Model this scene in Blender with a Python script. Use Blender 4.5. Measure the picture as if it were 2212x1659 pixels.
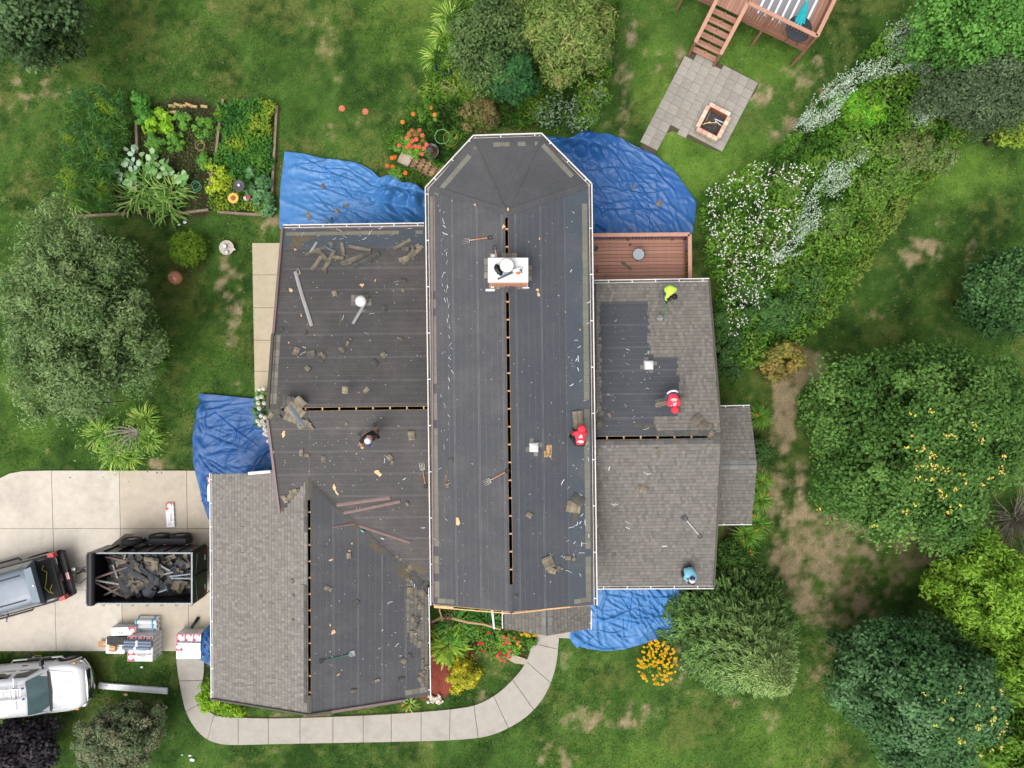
import bpy, bmesh, math, random
import numpy as np
from mathutils import Vector, Matrix, Euler

sc = bpy.context.scene
for o in list(bpy.data.objects):
    bpy.data.objects.remove(o)

# ------------------------------------------------------------------ camera
CAM_H, FOC = 30.1, 1534.0           # drone height (m); focal length in units of a 2212-wide frame
cam_d = bpy.data.cameras.new("camera")
cam_d.sensor_width = 36.0
cam_d.lens = 36.0 * FOC / 2212.0
cam_d.clip_start, cam_d.clip_end = 0.5, 3000.0
cam = bpy.data.objects.new("camera", cam_d)
cam.location = (0, 0, CAM_H)
cam.rotation_euler = (0, 0, 0)
sc.collection.objects.link(cam)
sc.camera = cam

# ------------------------------------------------------------------ overcast daylight
SUN_EL, SUN_AZ = math.radians(62), math.radians(215)   # azimuth clockwise from +Y
world = bpy.data.worlds.new("World"); sc.world = world
world.use_nodes = True
wn = world.node_tree; wn.nodes.clear()
sky = wn.nodes.new("ShaderNodeTexSky"); sky.sky_type = 'NISHITA'; sky.sun_disc = False
sky.sun_elevation = SUN_EL; sky.sun_rotation = SUN_AZ
sky.dust_density = 6.0; sky.air_density = 1.0; sky.ozone_density = 1.0
hsv = wn.nodes.new("ShaderNodeHueSaturation"); hsv.inputs["Saturation"].default_value = 0.22
bg = wn.nodes.new("ShaderNodeBackground"); bg.inputs["Strength"].default_value = 0.15
wo = wn.nodes.new("ShaderNodeOutputWorld")
wn.links.new(sky.outputs[0], hsv.inputs["Color"]); wn.links.new(hsv.outputs[0], bg.inputs["Color"])
wn.links.new(bg.outputs[0], wo.inputs["Surface"])
sun_d = bpy.data.lights.new("sun", 'SUN'); sun_d.energy = 0.9; sun_d.angle = math.radians(60)
sun_d.color = (1.0, 0.97, 0.93)
sun = bpy.data.objects.new("sun", sun_d)
sdir = Vector((math.sin(SUN_AZ) * math.cos(SUN_EL), math.cos(SUN_AZ) * math.cos(SUN_EL), math.sin(SUN_EL)))
sun.rotation_euler = (-sdir).to_track_quat('-Z', 'Y').to_euler()
sc.collection.objects.link(sun)
vs = sc.view_settings
vs.view_transform = 'Standard'; vs.look = 'None'; vs.gamma = 1.0; vs.use_curve_mapping = False
vs.exposure = 0.25
sc.cycles.use_denoising = True
sc.cycles.max_bounces = 6; sc.cycles.diffuse_bounces = 3; sc.cycles.glossy_bounces = 3
sc.cycles.transmission_bounces = 4; sc.cycles.transparent_max_bounces = 6
try:
    sc.cycles.denoising_prefilter = 'ACCURATE'; sc.cycles.denoising_input_passes = 'RGB_ALBEDO_NORMAL'
except Exception:
    pass

# ------------------------------------------------------------------ helpers
rng = np.random.default_rng(7)
random.seed(7)
COL = sc.collection

def P(x, y, h=0.0):
    """world point seen at (x, y) of the 2212 x 1659 frame when it stands h metres above the lawn"""
    k = (CAM_H - h) / FOC
    return Vector(((x - 1106.0) * k, (829.5 - y) * k, h))
def q(c, r, zx, zy):
    return (553.0 * c + zx / 4.0, 414.75 * r + zy / 4.0)
def s2l(c):
    return tuple((v / 12.92 if v <= 0.04045 else ((v + 0.055) / 1.055) ** 2.4) for v in c)
def rgb(r, g, b):
    return s2l((r / 255.0, g / 255.0, b / 255.0))

MATS = {}
def mat(name, color=(0.5, 0.5, 0.5), rough=0.7, noise=0.15, nscale=8.0, bump=0.0, bscale=40.0, metal=0.0,
        attr=None, spec=0.4, detail=6.0, coat=0.0, trans=0.0):
    """procedural principled material: colour (or the mesh's colour attribute) broken up by object-space noise"""
    if name in MATS: return MATS[name]
    m = bpy.data.materials.new(name); m.use_nodes = True; MATS[name] = m
    nt = m.node_tree; N = nt.nodes; L = nt.links
    b = N["Principled BSDF"]
    b.inputs["Roughness"].default_value = rough; b.inputs["Metallic"].default_value = metal
    b.inputs["Specular IOR Level"].default_value = spec
    if coat: b.inputs["Coat Weight"].default_value = coat
    tc = N.new("ShaderNodeTexCoord")
    nz = N.new("ShaderNodeTexNoise"); nz.inputs["Scale"].default_value = nscale; nz.inputs["Detail"].default_value = detail
    nz.inputs["Roughness"].default_value = 0.65
    L.new(tc.outputs["Object"], nz.inputs["Vector"])
    mr = N.new("ShaderNodeMapRange"); mr.inputs["From Min"].default_value = 0.25; mr.inputs["From Max"].default_value = 0.75
    mr.inputs["To Min"].default_value = 1 - noise; mr.inputs["To Max"].default_value = 1 + noise
    L.new(nz.outputs["Fac"], mr.inputs["Value"])
    mul = N.new("ShaderNodeVectorMath"); mul.operation = 'SCALE'
    if attr:
        at = N.new("ShaderNodeAttribute"); at.attribute_name = attr; L.new(at.outputs["Color"], mul.inputs[0])
    else:
        mul.inputs[0].default_value = color[:3]
    L.new(mr.outputs[0], mul.inputs["Scale"])
    L.new(mul.outputs[0], b.inputs["Base Color"])
    if bump:
        bn = N.new("ShaderNodeTexNoise"); bn.inputs["Scale"].default_value = bscale; bn.inputs["Detail"].default_value = 5
        L.new(tc.outputs["Object"], bn.inputs["Vector"])
        bp = N.new("ShaderNodeBump"); bp.inputs["Strength"].default_value = bump; bp.inputs["Distance"].default_value = 0.02
        L.new(bn.outputs["Fac"], bp.inputs["Height"]); L.new(bp.outputs[0], b.inputs["Normal"])
    if trans:
        tr = N.new("ShaderNodeBsdfTranslucent"); mx = N.new("ShaderNodeMixShader"); mx.inputs[0].default_value = trans
        L.new(mul.outputs[0], tr.inputs["Color"]); L.new(b.outputs[0], mx.inputs[1]); L.new(tr.outputs[0], mx.inputs[2])
        L.new(mx.outputs[0], N["Material Output"].inputs["Surface"])
    return m

class MB:
    """collects verts and faces (plus an optional colour per vert) and links them as ONE mesh object"""
    def __init__(s): s.v, s.f, s.c, s.mi = [], [], [], []
    def add(s, verts, faces, col=None, mi=0):
        n = len(s.v); s.v += [tuple(p) for p in verts]; s.f += [tuple(i + n for i in f) for f in faces]
        s.c += [col or (1, 1, 1)] * len(verts); s.mi += [mi] * len(faces); return s
    def box(s, c, size, rz=0.0, M=None, col=None, mi=0, taper=1.0):
        x, y, z = (k / 2 for k in size)
        pts = [Vector((a * x * (taper if k > 0 else 1), b * y * (taper if k > 0 else 1), k * z)) for k in (-1, 1) for a, b in ((-1, -1), (1, -1), (1, 1), (-1, 1))]
        R = M if M is not None else Matrix.Rotation(rz, 3, 'Z')
        c = Vector(c); pts = [R @ p + c for p in pts]
        return s.add(pts, [(0, 3, 2, 1), (4, 5, 6, 7), (0, 1, 5, 4), (1, 2, 6, 5), (2, 3, 7, 6), (3, 0, 4, 7)], col, mi)
    def beam(s, a, b, w, h, up=(0, 0, 1), col=None, mi=0):
        a, b = Vector(a), Vector(b); d = (b - a); L = d.length or 1e-6; x = d / L
        up = Vector(up); y = up.cross(x)
        if y.length < 1e-4: y = Vector((0, 1, 0)).cross(x)
        y.normalize(); z = x.cross(y)
        M = Matrix((x, y, z)).transposed()
        return s.box((a + b) / 2, (L, w, h), M=M, col=col, mi=mi)
    def prism(s, poly, z0, z1, col=None, mi=0):
        n = len(poly)
        a = sum(poly[i][0] * poly[(i + 1) % n][1] - poly[(i + 1) % n][0] * poly[i][1] for i in range(n))
        if a < 0: poly = list(reversed(poly))
        v = [(p[0], p[1], z0) for p in poly] + [(p[0], p[1], z1) for p in poly]
        return s.add(v, [tuple(range(n - 1, -1, -1)), tuple(range(n, 2 * n))] + [(i, (i + 1) % n, n + (i + 1) % n, n + i) for i in range(n)], col, mi)
    def tube(s, pts, r, n=8, col=None, mi=0, caps=True):
        pts = [Vector(p) for p in pts]; m = len(pts)
        rr = r if hasattr(r, '__len__') else [r] * m
        vs_, fs = [], []
        prev = None
        for i, p in enumerate(pts):
            d = (pts[min(i + 1, m - 1)] - pts[max(i - 1, 0)]).normalized()
            u = Vector((0, 0, 1)).cross(d) if prev is None else prev - d * prev.dot(d)
            if u.length < 1e-3: u = Vector((1, 0, 0)) - d * d.x
            u.normalize(); prev = u; w = d.cross(u)
            for k in range(n):
                a = 2 * math.pi * k / n
                vs_.append(p + (u * math.cos(a) + w * math.sin(a)) * rr[i])
        for i in range(m - 1):
            for k in range(n):
                fs.append((i * n + k, i * n + (k + 1) % n, (i + 1) * n + (k + 1) % n, (i + 1) * n + k))
        if caps: fs += [tuple(range(n - 1, -1, -1)), tuple((m - 1) * n + k for k in range(n))]
        return s.add(vs_, fs, col, mi)
    def lathe(s, prof, c=(0, 0, 0), n=20, col=None, mi=0, M=None, caps=True):
        c = Vector(c); R = M if M is not None else Matrix.Identity(3)
        vs_, fs = [], []
        for r, z in prof:
            for k in range(n):
                a = 2 * math.pi * k / n
                vs_.append(R @ Vector((r * math.cos(a), r * math.sin(a), z)) + c)
        m = len(prof)
        for i in range(m - 1):
            for k in range(n):
                fs.append((i * n + k, i * n + (k + 1) % n, (i + 1) * n + (k + 1) % n, (i + 1) * n + k))
        if caps and prof[0][0] > 1e-5: fs.append(tuple(range(n - 1, -1, -1)))
        if caps and prof[-1][0] > 1e-5: fs.append(tuple((m - 1) * n + k for k in range(n)))
        return s.add(vs_, fs, col, mi)
    def grid(s, pts, col=None, mi=0, close=False):
        """pts: rows of equal length"""
        m, n = len(pts), len(pts[0])
        v = [p for r in pts for p in r]; f = []
        for i in range(m - 1):
            for k in range(n - (0 if close else 1)):
                f.append((i * n + k, i * n + (k + 1) % n, (i + 1) * n + (k + 1) % n, (i + 1) * n + k))
        return s.add(v, f, col, mi)
    def mesh(s, name, usecol=False):
        me = bpy.data.meshes.new(name); me.from_pydata(s.v, [], s.f); me.update()
        if usecol:
            ca = me.color_attributes.new("Col", 'FLOAT_COLOR', 'POINT')
            a = np.ones((len(s.v), 4), np.float32); a[:, :3] = np.array(s.c); ca.data.foreach_set("color", a.ravel())
        if any(s.mi): me.polygons.foreach_set("material_index", s.mi)
        return me
    def build(s, name, m, parent=None, smooth=False, usecol=False, loc=None):
        me = s.mesh(name, usecol)
        for mm in (m if isinstance(m, (list, tuple)) else [m]): me.materials.append(mm)
        if smooth: me.polygons.foreach_set("use_smooth", [True] * len(me.polygons))
        if loc is not None:
            me.transform(Matrix.Translation(-Vector(loc)))
        o = bpy.data.objects.new(name, me); COL.objects.link(o)
        if loc is not None: o.location = loc
        if parent is not None: o.parent = parent
        return o

def obj(name, me, parent=None, loc=(0, 0, 0), rot=(0, 0, 0)):
    o = bpy.data.objects.new(name, me); COL.objects.link(o); o.location = loc; o.rotation_euler = rot
    if parent is not None: o.parent = parent
    return o
def tag(o, label=None, cat=None, group=None, kind=None):
    if label: o["label"] = label
    if cat: o["category"] = cat
    if group: o["group"] = group
    if kind: o["kind"] = kind
    return o
def thing(name, label, cat, loc=(0, 0, 0), rz=0.0, group=None):
    o = bpy.data.objects.new(name, None); COL.objects.link(o)
    o.empty_display_size = 0.2
    o.location = loc; o.rotation_euler = (0, 0, rz)
    return tag(o, label, cat, group)
def copy_tree(o, parent=None):
    c = o.copy(); COL.objects.link(c); c.parent = parent
    for ch in o.children: copy_tree(ch, c)
    return c
def fast_mesh(name, verts, faces_n, nper, cols=None, material=None, uv=None):
    """verts (N,3); N/nper polygons of nper verts each"""
    me = bpy.data.meshes.new(name); n = len(verts)
    me.vertices.add(n); me.vertices.foreach_set("co", np.asarray(verts, np.float32).ravel())
    me.loops.add(n); me.loops.foreach_set("vertex_index", np.arange(n, dtype=np.int32))
    k = n // nper
    me.polygons.add(k); me.polygons.foreach_set("loop_start", np.arange(0, n, nper, dtype=np.int32))
    try: me.polygons.foreach_set("loop_total", np.full(k, nper, np.int32))
    except Exception: pass
    if cols is not None:
        ca = me.color_attributes.new("Col", 'FLOAT_COLOR', 'POINT')
        a = np.ones((n, 4), np.float32); a[:, :3] = cols; ca.data.foreach_set("color", a.ravel())
    me.update(calc_edges=True); me.validate()
    if material: me.materials.append(material)
    return me
def smooth_noise(x, y, seed=0, octaves=4, base=1.0):
    """value noise in numpy, about 0..1"""
    r = np.random.default_rng(seed); T = r.random((256, 256)); out = np.zeros_like(x, dtype=float); amp, tot = 1.0, 0.0
    f = base
    for o in range(octaves):
        X, Y = x * f + 17.3 * o, y * f + 9.1 * o
        xi, yi = np.floor(X).astype(int), np.floor(Y).astype(int); fx, fy = X - xi, Y - yi
        fx, fy = fx * fx * (3 - 2 * fx), fy * fy * (3 - 2 * fy)
        g = lambda i, j: T[i % 256, j % 256]
        out += amp * ((g(xi, yi) * (1 - fx) + g(xi + 1, yi) * fx) * (1 - fy) + (g(xi, yi + 1) * (1 - fx) + g(xi + 1, yi + 1) * fx) * fy)
        tot += amp; amp *= 0.55; f *= 2.03
    return out / tot
def inpoly(px, py, poly):
    px, py = np.asarray(px, float), np.asarray(py, float)
    res = np.zeros(px.shape, bool); n = len(poly)
    for i in range(n):
        x1, y1 = poly[i][0], poly[i][1]; x2, y2 = poly[(i + 1) % n][0], poly[(i + 1) % n][1]
        c = ((y1 > py) != (y2 > py)) & (px < (x2 - x1) * (py - y1) / ((y2 - y1) or 1e-9) + x1)
        res ^= c
    return res
def clip_half(poly, a, b, c):
    """keep a*x+b*y<=c"""
    out = []; n = len(poly)
    for i in range(n):
        p, r = poly[i], poly[(i + 1) % n]
        dp, dr = a * p[0] + b * p[1] - c, a * r[0] + b * r[1] - c
        if dp <= 0: out.append(p)
        if dp * dr < 0:
            t = dp / (dp - dr); out.append((p[0] + (r[0] - p[0]) * t, p[1] + (r[1] - p[1]) * t))
    return out
def resample(poly, n, closed=True):
    pts = [Vector(p[:2]) for p in poly]
    if closed: pts.append(pts[0])
    L = [0.0]
    for a, b in zip(pts, pts[1:]): L.append(L[-1] + (b - a).length)
    out = []; j = 0
    for i in range(n):
        t = L[-1] * i / (n if closed else n - 1)
        while j < len(L) - 2 and L[j + 1] < t: j += 1
        k = (t - L[j]) / max(L[j + 1] - L[j], 1e-9)
        out.append(pts[j].lerp(pts[j + 1], min(max(k, 0), 1)))
    return out

# common materials
M_WHITE = mat("white_paint", (0.78, 0.78, 0.78), 0.4, 0.06, 6)
M_CHALK = mat("white_plastic", (0.74, 0.75, 0.77), 0.35, 0.05, 10)
M_BLACK = mat("black_plastic", (0.018, 0.018, 0.02), 0.45, 0.2, 10)
M_RUBBER = mat("black_rubber", (0.02, 0.02, 0.021), 0.8, 0.25, 30)
M_STEEL = mat("bare_steel", (0.42, 0.43, 0.44), 0.38, 0.15, 20, metal=0.9)
M_DARKSTEEL = mat("dark_steel", (0.06, 0.06, 0.065), 0.45, 0.25, 18, metal=0.6)
M_WOODPALE = mat("fresh_pine", rgb(222, 184, 140), 0.75, 0.18, 6, 0.2, 30)
M_GREYBARK = mat("grey_dead_wood", rgb(150, 142, 132), .9, .25, 14, .3, 40)
M_ASHWOOD = mat("ash_handle", rgb(190, 150, 110), 0.6, 0.2, 12)
# ------------------------------------------------------------------ lawn
def lin(c): return np.array(rgb(*c))
def vmask(X, Y, blobs):
    """soft ellipses given in frame coordinates at lawn level"""
    k = CAM_H / FOC; m = np.zeros_like(X)
    for b in blobs:
        x, y, rx, ry, s = b
        cx, cy = (x - 1106) * k, (829.5 - y) * k
        d = ((X - cx) / (rx * k)) ** 2 + ((Y - cy) / (ry * k)) ** 2
        m = np.maximum(m, s * np.clip(1.6 - d, 0, 1))
    return m
BARE = [(1730, 790, 50, 45, 1.25), (1700, 850, 32, 70, 1.2), (1690, 930, 30, 80, 1.1), (1660, 1000, 30, 60, .55), (1700, 1080, 50, 110, 1.1), (1790, 1190, 125, 85, 1.3),
        (1710, 1200, 45, 130, 1.25), (1780, 1290, 110, 80, 1.15), (1940, 1190, 110, 45, 1.2), (1850, 1240, 110, 90, 1.05), (1760, 1390, 60, 90, .7), (1850, 1330, 70, 50, .8),
        (1990, 1240, 60, 60, .6), (1330, 1545, 100, 34, .95), (1250, 1560, 50, 26, .8), (1210, 1630, 55, 40, .85), (1440, 1590, 60, 30, .4), (590, 488, 26, 26, 1.0), (640, 480, 30, 14, .8),
        (497, 640, 34, 110, .75), (520, 850, 40, 90, .5), (590, 830, 20, 60, .4), (1465, 110, 14, 50, 1.0), (1350, 150, 26, 70, .85), (1355, 60, 22, 50, .75), (1330, 240, 40, 50, .8), (1410, 130, 26, 34, .8),
        (1330, 290, 30, 30, .6), (1640, 200, 30, 40, .9), (1690, 240, 60, 60, .6), (1750, 170, 70, 60, .6), (1800, 230, 60, 50, .65), (1680, 330, 50, 50, .7),
        (1725, 280, 30, 30, .7), (1990, 545, 60, 40, .95), (2060, 480, 60, 40, .5), (1940, 620, 60, 50, .5), (1890, 680, 40, 30, .6), (2110, 560, 30, 60, .8), (2060, 700, 40, 50, .6), (1830, 640, 20, 60, .7),
        (1100, 1480, 60, 40, .8), (1070, 1510, 60, 24, .8), (1040, 1440, 30, 40, .5), (330, 1500, 40, 60, .7), (350, 1570, 30, 50, .8), (300, 1455, 60, 14, .7), (1465, 1420, 50, 60, .9), (1490, 1460, 40, 50, .7),
        (1420, 1370, 70, 24, .6), (1225, 1400, 14, 90, .7), (1180, 1530, 14, 60, .5), (700, 80, 60, 60, .3), (790, 250, 160, 110, .34), (680, 380, 120, 60, .4), (640, 300, 80, 90, .36),
        (840, 330, 60, 80, .45), (30, 620, 60, 60, .4), (60, 420, 90, 60, .35), (120, 190, 40, 30, .7), (25, 205, 40, 40, .8), (110, 970, 60, 30, .4), (370, 1000, 60, 20, .7), (1560, 1560, 60, 60, .4), (1690, 1570, 60, 60, .4),
        (1800, 1600, 80, 60, .5), (1890, 1120, 40, 30, .3), (1000, 1546, 120, 10, .8), (820, 1560, 60, 10, .8), (540, 1560, 80, 10, .7), (620, 1615, 40, 14, .6), (900, 1612, 70, 10, .6), (640, 1548, 90, 8, .9), (1190, 1600, 30, 20, .3), (255, 1410, 60, 7, .8), (60, 1412, 60, 7, .7)]
SOIL_AND_SHADE = [(340, 320, 60, 90, 1), (400, 270, 90, 60, 1), (420, 360, 50, 110, 1), (330, 420, 120, 46, 1), (530, 340, 70, 120, .7), (430, 430, 30, 40, 1), (230, 350, 70, 110, .5), (1010, 170, 90, 90, .6), (1130, 220, 110, 60, .6), (950, 270, 60, 50, .6),  # bed soil; blobs under the trees put their shade into the lawn colour
            (1180, 100, 150, 100, .6), (1590, 1180, 30, 80, .7), (1660, 760, 50, 50, .7), (1900, 260, 110, 100, .6), (2120, 100, 130, 160, .6), (2140, 1340, 110, 200, .7), (990, 1370, 80, 45, .8), (1100, 1390, 60, 35, .6), (405, 560, 46, 36, .5), (1420, 1430, 34, 40, .5)]
LUSH = [(1480, 260, 60, 130, .95), (1420, 180, 60, 90, .6), (1600, 360, 100, 60, .9), (1500, 380, 130, 60, .8), (1560, 160, 100, 60, .6), (1660, 120, 80, 60, .55), (2050, 380, 120, 60, .75), (1830, 1240, 60, 60, .5), (1960, 1200, 80, 60, .6),
        (1700, 1600, 120, 60, .5), (1780, 1560, 80, 60, .4), (1320, 1640, 160, 40, .4), (900, 60, 120, 80, .5), (60, 820, 60, 160, .4)]
VIOLET = [(0, 0, 10, 10, 0)]
LIVE_MULCH = [(905, 1322), (945, 1345), (955, 1380), (975, 1398), (1000, 1400), (1025, 1412), (1005, 1440), (980, 1470), (980, 1495), (960, 1508), (905, 1512)]
def lawn_color(X, Y):
    n1 = smooth_noise(X + 300, Y + 300, 1, 3, 0.22); n2 = smooth_noise(X + 300, Y + 300, 2, 4, 0.9); n3 = smooth_noise(X + 300, Y + 300, 3, 3, 3.2)
    n4 = smooth_noise(X + 300, Y + 300, 4, 3, 0.5)
    L3 = lambda a, b, t: a + (b - a) * t[..., None]
    t = np.clip((n1 * .5 + n2 * .8 + n3 * .45 - .55) / .55, 0, 1)
    C = L3(lin((42, 68, 25)), lin((76, 108, 44)), t)
    C = L3(C, lin((110, 114, 60)), np.clip((n4 * .7 + n3 * .5 - .62) * 2.4, 0, .5))
    lush = vmask(X, Y, LUSH); C = L3(C, L3(lin((70, 106, 36)), lin((112, 144, 58)), np.clip(n2 * .7 + n3 * .6 - .1, 0, 1)), np.clip(lush * (.35 + n2), 0, .85))
    soil = vmask(X, Y, SOIL_AND_SHADE); C = L3(C, lin((60, 52, 40)) * (.7 + .6 * n3[..., None]), np.clip(soil * 1.5 + n3 - .85, 0, .95))  # bed soil plus the painted shade under the trees
    bare = vmask(X, Y, BARE); n5 = smooth_noise(X + 300, Y + 300, 8, 4, 1.7); tb = np.clip((np.minimum(bare, 1.3) * .70 + n5 * 1.1 + n3 * .8 + n2 * .35 - 1.66) * 2.4, 0, 1) * np.clip(bare * 6, 0, 1)
    tan = L3(lin((120, 106, 76)), lin((166, 148, 120)), np.clip(n3 * 1.3 - .15, 0, 1))
    C = L3(C, tan, tb * .9)
    tg = np.clip((n2 * .6 + n3 * .8 - .98) * 4.5, 0, 1) * np.clip(n4 * 3 - .9, 0, 1)
    C = L3(C, lin((152, 130, 92)), tg * .55)
    k = CAM_H / FOC
    mp = [((x - 1106) * k, (829.5 - y) * k) for x, y in LIVE_MULCH]
    im = inpoly(X + (n3 - .5) * .25, Y + (n2 - .5) * .25, mp)
    C[im] = (lin((128, 66, 54)) * (.55 + .9 * n3[..., None]))[im]
    return C, tb, im
gx = np.concatenate([[-900, -300, -90, -45, -31], np.arange(-27, 27.01, 0.1), [31, 45, 90, 300, 900]])
gy = np.concatenate([[-900, -300, -90, -45, -27], np.arange(-21, 21.01, 0.1), [27, 45, 90, 300, 900]])
GX, GY = np.meshgrid(gx, gy)
GC, GB, GMUL = lawn_color(GX, GY)
GC[(np.abs(GX) > 28) | (np.abs(GY) > 22)] = GC.reshape(-1, 3).mean(0)
GZ = (smooth_noise(GX + 99, GY + 99, 11, 3, 0.5) - .5) * .05 * np.exp(-((np.maximum(np.abs(GX) - 25, 0)) / 9) ** 2) - 0.03
me = bpy.data.meshes.new("lawn"); nx, ny = len(gx), len(gy)
me.vertices.add(nx * ny); me.vertices.foreach_set("co", np.stack([GX, GY, GZ], -1).astype(np.float32).ravel())
ii = (np.arange(ny - 1)[:, None] * nx + np.arange(nx - 1)[None]).ravel()
fa = np.stack([ii, ii + 1, ii + nx + 1, ii + nx], -1).astype(np.int32)
me.loops.add(fa.size); me.loops.foreach_set("vertex_index", fa.ravel())
me.polygons.add(len(fa)); me.polygons.foreach_set("loop_start", np.arange(0, fa.size, 4, dtype=np.int32))
ca = me.color_attributes.new("Col", 'FLOAT_COLOR', 'POINT'); a4 = np.ones((nx * ny, 4), np.float32); a4[:, :3] = GC.reshape(-1, 3); ca.data.foreach_set("color", a4.ravel())
me.update(calc_edges=True)
me.polygons.foreach_set("use_smooth", [True] * len(me.polygons))
M_LAWN = mat("lawn_soil_and_grass", attr="Col", rough=0.95, noise=0.5, nscale=22, detail=9, bump=0.6, bscale=30, spec=0.15)
me.materials.append(M_LAWN)
tag(obj("lawn", me), "patchy green lawn with bare tan spots round the house", kind="structure")

# ------------------------------------------------------------------ concrete
def concrete_mat(name, base, stain):
    m = mat(name, base, 0.85, 0.10, 3.0, 0.15, 60, spec=0.25)
    nt = m.node_tree; N, L = nt.nodes, nt.links
    b = N["Principled BSDF"]; src = b.inputs["Base Color"].links[0].from_socket
    tc = N.new("ShaderNodeTexCoord"); n = N.new("ShaderNodeTexNoise"); n.inputs["Scale"].default_value = 0.55; n.inputs["Detail"].default_value = 8; n.inputs["Roughness"].default_value = .7
    L.new(tc.outputs["Object"], n.inputs["Vector"])
    mr = N.new("ShaderNodeMapRange"); mr.inputs["From Min"].default_value = .52; mr.inputs["From Max"].default_value = .75; mr.inputs["To Max"].default_value = .65
    L.new(n.outputs["Fac"], mr.inputs["Value"])
    mx = N.new("ShaderNodeMix"); mx.data_type = 'RGBA'; L.new(mr.outputs[0], mx.inputs["Factor"]); L.new(src, mx.inputs["A"]); mx.inputs["B"].default_value = (*stain, 1)
    L.new(mx.outputs["Result"], b.inputs["Base Color"])
    return m
M_DRIVE = concrete_mat("driveway_concrete", rgb(206, 197, 184), rgb(164, 156, 146))
M_DRIVE2 = concrete_mat("driveway_concrete_apron", rgb(194, 182, 165), rgb(162, 151, 137))
M_WALK = concrete_mat("walk_concrete", rgb(176, 169, 160), rgb(138, 134, 127))
M_SIDE = concrete_mat("side_walk_concrete", rgb(188, 175, 150), rgb(158, 146, 124))
M_JOINT = mat("joint_soil", rgb(84, 76, 60), 0.95, 0.3, 14)
def shrink(poly, d):
    """pull every corner of a convex quad towards its centre by about d metres"""
    c = sum((Vector(p[:2]) for p in poly), Vector((0, 0))) / len(poly); out = []
    for p in poly:
        w = Vector(p[:2]) - c; out.append(c + w * (1 - d * 1.3 / max(w.length, 0.1)))
    return out
def slab(parent, vpoly, m, top=0.045, gap=0.01, name="slab"):
    b = MB(); pts = shrink([P(x, y, 0)[:2] for x, y in vpoly], gap); dz = random.uniform(-.004, .004)
    b.prism(pts, -0.06, top + dz); return b.build(name, m, parent)
drive = tag(thing("driveway", "pale concrete driveway in large square slabs in front of the garage", None), kind="structure")
jb = MB(); jb.prism([P(x, y)[:2] for x, y in [(-60, 1045), (0, 1034), (50, 1019), (478, 1019), (478, 1403), (-60, 1403)]], -0.05, 0.022); jb.build("joint_bed", M_JOINT, drive)
xt, xb = [-75, 112.5, 258.5, 404, 480], [-62, 123, 266.5, 409.5, 480]; ys = [1016, 1141.5, 1274, 1406]
def dx(i, y): return xt[i] + (xb[i] - xt[i]) * (y - 1016) / 390.0
for r in range(3):
    for c in range(4):
        y0, y1 = ys[r], ys[r + 1]
        po = [(dx(c, y0), y0), (dx(c + 1, y0), y0), (dx(c + 1, y1), y1), (dx(c, y1), y1)]
        if r == 0 and c == 0: po = [(-75, 1062), (-30, 1045), (0, 1033), (22, 1022), (50, 1017), (112.5, 1016), (dx(1, y1), y1), (dx(0, y1), y1)]
        slab(drive, po, M_DRIVE2 if c >= 2 else M_DRIVE)
for c in range(4):   # continues out of view to the street
    pass
sw = tag(thing("side_path", "narrow sandy concrete path beside the garage wing", None), kind="structure")
ysw = [525, 594, 665, 735, 802, 870, 940, 1012]
for a, b_ in zip(ysw, ysw[1:]):
    e = lambda y: 545 + (y - 525) * 0.018
    slab(sw, [(e(a), a), (622, a), (622, b_), (e(b_), b_)], M_SIDE)
fw = tag(thing("front_walk", "curving pale concrete front walk round the garage to the porch", None), kind="structure")
WO = [(381, 1412), (385, 1450), (392, 1490), (401, 1530), (416, 1562), (440, 1590), (470, 1604), (510, 1608), (600, 1606), (760, 1603), (900, 1600), (1000, 1596), (1060, 1587), (1110, 1565), (1150, 1535), (1180, 1495), (1200, 1440), (1208, 1370)]
WI = [(441, 1412), (441, 1450), (436, 1486), (438, 1512), (444, 1530), (458, 1540), (476, 1546), (510, 1549), (600, 1551), (760, 1546), (900, 1538), (1000, 1528), (1040, 1517), (1075, 1497), (1105, 1470), (1130, 1440), (1144, 1410), (1152, 1370)]
def lerp_path(pl, t):
    n = len(pl) - 1; i = min(int(t * n), n - 1); f = t * n - i
    return (pl[i][0] + (pl[i + 1][0] - pl[i][0]) * f, pl[i][1] + (pl[i + 1][1] - pl[i][1]) * f)
def smooth_pl(pl, k=12):
    out = []
    n = len(pl)
    for i in range(n - 1):
        p0, p1, p2, p3 = (Vector(pl[max(i - 1, 0)]), Vector(pl[i]), Vector(pl[i + 1]), Vector(pl[min(i + 2, n - 1)]))
        for j in range(k):
            t = j / k
            out.append(tuple(0.5 * ((2 * p1) + (p2 - p0) * t + (2 * p0 - 5 * p1 + 4 * p2 - p3) * t * t + (3 * p1 - p0 - 3 * p2 + p3) * t ** 3)))
    out.append(tuple(pl[-1])); return out
WOs, WIs = smooth_pl(WO), smooth_pl(WI)
n_ = len(WOs); mid = [((a[0] + b[0]) / 2, (a[1] + b[1]) / 2) for a, b in zip(WOs, WIs)]
acc = [0]
for a, b in zip(mid, mid[1:]): acc.append(acc[-1] + math.dist(a, b))
brk = [0]; step = 57.0
for i in range(n_):
    if acc[i] - acc[brk[-1]] >= step: brk.append(i)
if acc[-1] - acc[brk[-1]] > 25: brk.append(n_ - 1)
else: brk[-1] = n_ - 1
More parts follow.
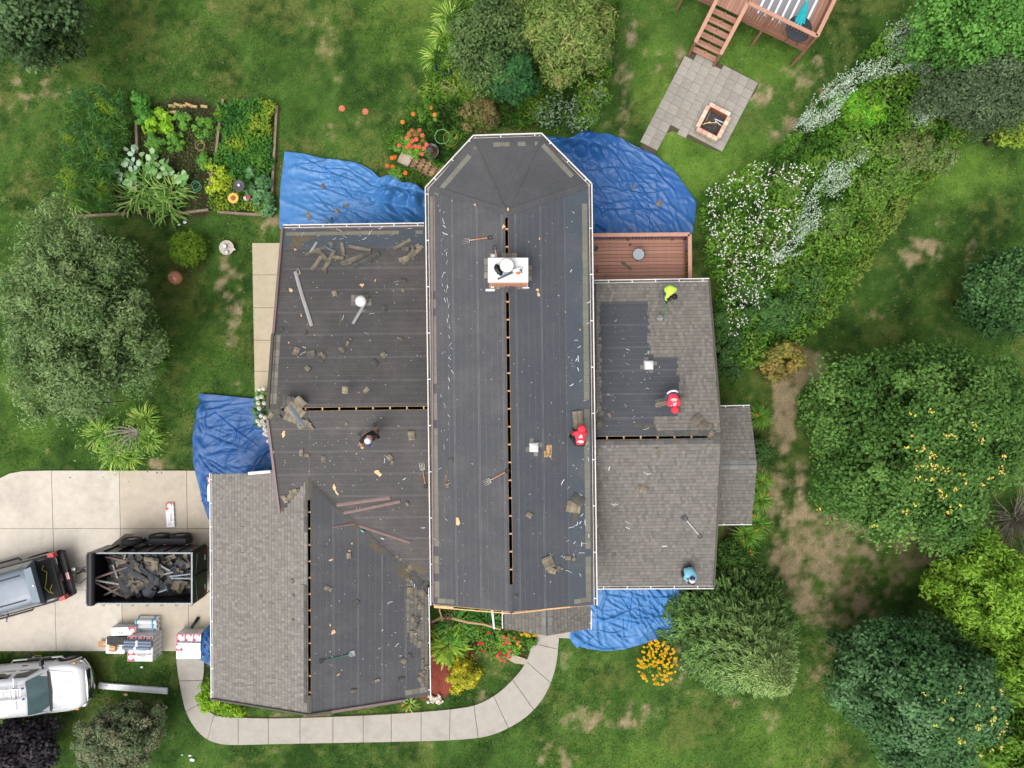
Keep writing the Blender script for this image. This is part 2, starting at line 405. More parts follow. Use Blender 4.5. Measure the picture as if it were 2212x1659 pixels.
for i0, i1 in zip(brk, brk[1:]):
    ids = list(range(i0, i1 + 1))
    po = [Vector(P(*WOs[i])[:2]) for i in ids] + [Vector(P(*WIs[i])[:2]) for i in reversed(ids)]
    # narrow joint at both ends
    d0 = (po[1] - po[0]).normalized() * .011; m = len(ids)
    po[0] += d0; po[-1] += d0; po[m - 1] -= d0; po[m] -= d0
    b = MB(); b.prism(po, -.06, .05 + random.uniform(-.004, .004)); b.build("slab", M_WALK, fw)
jb = MB()
for i in range(n_ - 1):
    a, b, c, d = (P(*WOs[i]), P(*WOs[i + 1]), P(*WIs[i + 1]), P(*WIs[i])); jb.add([(p.x, p.y, .028) for p in (a, b, c, d)], [(0, 1, 2, 3)])
jb.build("joint_bed", M_JOINT, fw)

# ------------------------------------------------------------------ paver patio
M_PAVER = [mat("paver_grey_%d" % i, rgb(*c), .9, .16, 9, .2, 50, spec=.2) for i, c in enumerate([(160, 154, 145), (152, 147, 138), (164, 158, 148), (172, 162, 144)])]
patio = tag(thing("patio", "grey square paver patio below the far deck stairs", None), kind="structure")
PAT = [(1487, 116), (1500, 108), (1545, 134), (1590, 152), (1638, 184), (1630, 202), (1608, 228), (1600, 247), (1577, 288), (1556, 327), (1530, 319), (1490, 300), (1455, 282), (1437, 288), (1412, 336), (1383, 318), (1405, 275), (1430, 220), (1455, 165), (1472, 128)]
PATw = [P(x, y)[:2] for x, y in PAT]
jb = MB(); jb.prism(PATw, -.05, .012); jb.build("joint_bed", M_JOINT, patio)
ang = math.radians(-27.5); ca_, sa_ = math.cos(ang), math.sin(ang); pc = P(1510, 220)
pm = MB(); pm.box((0, 0, 0.01), (.4, .4, .07)); pmesh = [pm.mesh("paver") for _ in range(4)]
for k, mm in enumerate(pmesh): mm.materials.append(M_PAVER[k])
for i in range(-16, 17):
    for j in range(-16, 17):
        off = .2 if (i % 5 == 0) else 0
        x, y = i * .41, j * .41 + off
        wx, wy = pc.x + ca_ * x - sa_ * y, pc.y + sa_ * x + ca_ * y
        cs = [(wx + dx_ * .17, wy + dy_ * .17) for dx_ in (-1, 1) for dy_ in (-1, 1)] + [(wx, wy)]
        if inpoly([c[0] for c in cs], [c[1] for c in cs], PATw).sum() >= 4:
            o = obj("paver", pmesh[random.choice([0, 0, 0, 1, 1, 2])], patio, (wx, wy, random.uniform(-.004, .006)), (random.uniform(-.01, .01), random.uniform(-.01, .01), ang + random.uniform(-.015, .015)))
# brick path by the bay
M_BRICK = [mat("path_brick_%d" % i, rgb(*c), .9, .2, 14, .2, 60, spec=.2) for i, c in enumerate([(176, 140, 98), (160, 126, 92), (150, 122, 96), (186, 152, 108)])]
bp = tag(thing("brick_path", "short herringbone brick path running under the bay gutter", None), kind="structure")
BPOLY = [(879, 352), (892, 328), (920, 345), (962, 362), (962, 392), (930, 385), (900, 372)]
BPw = [P(x, y)[:2] for x, y in BPOLY]
jb = MB(); jb.prism(BPw, -.03, .01); jb.build("joint_bed", M_JOINT, bp)
bm_ = MB(); bm_.box((0, 0, 0.01), (.19, .09, .06)); bmesh_ = [bm_.mesh("brick") for _ in range(4)]
for k, mm in enumerate(bmesh_): mm.materials.append(M_BRICK[k])
a2 = math.radians(18); c0 = P(920, 360)
for i in range(-16, 17):
    for j in range(-16, 17):
        k = (i - j) % 4
        if k == 0: x, y, r = i * .1 + .05, j * .1, 0
        elif k == 2: x, y, r = i * .1, j * .1 + .05, math.pi / 2
        else: continue
        wx, wy = c0.x + math.cos(a2) * x - math.sin(a2) * y, c0.y + math.sin(a2) * x + math.cos(a2) * y
        if inpoly([wx], [wy], BPw)[0]:
            obj("brick", random.choice(bmesh_), bp, (wx, wy, random.uniform(-.004, .006)), (0, 0, a2 + r + random.uniform(-.03, .03)))
b = MB(); b.prism([P(x, y)[:2] for x, y in [(858, 350), (868, 329), (895, 337), (881, 361)]], -.02, .07); b.build("step_slab", mat("pinkish_concrete", rgb(196, 176, 160), .85, .12, 5), bp)
b = MB(); b.prism([P(x, y)[:2] for x, y in [(1088, 1418), (1094, 1408), (1140, 1424), (1137, 1435), (1112, 1432)]], -.02, .05)
tag(b.build("stone_edging", mat("edging_stone", rgb(176, 166, 146), .9, .2, 10), None), "pale edging stones where the flower bed meets the curved walk", kind="structure")
# ------------------------------------------------------------------ the house: roof planes
class Plane:
    """roof plane: origin on the eave side, u along the ridge, s up the slope, n outward"""
    def __init__(s, r0, r1, e):
        r0, r1, e = Vector(r0), Vector(r1), Vector(e)
        s.u = (r1 - r0).normalized()
        w = r0 - e; w -= s.u * w.dot(s.u); s.s = w.normalized(); s.n = s.u.cross(s.s)
        if s.n.z < 0: s.n = -s.n
        s.o = e
        s.rot = Matrix((s.u, s.s, s.n)).transposed()
        if s.rot.determinant() < 0: s.u = -s.u; s.rot = Matrix((s.u, s.s, s.n)).transposed()
    def hit(s, x, y):
        C = Vector((0, 0, CAM_H)); d = P(x, y, 0) - C
        return C + d * ((s.o - C).dot(s.n) / d.dot(s.n))
    def uv(s, p):
        w = Vector(p) - s.o; return (w.dot(s.u), w.dot(s.s))
    def uvv(s, x, y): return s.uv(s.hit(x, y))
    def pt(s, u, v, h=0.0): return s.o + s.u * u + s.s * v + s.n * h
HM, HME, HL, HLE, HG, HGE, HR, HRE = 5.95, 5.12, 4.6, 2.4, 3.78, 2.38, 4.6, 2.85
apex = P(1094, 462, HM)
PL = dict(
    main_w=Plane(P(1094, 462, HM), P(1105, 1322, HM), P(931, 850, HME)),
    main_e=Plane(P(1094, 462, HM), P(1105, 1322, HM), P(1276, 850, HME)),
    left_n=Plane(P(580, 885, HL), P(918, 881, HL), P(765, 490, HLE)),
    left_s=Plane(P(580, 885, HL), P(918, 881, HL), P(750, 883, HL) + Vector((0, -5, -1.6))),
    gar_w=Plane(P(667, 1035, HG), P(668, 1542, HG), P(457, 1265, HGE)),
    gar_e=Plane(P(667, 1035, HG), P(668, 1542, HG), P(925, 1400, HGE)),
    right_n=Plane(P(1290, 947, HR), P(1558, 943, HR), P(1400, 607, HRE)),
    right_s=Plane(P(1290, 947, HR), P(1558, 943, HR), P(1400, 1268, HRE)),
)
def tri_plane(a, b):  # bay facets: eave a-b, apex
    a, b = Vector(a), Vector(b); m = (a + b) / 2
    return Plane(apex, apex + (b - a), m)
cNW0, cNW1, cNE1, cNE0 = P(926, 408, HME), P(1022, 299, HME), P(1170, 294, HME), P(1270, 400, HME)
PL["bay_nw"], PL["bay_n"], PL["bay_ne"] = tri_plane(cNW0, cNW1), tri_plane(cNW1, cNE1), tri_plane(cNE1, cNE0)
HB, HBE = 3.15, 2.45
PL["bump_n"] = Plane(P(1540, 1004, HB), P(1634, 1003, HB), P(1590, 880, HBE))
PL["bump_s"] = Plane(P(1540, 1004, HB), P(1634, 1003, HB), P(1590, 1130, HBE))
HP, HPE = 3.1, 2.5
PL["por_w"] = Plane(P(1180, 1290, HP), P(1182, 1372, HP), P(1088, 1340, HPE))
PL["por_e"] = Plane(P(1180, 1290, HP), P(1182, 1372, HP), P(1272, 1340, HPE))

house = thing("house", "large house with a dark stripped roof over four gabled wings", "house")
M_PLY = mat("roof_sheathing", rgb(196, 160, 118), .8, .25, 5)
M_WALL = mat("house_siding", rgb(196, 188, 168), .7, .08, 4)
M_FASCIA = mat("brown_metal_trim", rgb(128, 108, 108), .5, .18, 5)
M_GUT = mat("white_gutter", (.77, .77, .76), .4, .08, 5)
M_GUTDEB = mat("gutter_debris", rgb(96, 84, 70), .95, .5, 12)

def felt_mat(name, base, blue=0.0, lines=True, dust=.35):
    m = bpy.data.materials.new(name); m.use_nodes = True; nt = m.node_tree; N, L = nt.nodes, nt.links; b = N["Principled BSDF"]
    b.inputs["Roughness"].default_value = .62 if blue else .85; b.inputs["Specular IOR Level"].default_value = .35
    uv = N.new("ShaderNodeUVMap"); tc = N.new("ShaderNodeTexCoord")
    n1 = N.new("ShaderNodeTexNoise"); n1.inputs["Scale"].default_value = .8; n1.inputs["Detail"].default_value = 7; n1.inputs["Roughness"].default_value = .68; L.new(tc.outputs["Object"], n1.inputs["Vector"])
    n2 = N.new("ShaderNodeTexNoise"); n2.inputs["Scale"].default_value = 26; n2.inputs["Detail"].default_value = 4; L.new(tc.outputs["Object"], n2.inputs["Vector"])
    mr = N.new("ShaderNodeMapRange"); mr.inputs["From Min"].default_value = .45; mr.inputs["From Max"].default_value = .78; mr.inputs["To Max"].default_value = dust; L.new(n1.outputs["Fac"], mr.inputs["Value"])
    mx = N.new("ShaderNodeMix"); mx.data_type = 'RGBA'; mx.inputs["A"].default_value = (*base, 1); mx.inputs["B"].default_value = (*rgb(118, 112, 106), 1); L.new(mr.outputs[0], mx.inputs["Factor"])
    mr2 = N.new("ShaderNodeMapRange"); mr2.inputs["From Min"].default_value = .3; mr2.inputs["From Max"].default_value = .7; mr2.inputs["To Min"].default_value = .82; mr2.inputs["To Max"].default_value = 1.18; L.new(n2.outputs["Fac"], mr2.inputs["Value"])
    sc_ = N.new("ShaderNodeVectorMath"); sc_.operation = 'SCALE'; L.new(mx.outputs["Result"], sc_.inputs[0]); L.new(mr2.outputs[0], sc_.inputs["Scale"])
    out = sc_.outputs[0]
    if lines:
        sp = N.new("ShaderNodeSeparateXYZ"); L.new(uv.outputs[0], sp.inputs[0])
        def line(period, offset, width, amount):
            nonlocal out
            ad = N.new("ShaderNodeMath"); ad.operation = 'ADD'; ad.inputs[1].default_value = offset; L.new(sp.outputs["Y"], ad.inputs[0])
            md = N.new("ShaderNodeMath"); md.operation = 'MODULO'; md.inputs[1].default_value = period; L.new(ad.outputs[0], md.inputs[0])
            lt = N.new("ShaderNodeMath"); lt.operation = 'LESS_THAN'; lt.inputs[1].default_value = width; L.new(md.outputs[0], lt.inputs[0])
            ns = N.new("ShaderNodeTexNoise"); ns.inputs["Scale"].default_value = 1.7; L.new(tc.outputs["Object"], ns.inputs["Vector"])
            am = N.new("ShaderNodeMath"); am.operation = 'MULTIPLY'; am.inputs[1].default_value = amount * 2; L.new(ns.outputs["Fac"], am.inputs[0])
            fa_ = N.new("ShaderNodeMath"); fa_.operation = 'MULTIPLY'; L.new(lt.outputs[0], fa_.inputs[0]); L.new(am.outputs[0], fa_.inputs[1])
            m2 = N.new("ShaderNodeMix"); m2.data_type = 'RGBA'; L.new(out, m2.inputs["A"]); m2.inputs["B"].default_value = (*rgb(196, 196, 196), 1); L.new(fa_.outputs[0], m2.inputs["Factor"])
            out = m2.outputs["Result"]
        line(.226, 100 * .226, .010, .09); line(.904, 100 * .904 + .05, .012, .22); line(.904, 100 * .904 + .0, .010, .14)
    L.new(out, b.inputs["Base Color"])
    bp_ = N.new("ShaderNodeBump"); bp_.inputs["Strength"].default_value = .25; bp_.inputs["Distance"].default_value = .02
    n3 = N.new("ShaderNodeTexNoise"); n3.inputs["Scale"].default_value = 2.2; n3.inputs["Detail"].default_value = 5; L.new(tc.outputs["Object"], n3.inputs["Vector"]); L.new(n3.outputs["Fac"], bp_.inputs["Height"]); L.new(bp_.outputs[0], b.inputs["Normal"])
    return m
M_FELT = felt_mat("roofing_felt", rgb(80, 81, 85)); M_FELT2 = felt_mat("roofing_felt_weathered", rgb(79, 77, 77), dust=.4); M_FELT3 = felt_mat("roofing_felt_bluish", rgb(77, 80, 86), dust=.2)  # felts differ in base tone and dust; one is bluer with less dust
M_ICE = felt_mat("ice_shield", rgb(76, 83, 91), 1.0, False, .35)
M_FELTP = felt_mat("roofing_felt_plain", rgb(80, 81, 84), 0, False, .35)

def slab_on(pl, uvpoly, h0, h1, name, m, parent, uvmap=True):
    n = len(uvpoly)
    a = sum(uvpoly[i][0] * uvpoly[(i + 1) % n][1] - uvpoly[(i + 1) % n][0] * uvpoly[i][1] for i in range(n))
    if a < 0: uvpoly = list(reversed(uvpoly))
    b = MB(); v = [pl.pt(u, s, h0) for u, s in uvpoly] + [pl.pt(u, s, h1) for u, s in uvpoly]
    b.add(v, [tuple(range(n - 1, -1, -1)), tuple(range(n, 2 * n))] + [(i, (i + 1) % n, n + (i + 1) % n, n + i) for i in range(n)])
    o = b.build(name, m, parent)
    if uvmap:
        l = o.data.uv_layers.new(name="UVMap"); vi = [lp.vertex_index for lp in o.data.loops]
        l.data.foreach_set("uv", [c for i in vi for c in uvpoly[i % n]])
    return o
ROOF = {}
def roof(key, vpoly, course=.904, felt=None, first=None, name="roof_slope"):
    """sheathing slab + felt courses laid parallel to the eave; returns the slope part"""
    pl = PL[key]; uvp = [pl.uvv(x, y) for x, y in vpoly]
    r = slab_on(pl, uvp, -.03, 0.0, name, M_PLY, house, False); ROOF[key] = r
    if felt:
        s0 = min(p[1] for p in uvp); s1 = max(p[1] for p in uvp); k = 0; s = s0
        ctr = (sum(p[0] for p in uvp) / len(uvp), sum(p[1] for p in uvp) / len(uvp))
        ins = [(p[0] + (ctr[0] - p[0]) * .002, p[1] + (ctr[1] - p[1]) * .0015) for p in uvp]
        s = math.floor(s0 / course) * course
        while s < s1:
            c = clip_half(clip_half(ins, 0, -1, -s), 0, 1, s + course + .02)
            if len(c) >= 3:
                o = slab_on(pl, c, .001, .004 + .003 * (k % 2), "felt_sheet", (first if (k == 0 and first) else felt), r)
            s += course; k += 1
    return r
SLOT = 3.7
roof("main_w", [(926, 408), (1092 - 0, 462), (1094 - SLOT, 466), (1105 - SLOT, 1322), (935, 1306)], felt=M_FELT, first=M_ICE)
roof("main_e", [(1270, 400), (1096, 462), (1094 + SLOT, 466), (1105 + SLOT, 1322), (1281, 1308)], felt=M_FELT3, first=M_ICE)
roof("bay_nw", [(926, 408), (1022, 299), (1093, 460)], felt=M_FELTP)
roof("bay_n", [(1022, 299), (1170, 294), (1095, 460)], felt=M_FELTP)
roof("bay_ne", [(1170, 294), (1270, 400), (1096, 461)], felt=M_FELTP)
roof("left_n", [(614, 492), (940, 488), (940, 880.8 - SLOT), (580, 885 - SLOT)], felt=M_FELT2, first=M_ICE)
roof("left_s", [(579, 885 + SLOT), (668, 884 + SLOT), (668, 1037), (604, 1113)], felt=M_FELT2)
roof("left_s", [(668, 884 + SLOT), (940, 880.8 + SLOT), (940, 1275), (923, 1258), (668, 1037)], felt=M_FELT2)
roof("gar_w", [(457, 1024), (606, 1021), (606, 1112), (667 - SLOT, 1038), (668 - SLOT, 1542), (457, 1508)], felt=M_FELT2)
roof("gar_e", [(667 + SLOT, 1040), (923, 1258), (926, 1503), (668 + SLOT, 1542)], felt=M_FELT, first=M_ICE)
roof("right_n", [(1270, 609), (1530, 605), (1558, 943 - SLOT), (1270, 947 - SLOT)], felt=M_FELT3)
roof("right_s", [(1270, 947 + SLOT), (1558, 943 + SLOT), (1540, 1267), (1275, 1268)], felt=M_FELT2)
roof("bump_n", [(1540, 880), (1619, 880), (1634, 1003.5), (1540, 1004.5)], felt=M_FELT2)
roof("bump_s", [(1540, 1004.5), (1634, 1003.5), (1623, 1130), (1540, 1130)], felt=M_FELT2)
roof("por_w", [(1088, 1290), (1180, 1290), (1182, 1373), (1089, 1357)], felt=M_FELT2)
roof("por_e", [(1180, 1290), (1274, 1290), (1274, 1357), (1182, 1373)], felt=M_FELT2)

for k_, a_, b_ in [('bay_nw', (1092, 458), (930, 406)), ('bay_nw', (1092, 456), (1023, 303)), ('bay_ne', (1097, 456), (1169, 298)), ('bay_ne', (1098, 459), (1266, 401))]:
    A, B = PL[k_].hit(*a_), PL[k_].hit(*b_); bb = MB(); wd_ = .22 if a_[1] >= 458 else .08; bb.beam(A + Vector((0, 0, .014)), B + Vector((0, 0, .014)), wd_, .02); bb.build('hip_cover', M_FELTP, house)
# bright cut sheathing along the main gable edge, valley membrane
def strip_v(pl, pts, wv, name, m, parent, h0=.002, h1=.012, wm=None):
    """flat strip along a chain of frame points on a plane"""
    uv = [Vector(pl.uvv(*p)) for p in pts]; out = []
    for a, b in zip(uv, uv[1:]):
        d = (b - a).normalized(); n = Vector((-d.y, d.x)) * (wm or wv * .0178) / 2
        out.append(slab_on(pl, [tuple(a - n), tuple(b - n), tuple(b + n), tuple(a + n)], h0, h1, name, m, parent))
    return out
M_CUT = mat("cut_sheathing_edge", rgb(228, 182, 132), .8, .2, 9)
strip_v(PL["main_w"], [(938, 1310), (980, 1313.5)], 5, "sheathing_edge", M_CUT, house, .01, .02)
strip_v(PL["main_w"], [(980, 1315), (1103, 1325)], 2, "sheathing_edge", M_CUT, house, .01, .02)
strip_v(PL["main_e"], [(1106, 1325), (1170, 1318)], 2.2, "sheathing_edge", M_CUT, house, .01, .02)
strip_v(PL["main_e"], [(1170, 1317), (1232, 1311)], 2.6, "sheathing_edge", M_CUT, house, .01, .02)
M_VALLEY = felt_mat("valley_membrane", rgb(76, 76, 76), 0, False, .55)
strip_v(PL["left_s"], [(672, 1042), (760, 1120), (840, 1190), (921, 1258)], 13, "valley_membrane", M_VALLEY, house, .008, .013)
strip_v(PL["gar_e"], [(676, 1050), (765, 1128), (840, 1195), (921, 1264)], 7, "valley_membrane", M_VALLEY, house, .008, .013)
M_GRIT = mat("granule_dirt", rgb(98, 90, 74), .95, .35, 9, detail=8)
def blotch(key, x, y, rx, ry, m=M_GRIT, seed=0, name="granule_patch", h=.012, rot=0.0):
    """thin drift of loose granules / dirt with a ragged outline"""
    pl = PL[key]; c = Vector(pl.uvv(x, y)); r = random.Random(seed + int(x * 7 + y)); n = 22; poly = []
    ph = [r.uniform(0, 6.28) for _ in range(4)]
    for i in range(n):
        a = 2 * math.pi * i / n; k = 1 + .22 * math.sin(3 * a + ph[0]) + .18 * math.sin(5 * a + ph[1]) + r.uniform(-.14, .14)
        dx_, dy_ = rx * math.cos(a) * k, ry * math.sin(a) * k
        X, Y = x + dx_ * math.cos(rot) - dy_ * math.sin(rot), y + dx_ * math.sin(rot) + dy_ * math.cos(rot)
        poly.append(pl.uvv(X, Y))
    b = MB(); v = [pl.pt(*c, h)] + [pl.pt(u, s, h - .003) for u, s in poly]; b.add(v, [(0, i + 1, (i + 1) % n + 1) for i in range(n)])
    o = b.build(name, m, ROOF[key]); return o
for k, x, y, rx, ry, rot in [("gar_e", 738, 1105, 16, 7, .7), ("left_s", 715, 1085, 14, 5, .7), ("gar_e", 765, 1132, 24, 7, .75), ("gar_e", 815, 1180, 26, 8, .75), ("gar_e", 880, 1235, 26, 14, .6), ("left_s", 900, 1228, 20, 11, .2),
                            ("left_n", 655, 515, 26, 7, 0), ("left_n", 640, 525, 14, 12, 0), ("left_n", 780, 500, 80, 3.5, 0), ("left_s", 690, 1070, 10, 4, .8), ("gar_w", 612, 1105, 10, 6, -.8), ("right_n", 1395, 921, 22, 3, -.02), ("main_w", 1115, 1290, 3, 3, 0),
                            ("main_w", 965, 1035, 5, 16, 0), ("main_e", 1243, 1110, 5, 18, 0), ("left_n", 668, 700, 3, 18, 0), ("left_n", 735, 690, 2, 20, 0)]:
    blotch(k, x, y, rx, ry, seed=3, rot=rot)

# rafters in the open ridge slots, spaced 2 ft apart
rb = MB(); rb.box((0, 0, -.09), (.045, .36, .18)); rmesh = rb.mesh("rafter"); rmesh.materials.append(M_WOODPALE)
def rafters(a, b, n_skip=()):
    a, b = Vector(a), Vector(b); d = b - a; n = int(d.length / .6096); u = d.normalized()
    for i in range(n + 1):
        if i in n_skip: continue
        p = a + u * (.3 + i * .6096)
        if (p - a).length > d.length: break
        obj("rafter", rmesh, house, (p.x, p.y, p.z - .09), (0, 0, math.atan2(u.y, u.x)))
rafters(P(640, 884, HL), P(920, 880.7, HL)); rafters(P(1294, 946.5, HR), P(1542, 943.2, HR))
rafters(P(1094.2, 474, HM), P(1095.4, 556, HM)); rafters(P(1097, 632, HM), P(1104, 1262, HM)); rafters(P(667.3, 1090, HG), P(668, 1500, HG))
# felt caps close the ridges where no slot is cut
def ridge_cap(ka, kb, pts, wv, m, parent, name="ridge_cover"):
    for a, b in zip(pts, pts[1:]):
        A, B = PL[ka], PL[kb]
        ra, rb_ = Vector(a), Vector(b)
        d = (rb_ - ra).to_2d().normalized(); 
        qa = []
        for pl in (A, B):
            s = pl.s.copy(); w = .0178 * wv
            qa.append([ra - s * w + pl.n * .022, rb_ - s * w + pl.n * .022])
        up = Vector((0, 0, .026))
        bb = MB(); bb.add([qa[0][0], qa[0][1], rb_ + up, ra + up, qa[1][1], qa[1][0]], [(0, 1, 2, 3), (3, 2, 4, 5)]); bb.build(name, m, parent)
M_SHOLD = mat("old_shingle_underside", rgb(92, 88, 80), .9, .25, 20, .2, 80)
ridge_cap("main_w", "main_e", [P(1094, 458, HM), P(1094.3, 471, HM)], 4, M_FELTP, house); ridge_cap("main_w", "main_e", [P(1104.2, 1262, HM), P(1105.2, 1324, HM)], 4, M_FELTP, house); ridge_cap("main_w", "main_e", [P(1096.3, 612, HM), P(1097, 632, HM)], 4, M_FELTP, house)
ridge_cap("left_n", "left_s", [P(578, 885, HL), P(604, 884.6, HL)], 11, M_SHOLD, house); ridge_cap("right_n", "right_s", [P(1541, 943.3, HR), P(1560, 943, HR)], 9, M_SHOLD, house)
ridge_cap("gar_w", "gar_e", [P(667, 1022, HG), P(667, 1052, HG), P(667.3, 1080, HG)], 8, M_SHOLD, house); ridge_cap("gar_w", "gar_e", [P(668, 1502, HG), P(668.5, 1543, HG)], 5, M_SHOLD, house)

# ------------------------------------------------------------------ shingles
M_SHING = mat("asphalt_shingle", attr="Col", rough=.92, noise=.16, nscale=34, bump=.35, bscale=160, spec=.25)
SHADES = [rgb(*c) for c in [(134, 130, 125), (129, 125, 120), (140, 135, 129), (123, 120, 115), (131, 126, 121), (136, 132, 126)]]
EXPO = .141
def shingle_strips(key, vregion, tone=1.0, warm=0.0, seed=0, course=EXPO, holes=(), lift=.0, tabw=(.08, .17), srange=None, smin=None):
    """one mesh description per ~1 m strip; every tab has its own edges, height and shade"""
    r = random.Random(seed); pl = PL[key]; reg = [pl.uvv(x, y) for x, y in vregion]; hl = [[pl.uvv(x, y) for x, y in h] for h in holes]
    u0, u1 = min(p[0] for p in reg), max(p[0] for p in reg); s0, s1 = min(p[1] for p in reg), max(p[1] for p in reg)
    out = []; row = 0; s = s0
    while s < s1 - .02:
        sm = s + course / 2; xs_ = sorted(a[0] + (b[0] - a[0]) * (sm - a[1]) / (b[1] - a[1]) for a, b in zip(reg, reg[1:] + reg[:1]) if (a[1] > sm) != (b[1] > sm))
        if len(xs_) < 2: s += course; continue
        ua, ub = xs_[0], xs_[-1]
        u = u0 - r.uniform(0, 1.0); cur = None
        while u < u1:
            end = u + 1.0; cur = MB(); prevhi = r.random() < .5
            while u < end:
                w = min(r.uniform(*tabw), end - u)
                if w < .03: u = end; break
                ul, ur = max(u, ua), min(u + w, ub)
                if ur - ul < .015: u += w; continue
                q_ = [(ul + .002, s), (ur - .002, s), (ur - .002, s + course + .03), (ul + .002, s + course + .03)]
                cm = ((ul + ur) / 2, s + course / 2)
                ok = inpoly([cm[0]], [cm[1]], reg)[0] and not any(inpoly([cm[0]], [cm[1]], h)[0] for h in hl)
                if ok:
                    # trim the tab to a convex view of the region edge: clamp to the u-limits at this s
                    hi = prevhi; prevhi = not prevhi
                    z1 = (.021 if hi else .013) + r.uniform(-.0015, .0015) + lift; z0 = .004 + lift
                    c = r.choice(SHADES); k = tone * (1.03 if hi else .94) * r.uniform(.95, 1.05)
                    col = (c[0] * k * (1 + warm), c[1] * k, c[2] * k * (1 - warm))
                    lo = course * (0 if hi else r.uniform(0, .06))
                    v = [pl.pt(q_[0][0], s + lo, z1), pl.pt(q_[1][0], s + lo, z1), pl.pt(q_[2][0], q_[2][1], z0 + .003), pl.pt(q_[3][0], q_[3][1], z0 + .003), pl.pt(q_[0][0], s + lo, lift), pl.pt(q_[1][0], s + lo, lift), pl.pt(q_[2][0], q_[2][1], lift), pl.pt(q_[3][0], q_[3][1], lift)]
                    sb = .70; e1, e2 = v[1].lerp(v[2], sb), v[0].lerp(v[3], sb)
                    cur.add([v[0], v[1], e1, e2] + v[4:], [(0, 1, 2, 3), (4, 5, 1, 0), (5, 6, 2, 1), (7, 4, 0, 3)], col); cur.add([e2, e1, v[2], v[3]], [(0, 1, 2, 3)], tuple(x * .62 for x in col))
                u += w
            if cur.f: out.append(cur)
        s += course; row += 1
    return out
def lay(key, strips, n_single, r=random.Random(5)):
    """n_single strips spread over the slope become parts of their own, the rest one joined part"""
    idx = set(r.sample(range(len(strips)), min(n_single, len(strips)))); rest = MB()
    for i, m_ in enumerate(strips):
        if i in idx: m_.build("shingle", M_SHING, ROOF[key], usecol=True)
        else:
            n = len(rest.v); rest.v += m_.v; rest.f += [tuple(k + n for k in f) for f in m_.f]; rest.c += m_.c; rest.mi += m_.mi
    if rest.f: tag(rest.build("shingles", M_SHING, ROOF[key], usecol=True), kind="stuff")
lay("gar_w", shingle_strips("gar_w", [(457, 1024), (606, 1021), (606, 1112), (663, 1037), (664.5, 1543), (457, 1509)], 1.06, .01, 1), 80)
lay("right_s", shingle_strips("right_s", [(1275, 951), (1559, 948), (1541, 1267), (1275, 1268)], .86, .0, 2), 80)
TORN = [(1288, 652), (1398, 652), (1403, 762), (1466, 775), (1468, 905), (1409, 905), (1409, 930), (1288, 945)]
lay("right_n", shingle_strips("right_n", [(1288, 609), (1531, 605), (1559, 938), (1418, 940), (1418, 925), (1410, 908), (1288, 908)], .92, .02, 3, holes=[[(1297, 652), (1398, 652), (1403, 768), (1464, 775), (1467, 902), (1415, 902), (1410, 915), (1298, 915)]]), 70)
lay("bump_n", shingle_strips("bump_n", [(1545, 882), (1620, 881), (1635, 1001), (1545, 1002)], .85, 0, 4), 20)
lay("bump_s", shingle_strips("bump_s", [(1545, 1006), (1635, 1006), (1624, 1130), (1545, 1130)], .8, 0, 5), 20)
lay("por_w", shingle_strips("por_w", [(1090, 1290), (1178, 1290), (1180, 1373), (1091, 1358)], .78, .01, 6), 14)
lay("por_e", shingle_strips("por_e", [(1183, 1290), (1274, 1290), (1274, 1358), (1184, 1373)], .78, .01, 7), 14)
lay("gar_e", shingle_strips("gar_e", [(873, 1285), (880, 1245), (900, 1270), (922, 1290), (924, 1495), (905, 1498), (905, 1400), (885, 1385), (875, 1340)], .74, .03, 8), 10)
M_CAPS = [mat("cap_shingle_%d" % i, rgb(*c), .92, .18, 30) for i, c in enumerate([(92, 91, 88), (100, 98, 94), (86, 86, 84)])]
def caps(key, a, b, wv, ms=M_CAPS):
    a, b = Vector(a), Vector(b); n = max(2, int((b - a).length / 17))
    for k in range(n): strip_v(PL[key], [a.lerp(b, (k + .02) / n), a.lerp(b, (k + .98) / n)], wv, "cap_shingle", ms[k % 3], ROOF[key], .022, .034)
caps("right_s", (1290, 957), (1557, 953.5), 9); caps("right_n", (1418, 936), (1545, 934), 8); caps("gar_w", (660, 1262), (660, 1518), 7); caps("gar_w", (661, 1080), (661, 1150), 7)
M_CAPL = [mat("pale_cap_%d" % i, rgb(*c), .9, .12, 30) for i, c in enumerate([(122, 122, 120), (128, 128, 126), (118, 118, 117)])]
caps("bump_n", (1556, 999), (1634, 998), 10, M_CAPL); caps("bump_s", (1556, 1009), (1634, 1008), 10, M_CAPL); caps("por_w", (1175, 1312), (1176, 1371), 9, M_CAPL); caps("por_e", (1187, 1312), (1188, 1371), 9, M_CAPL)
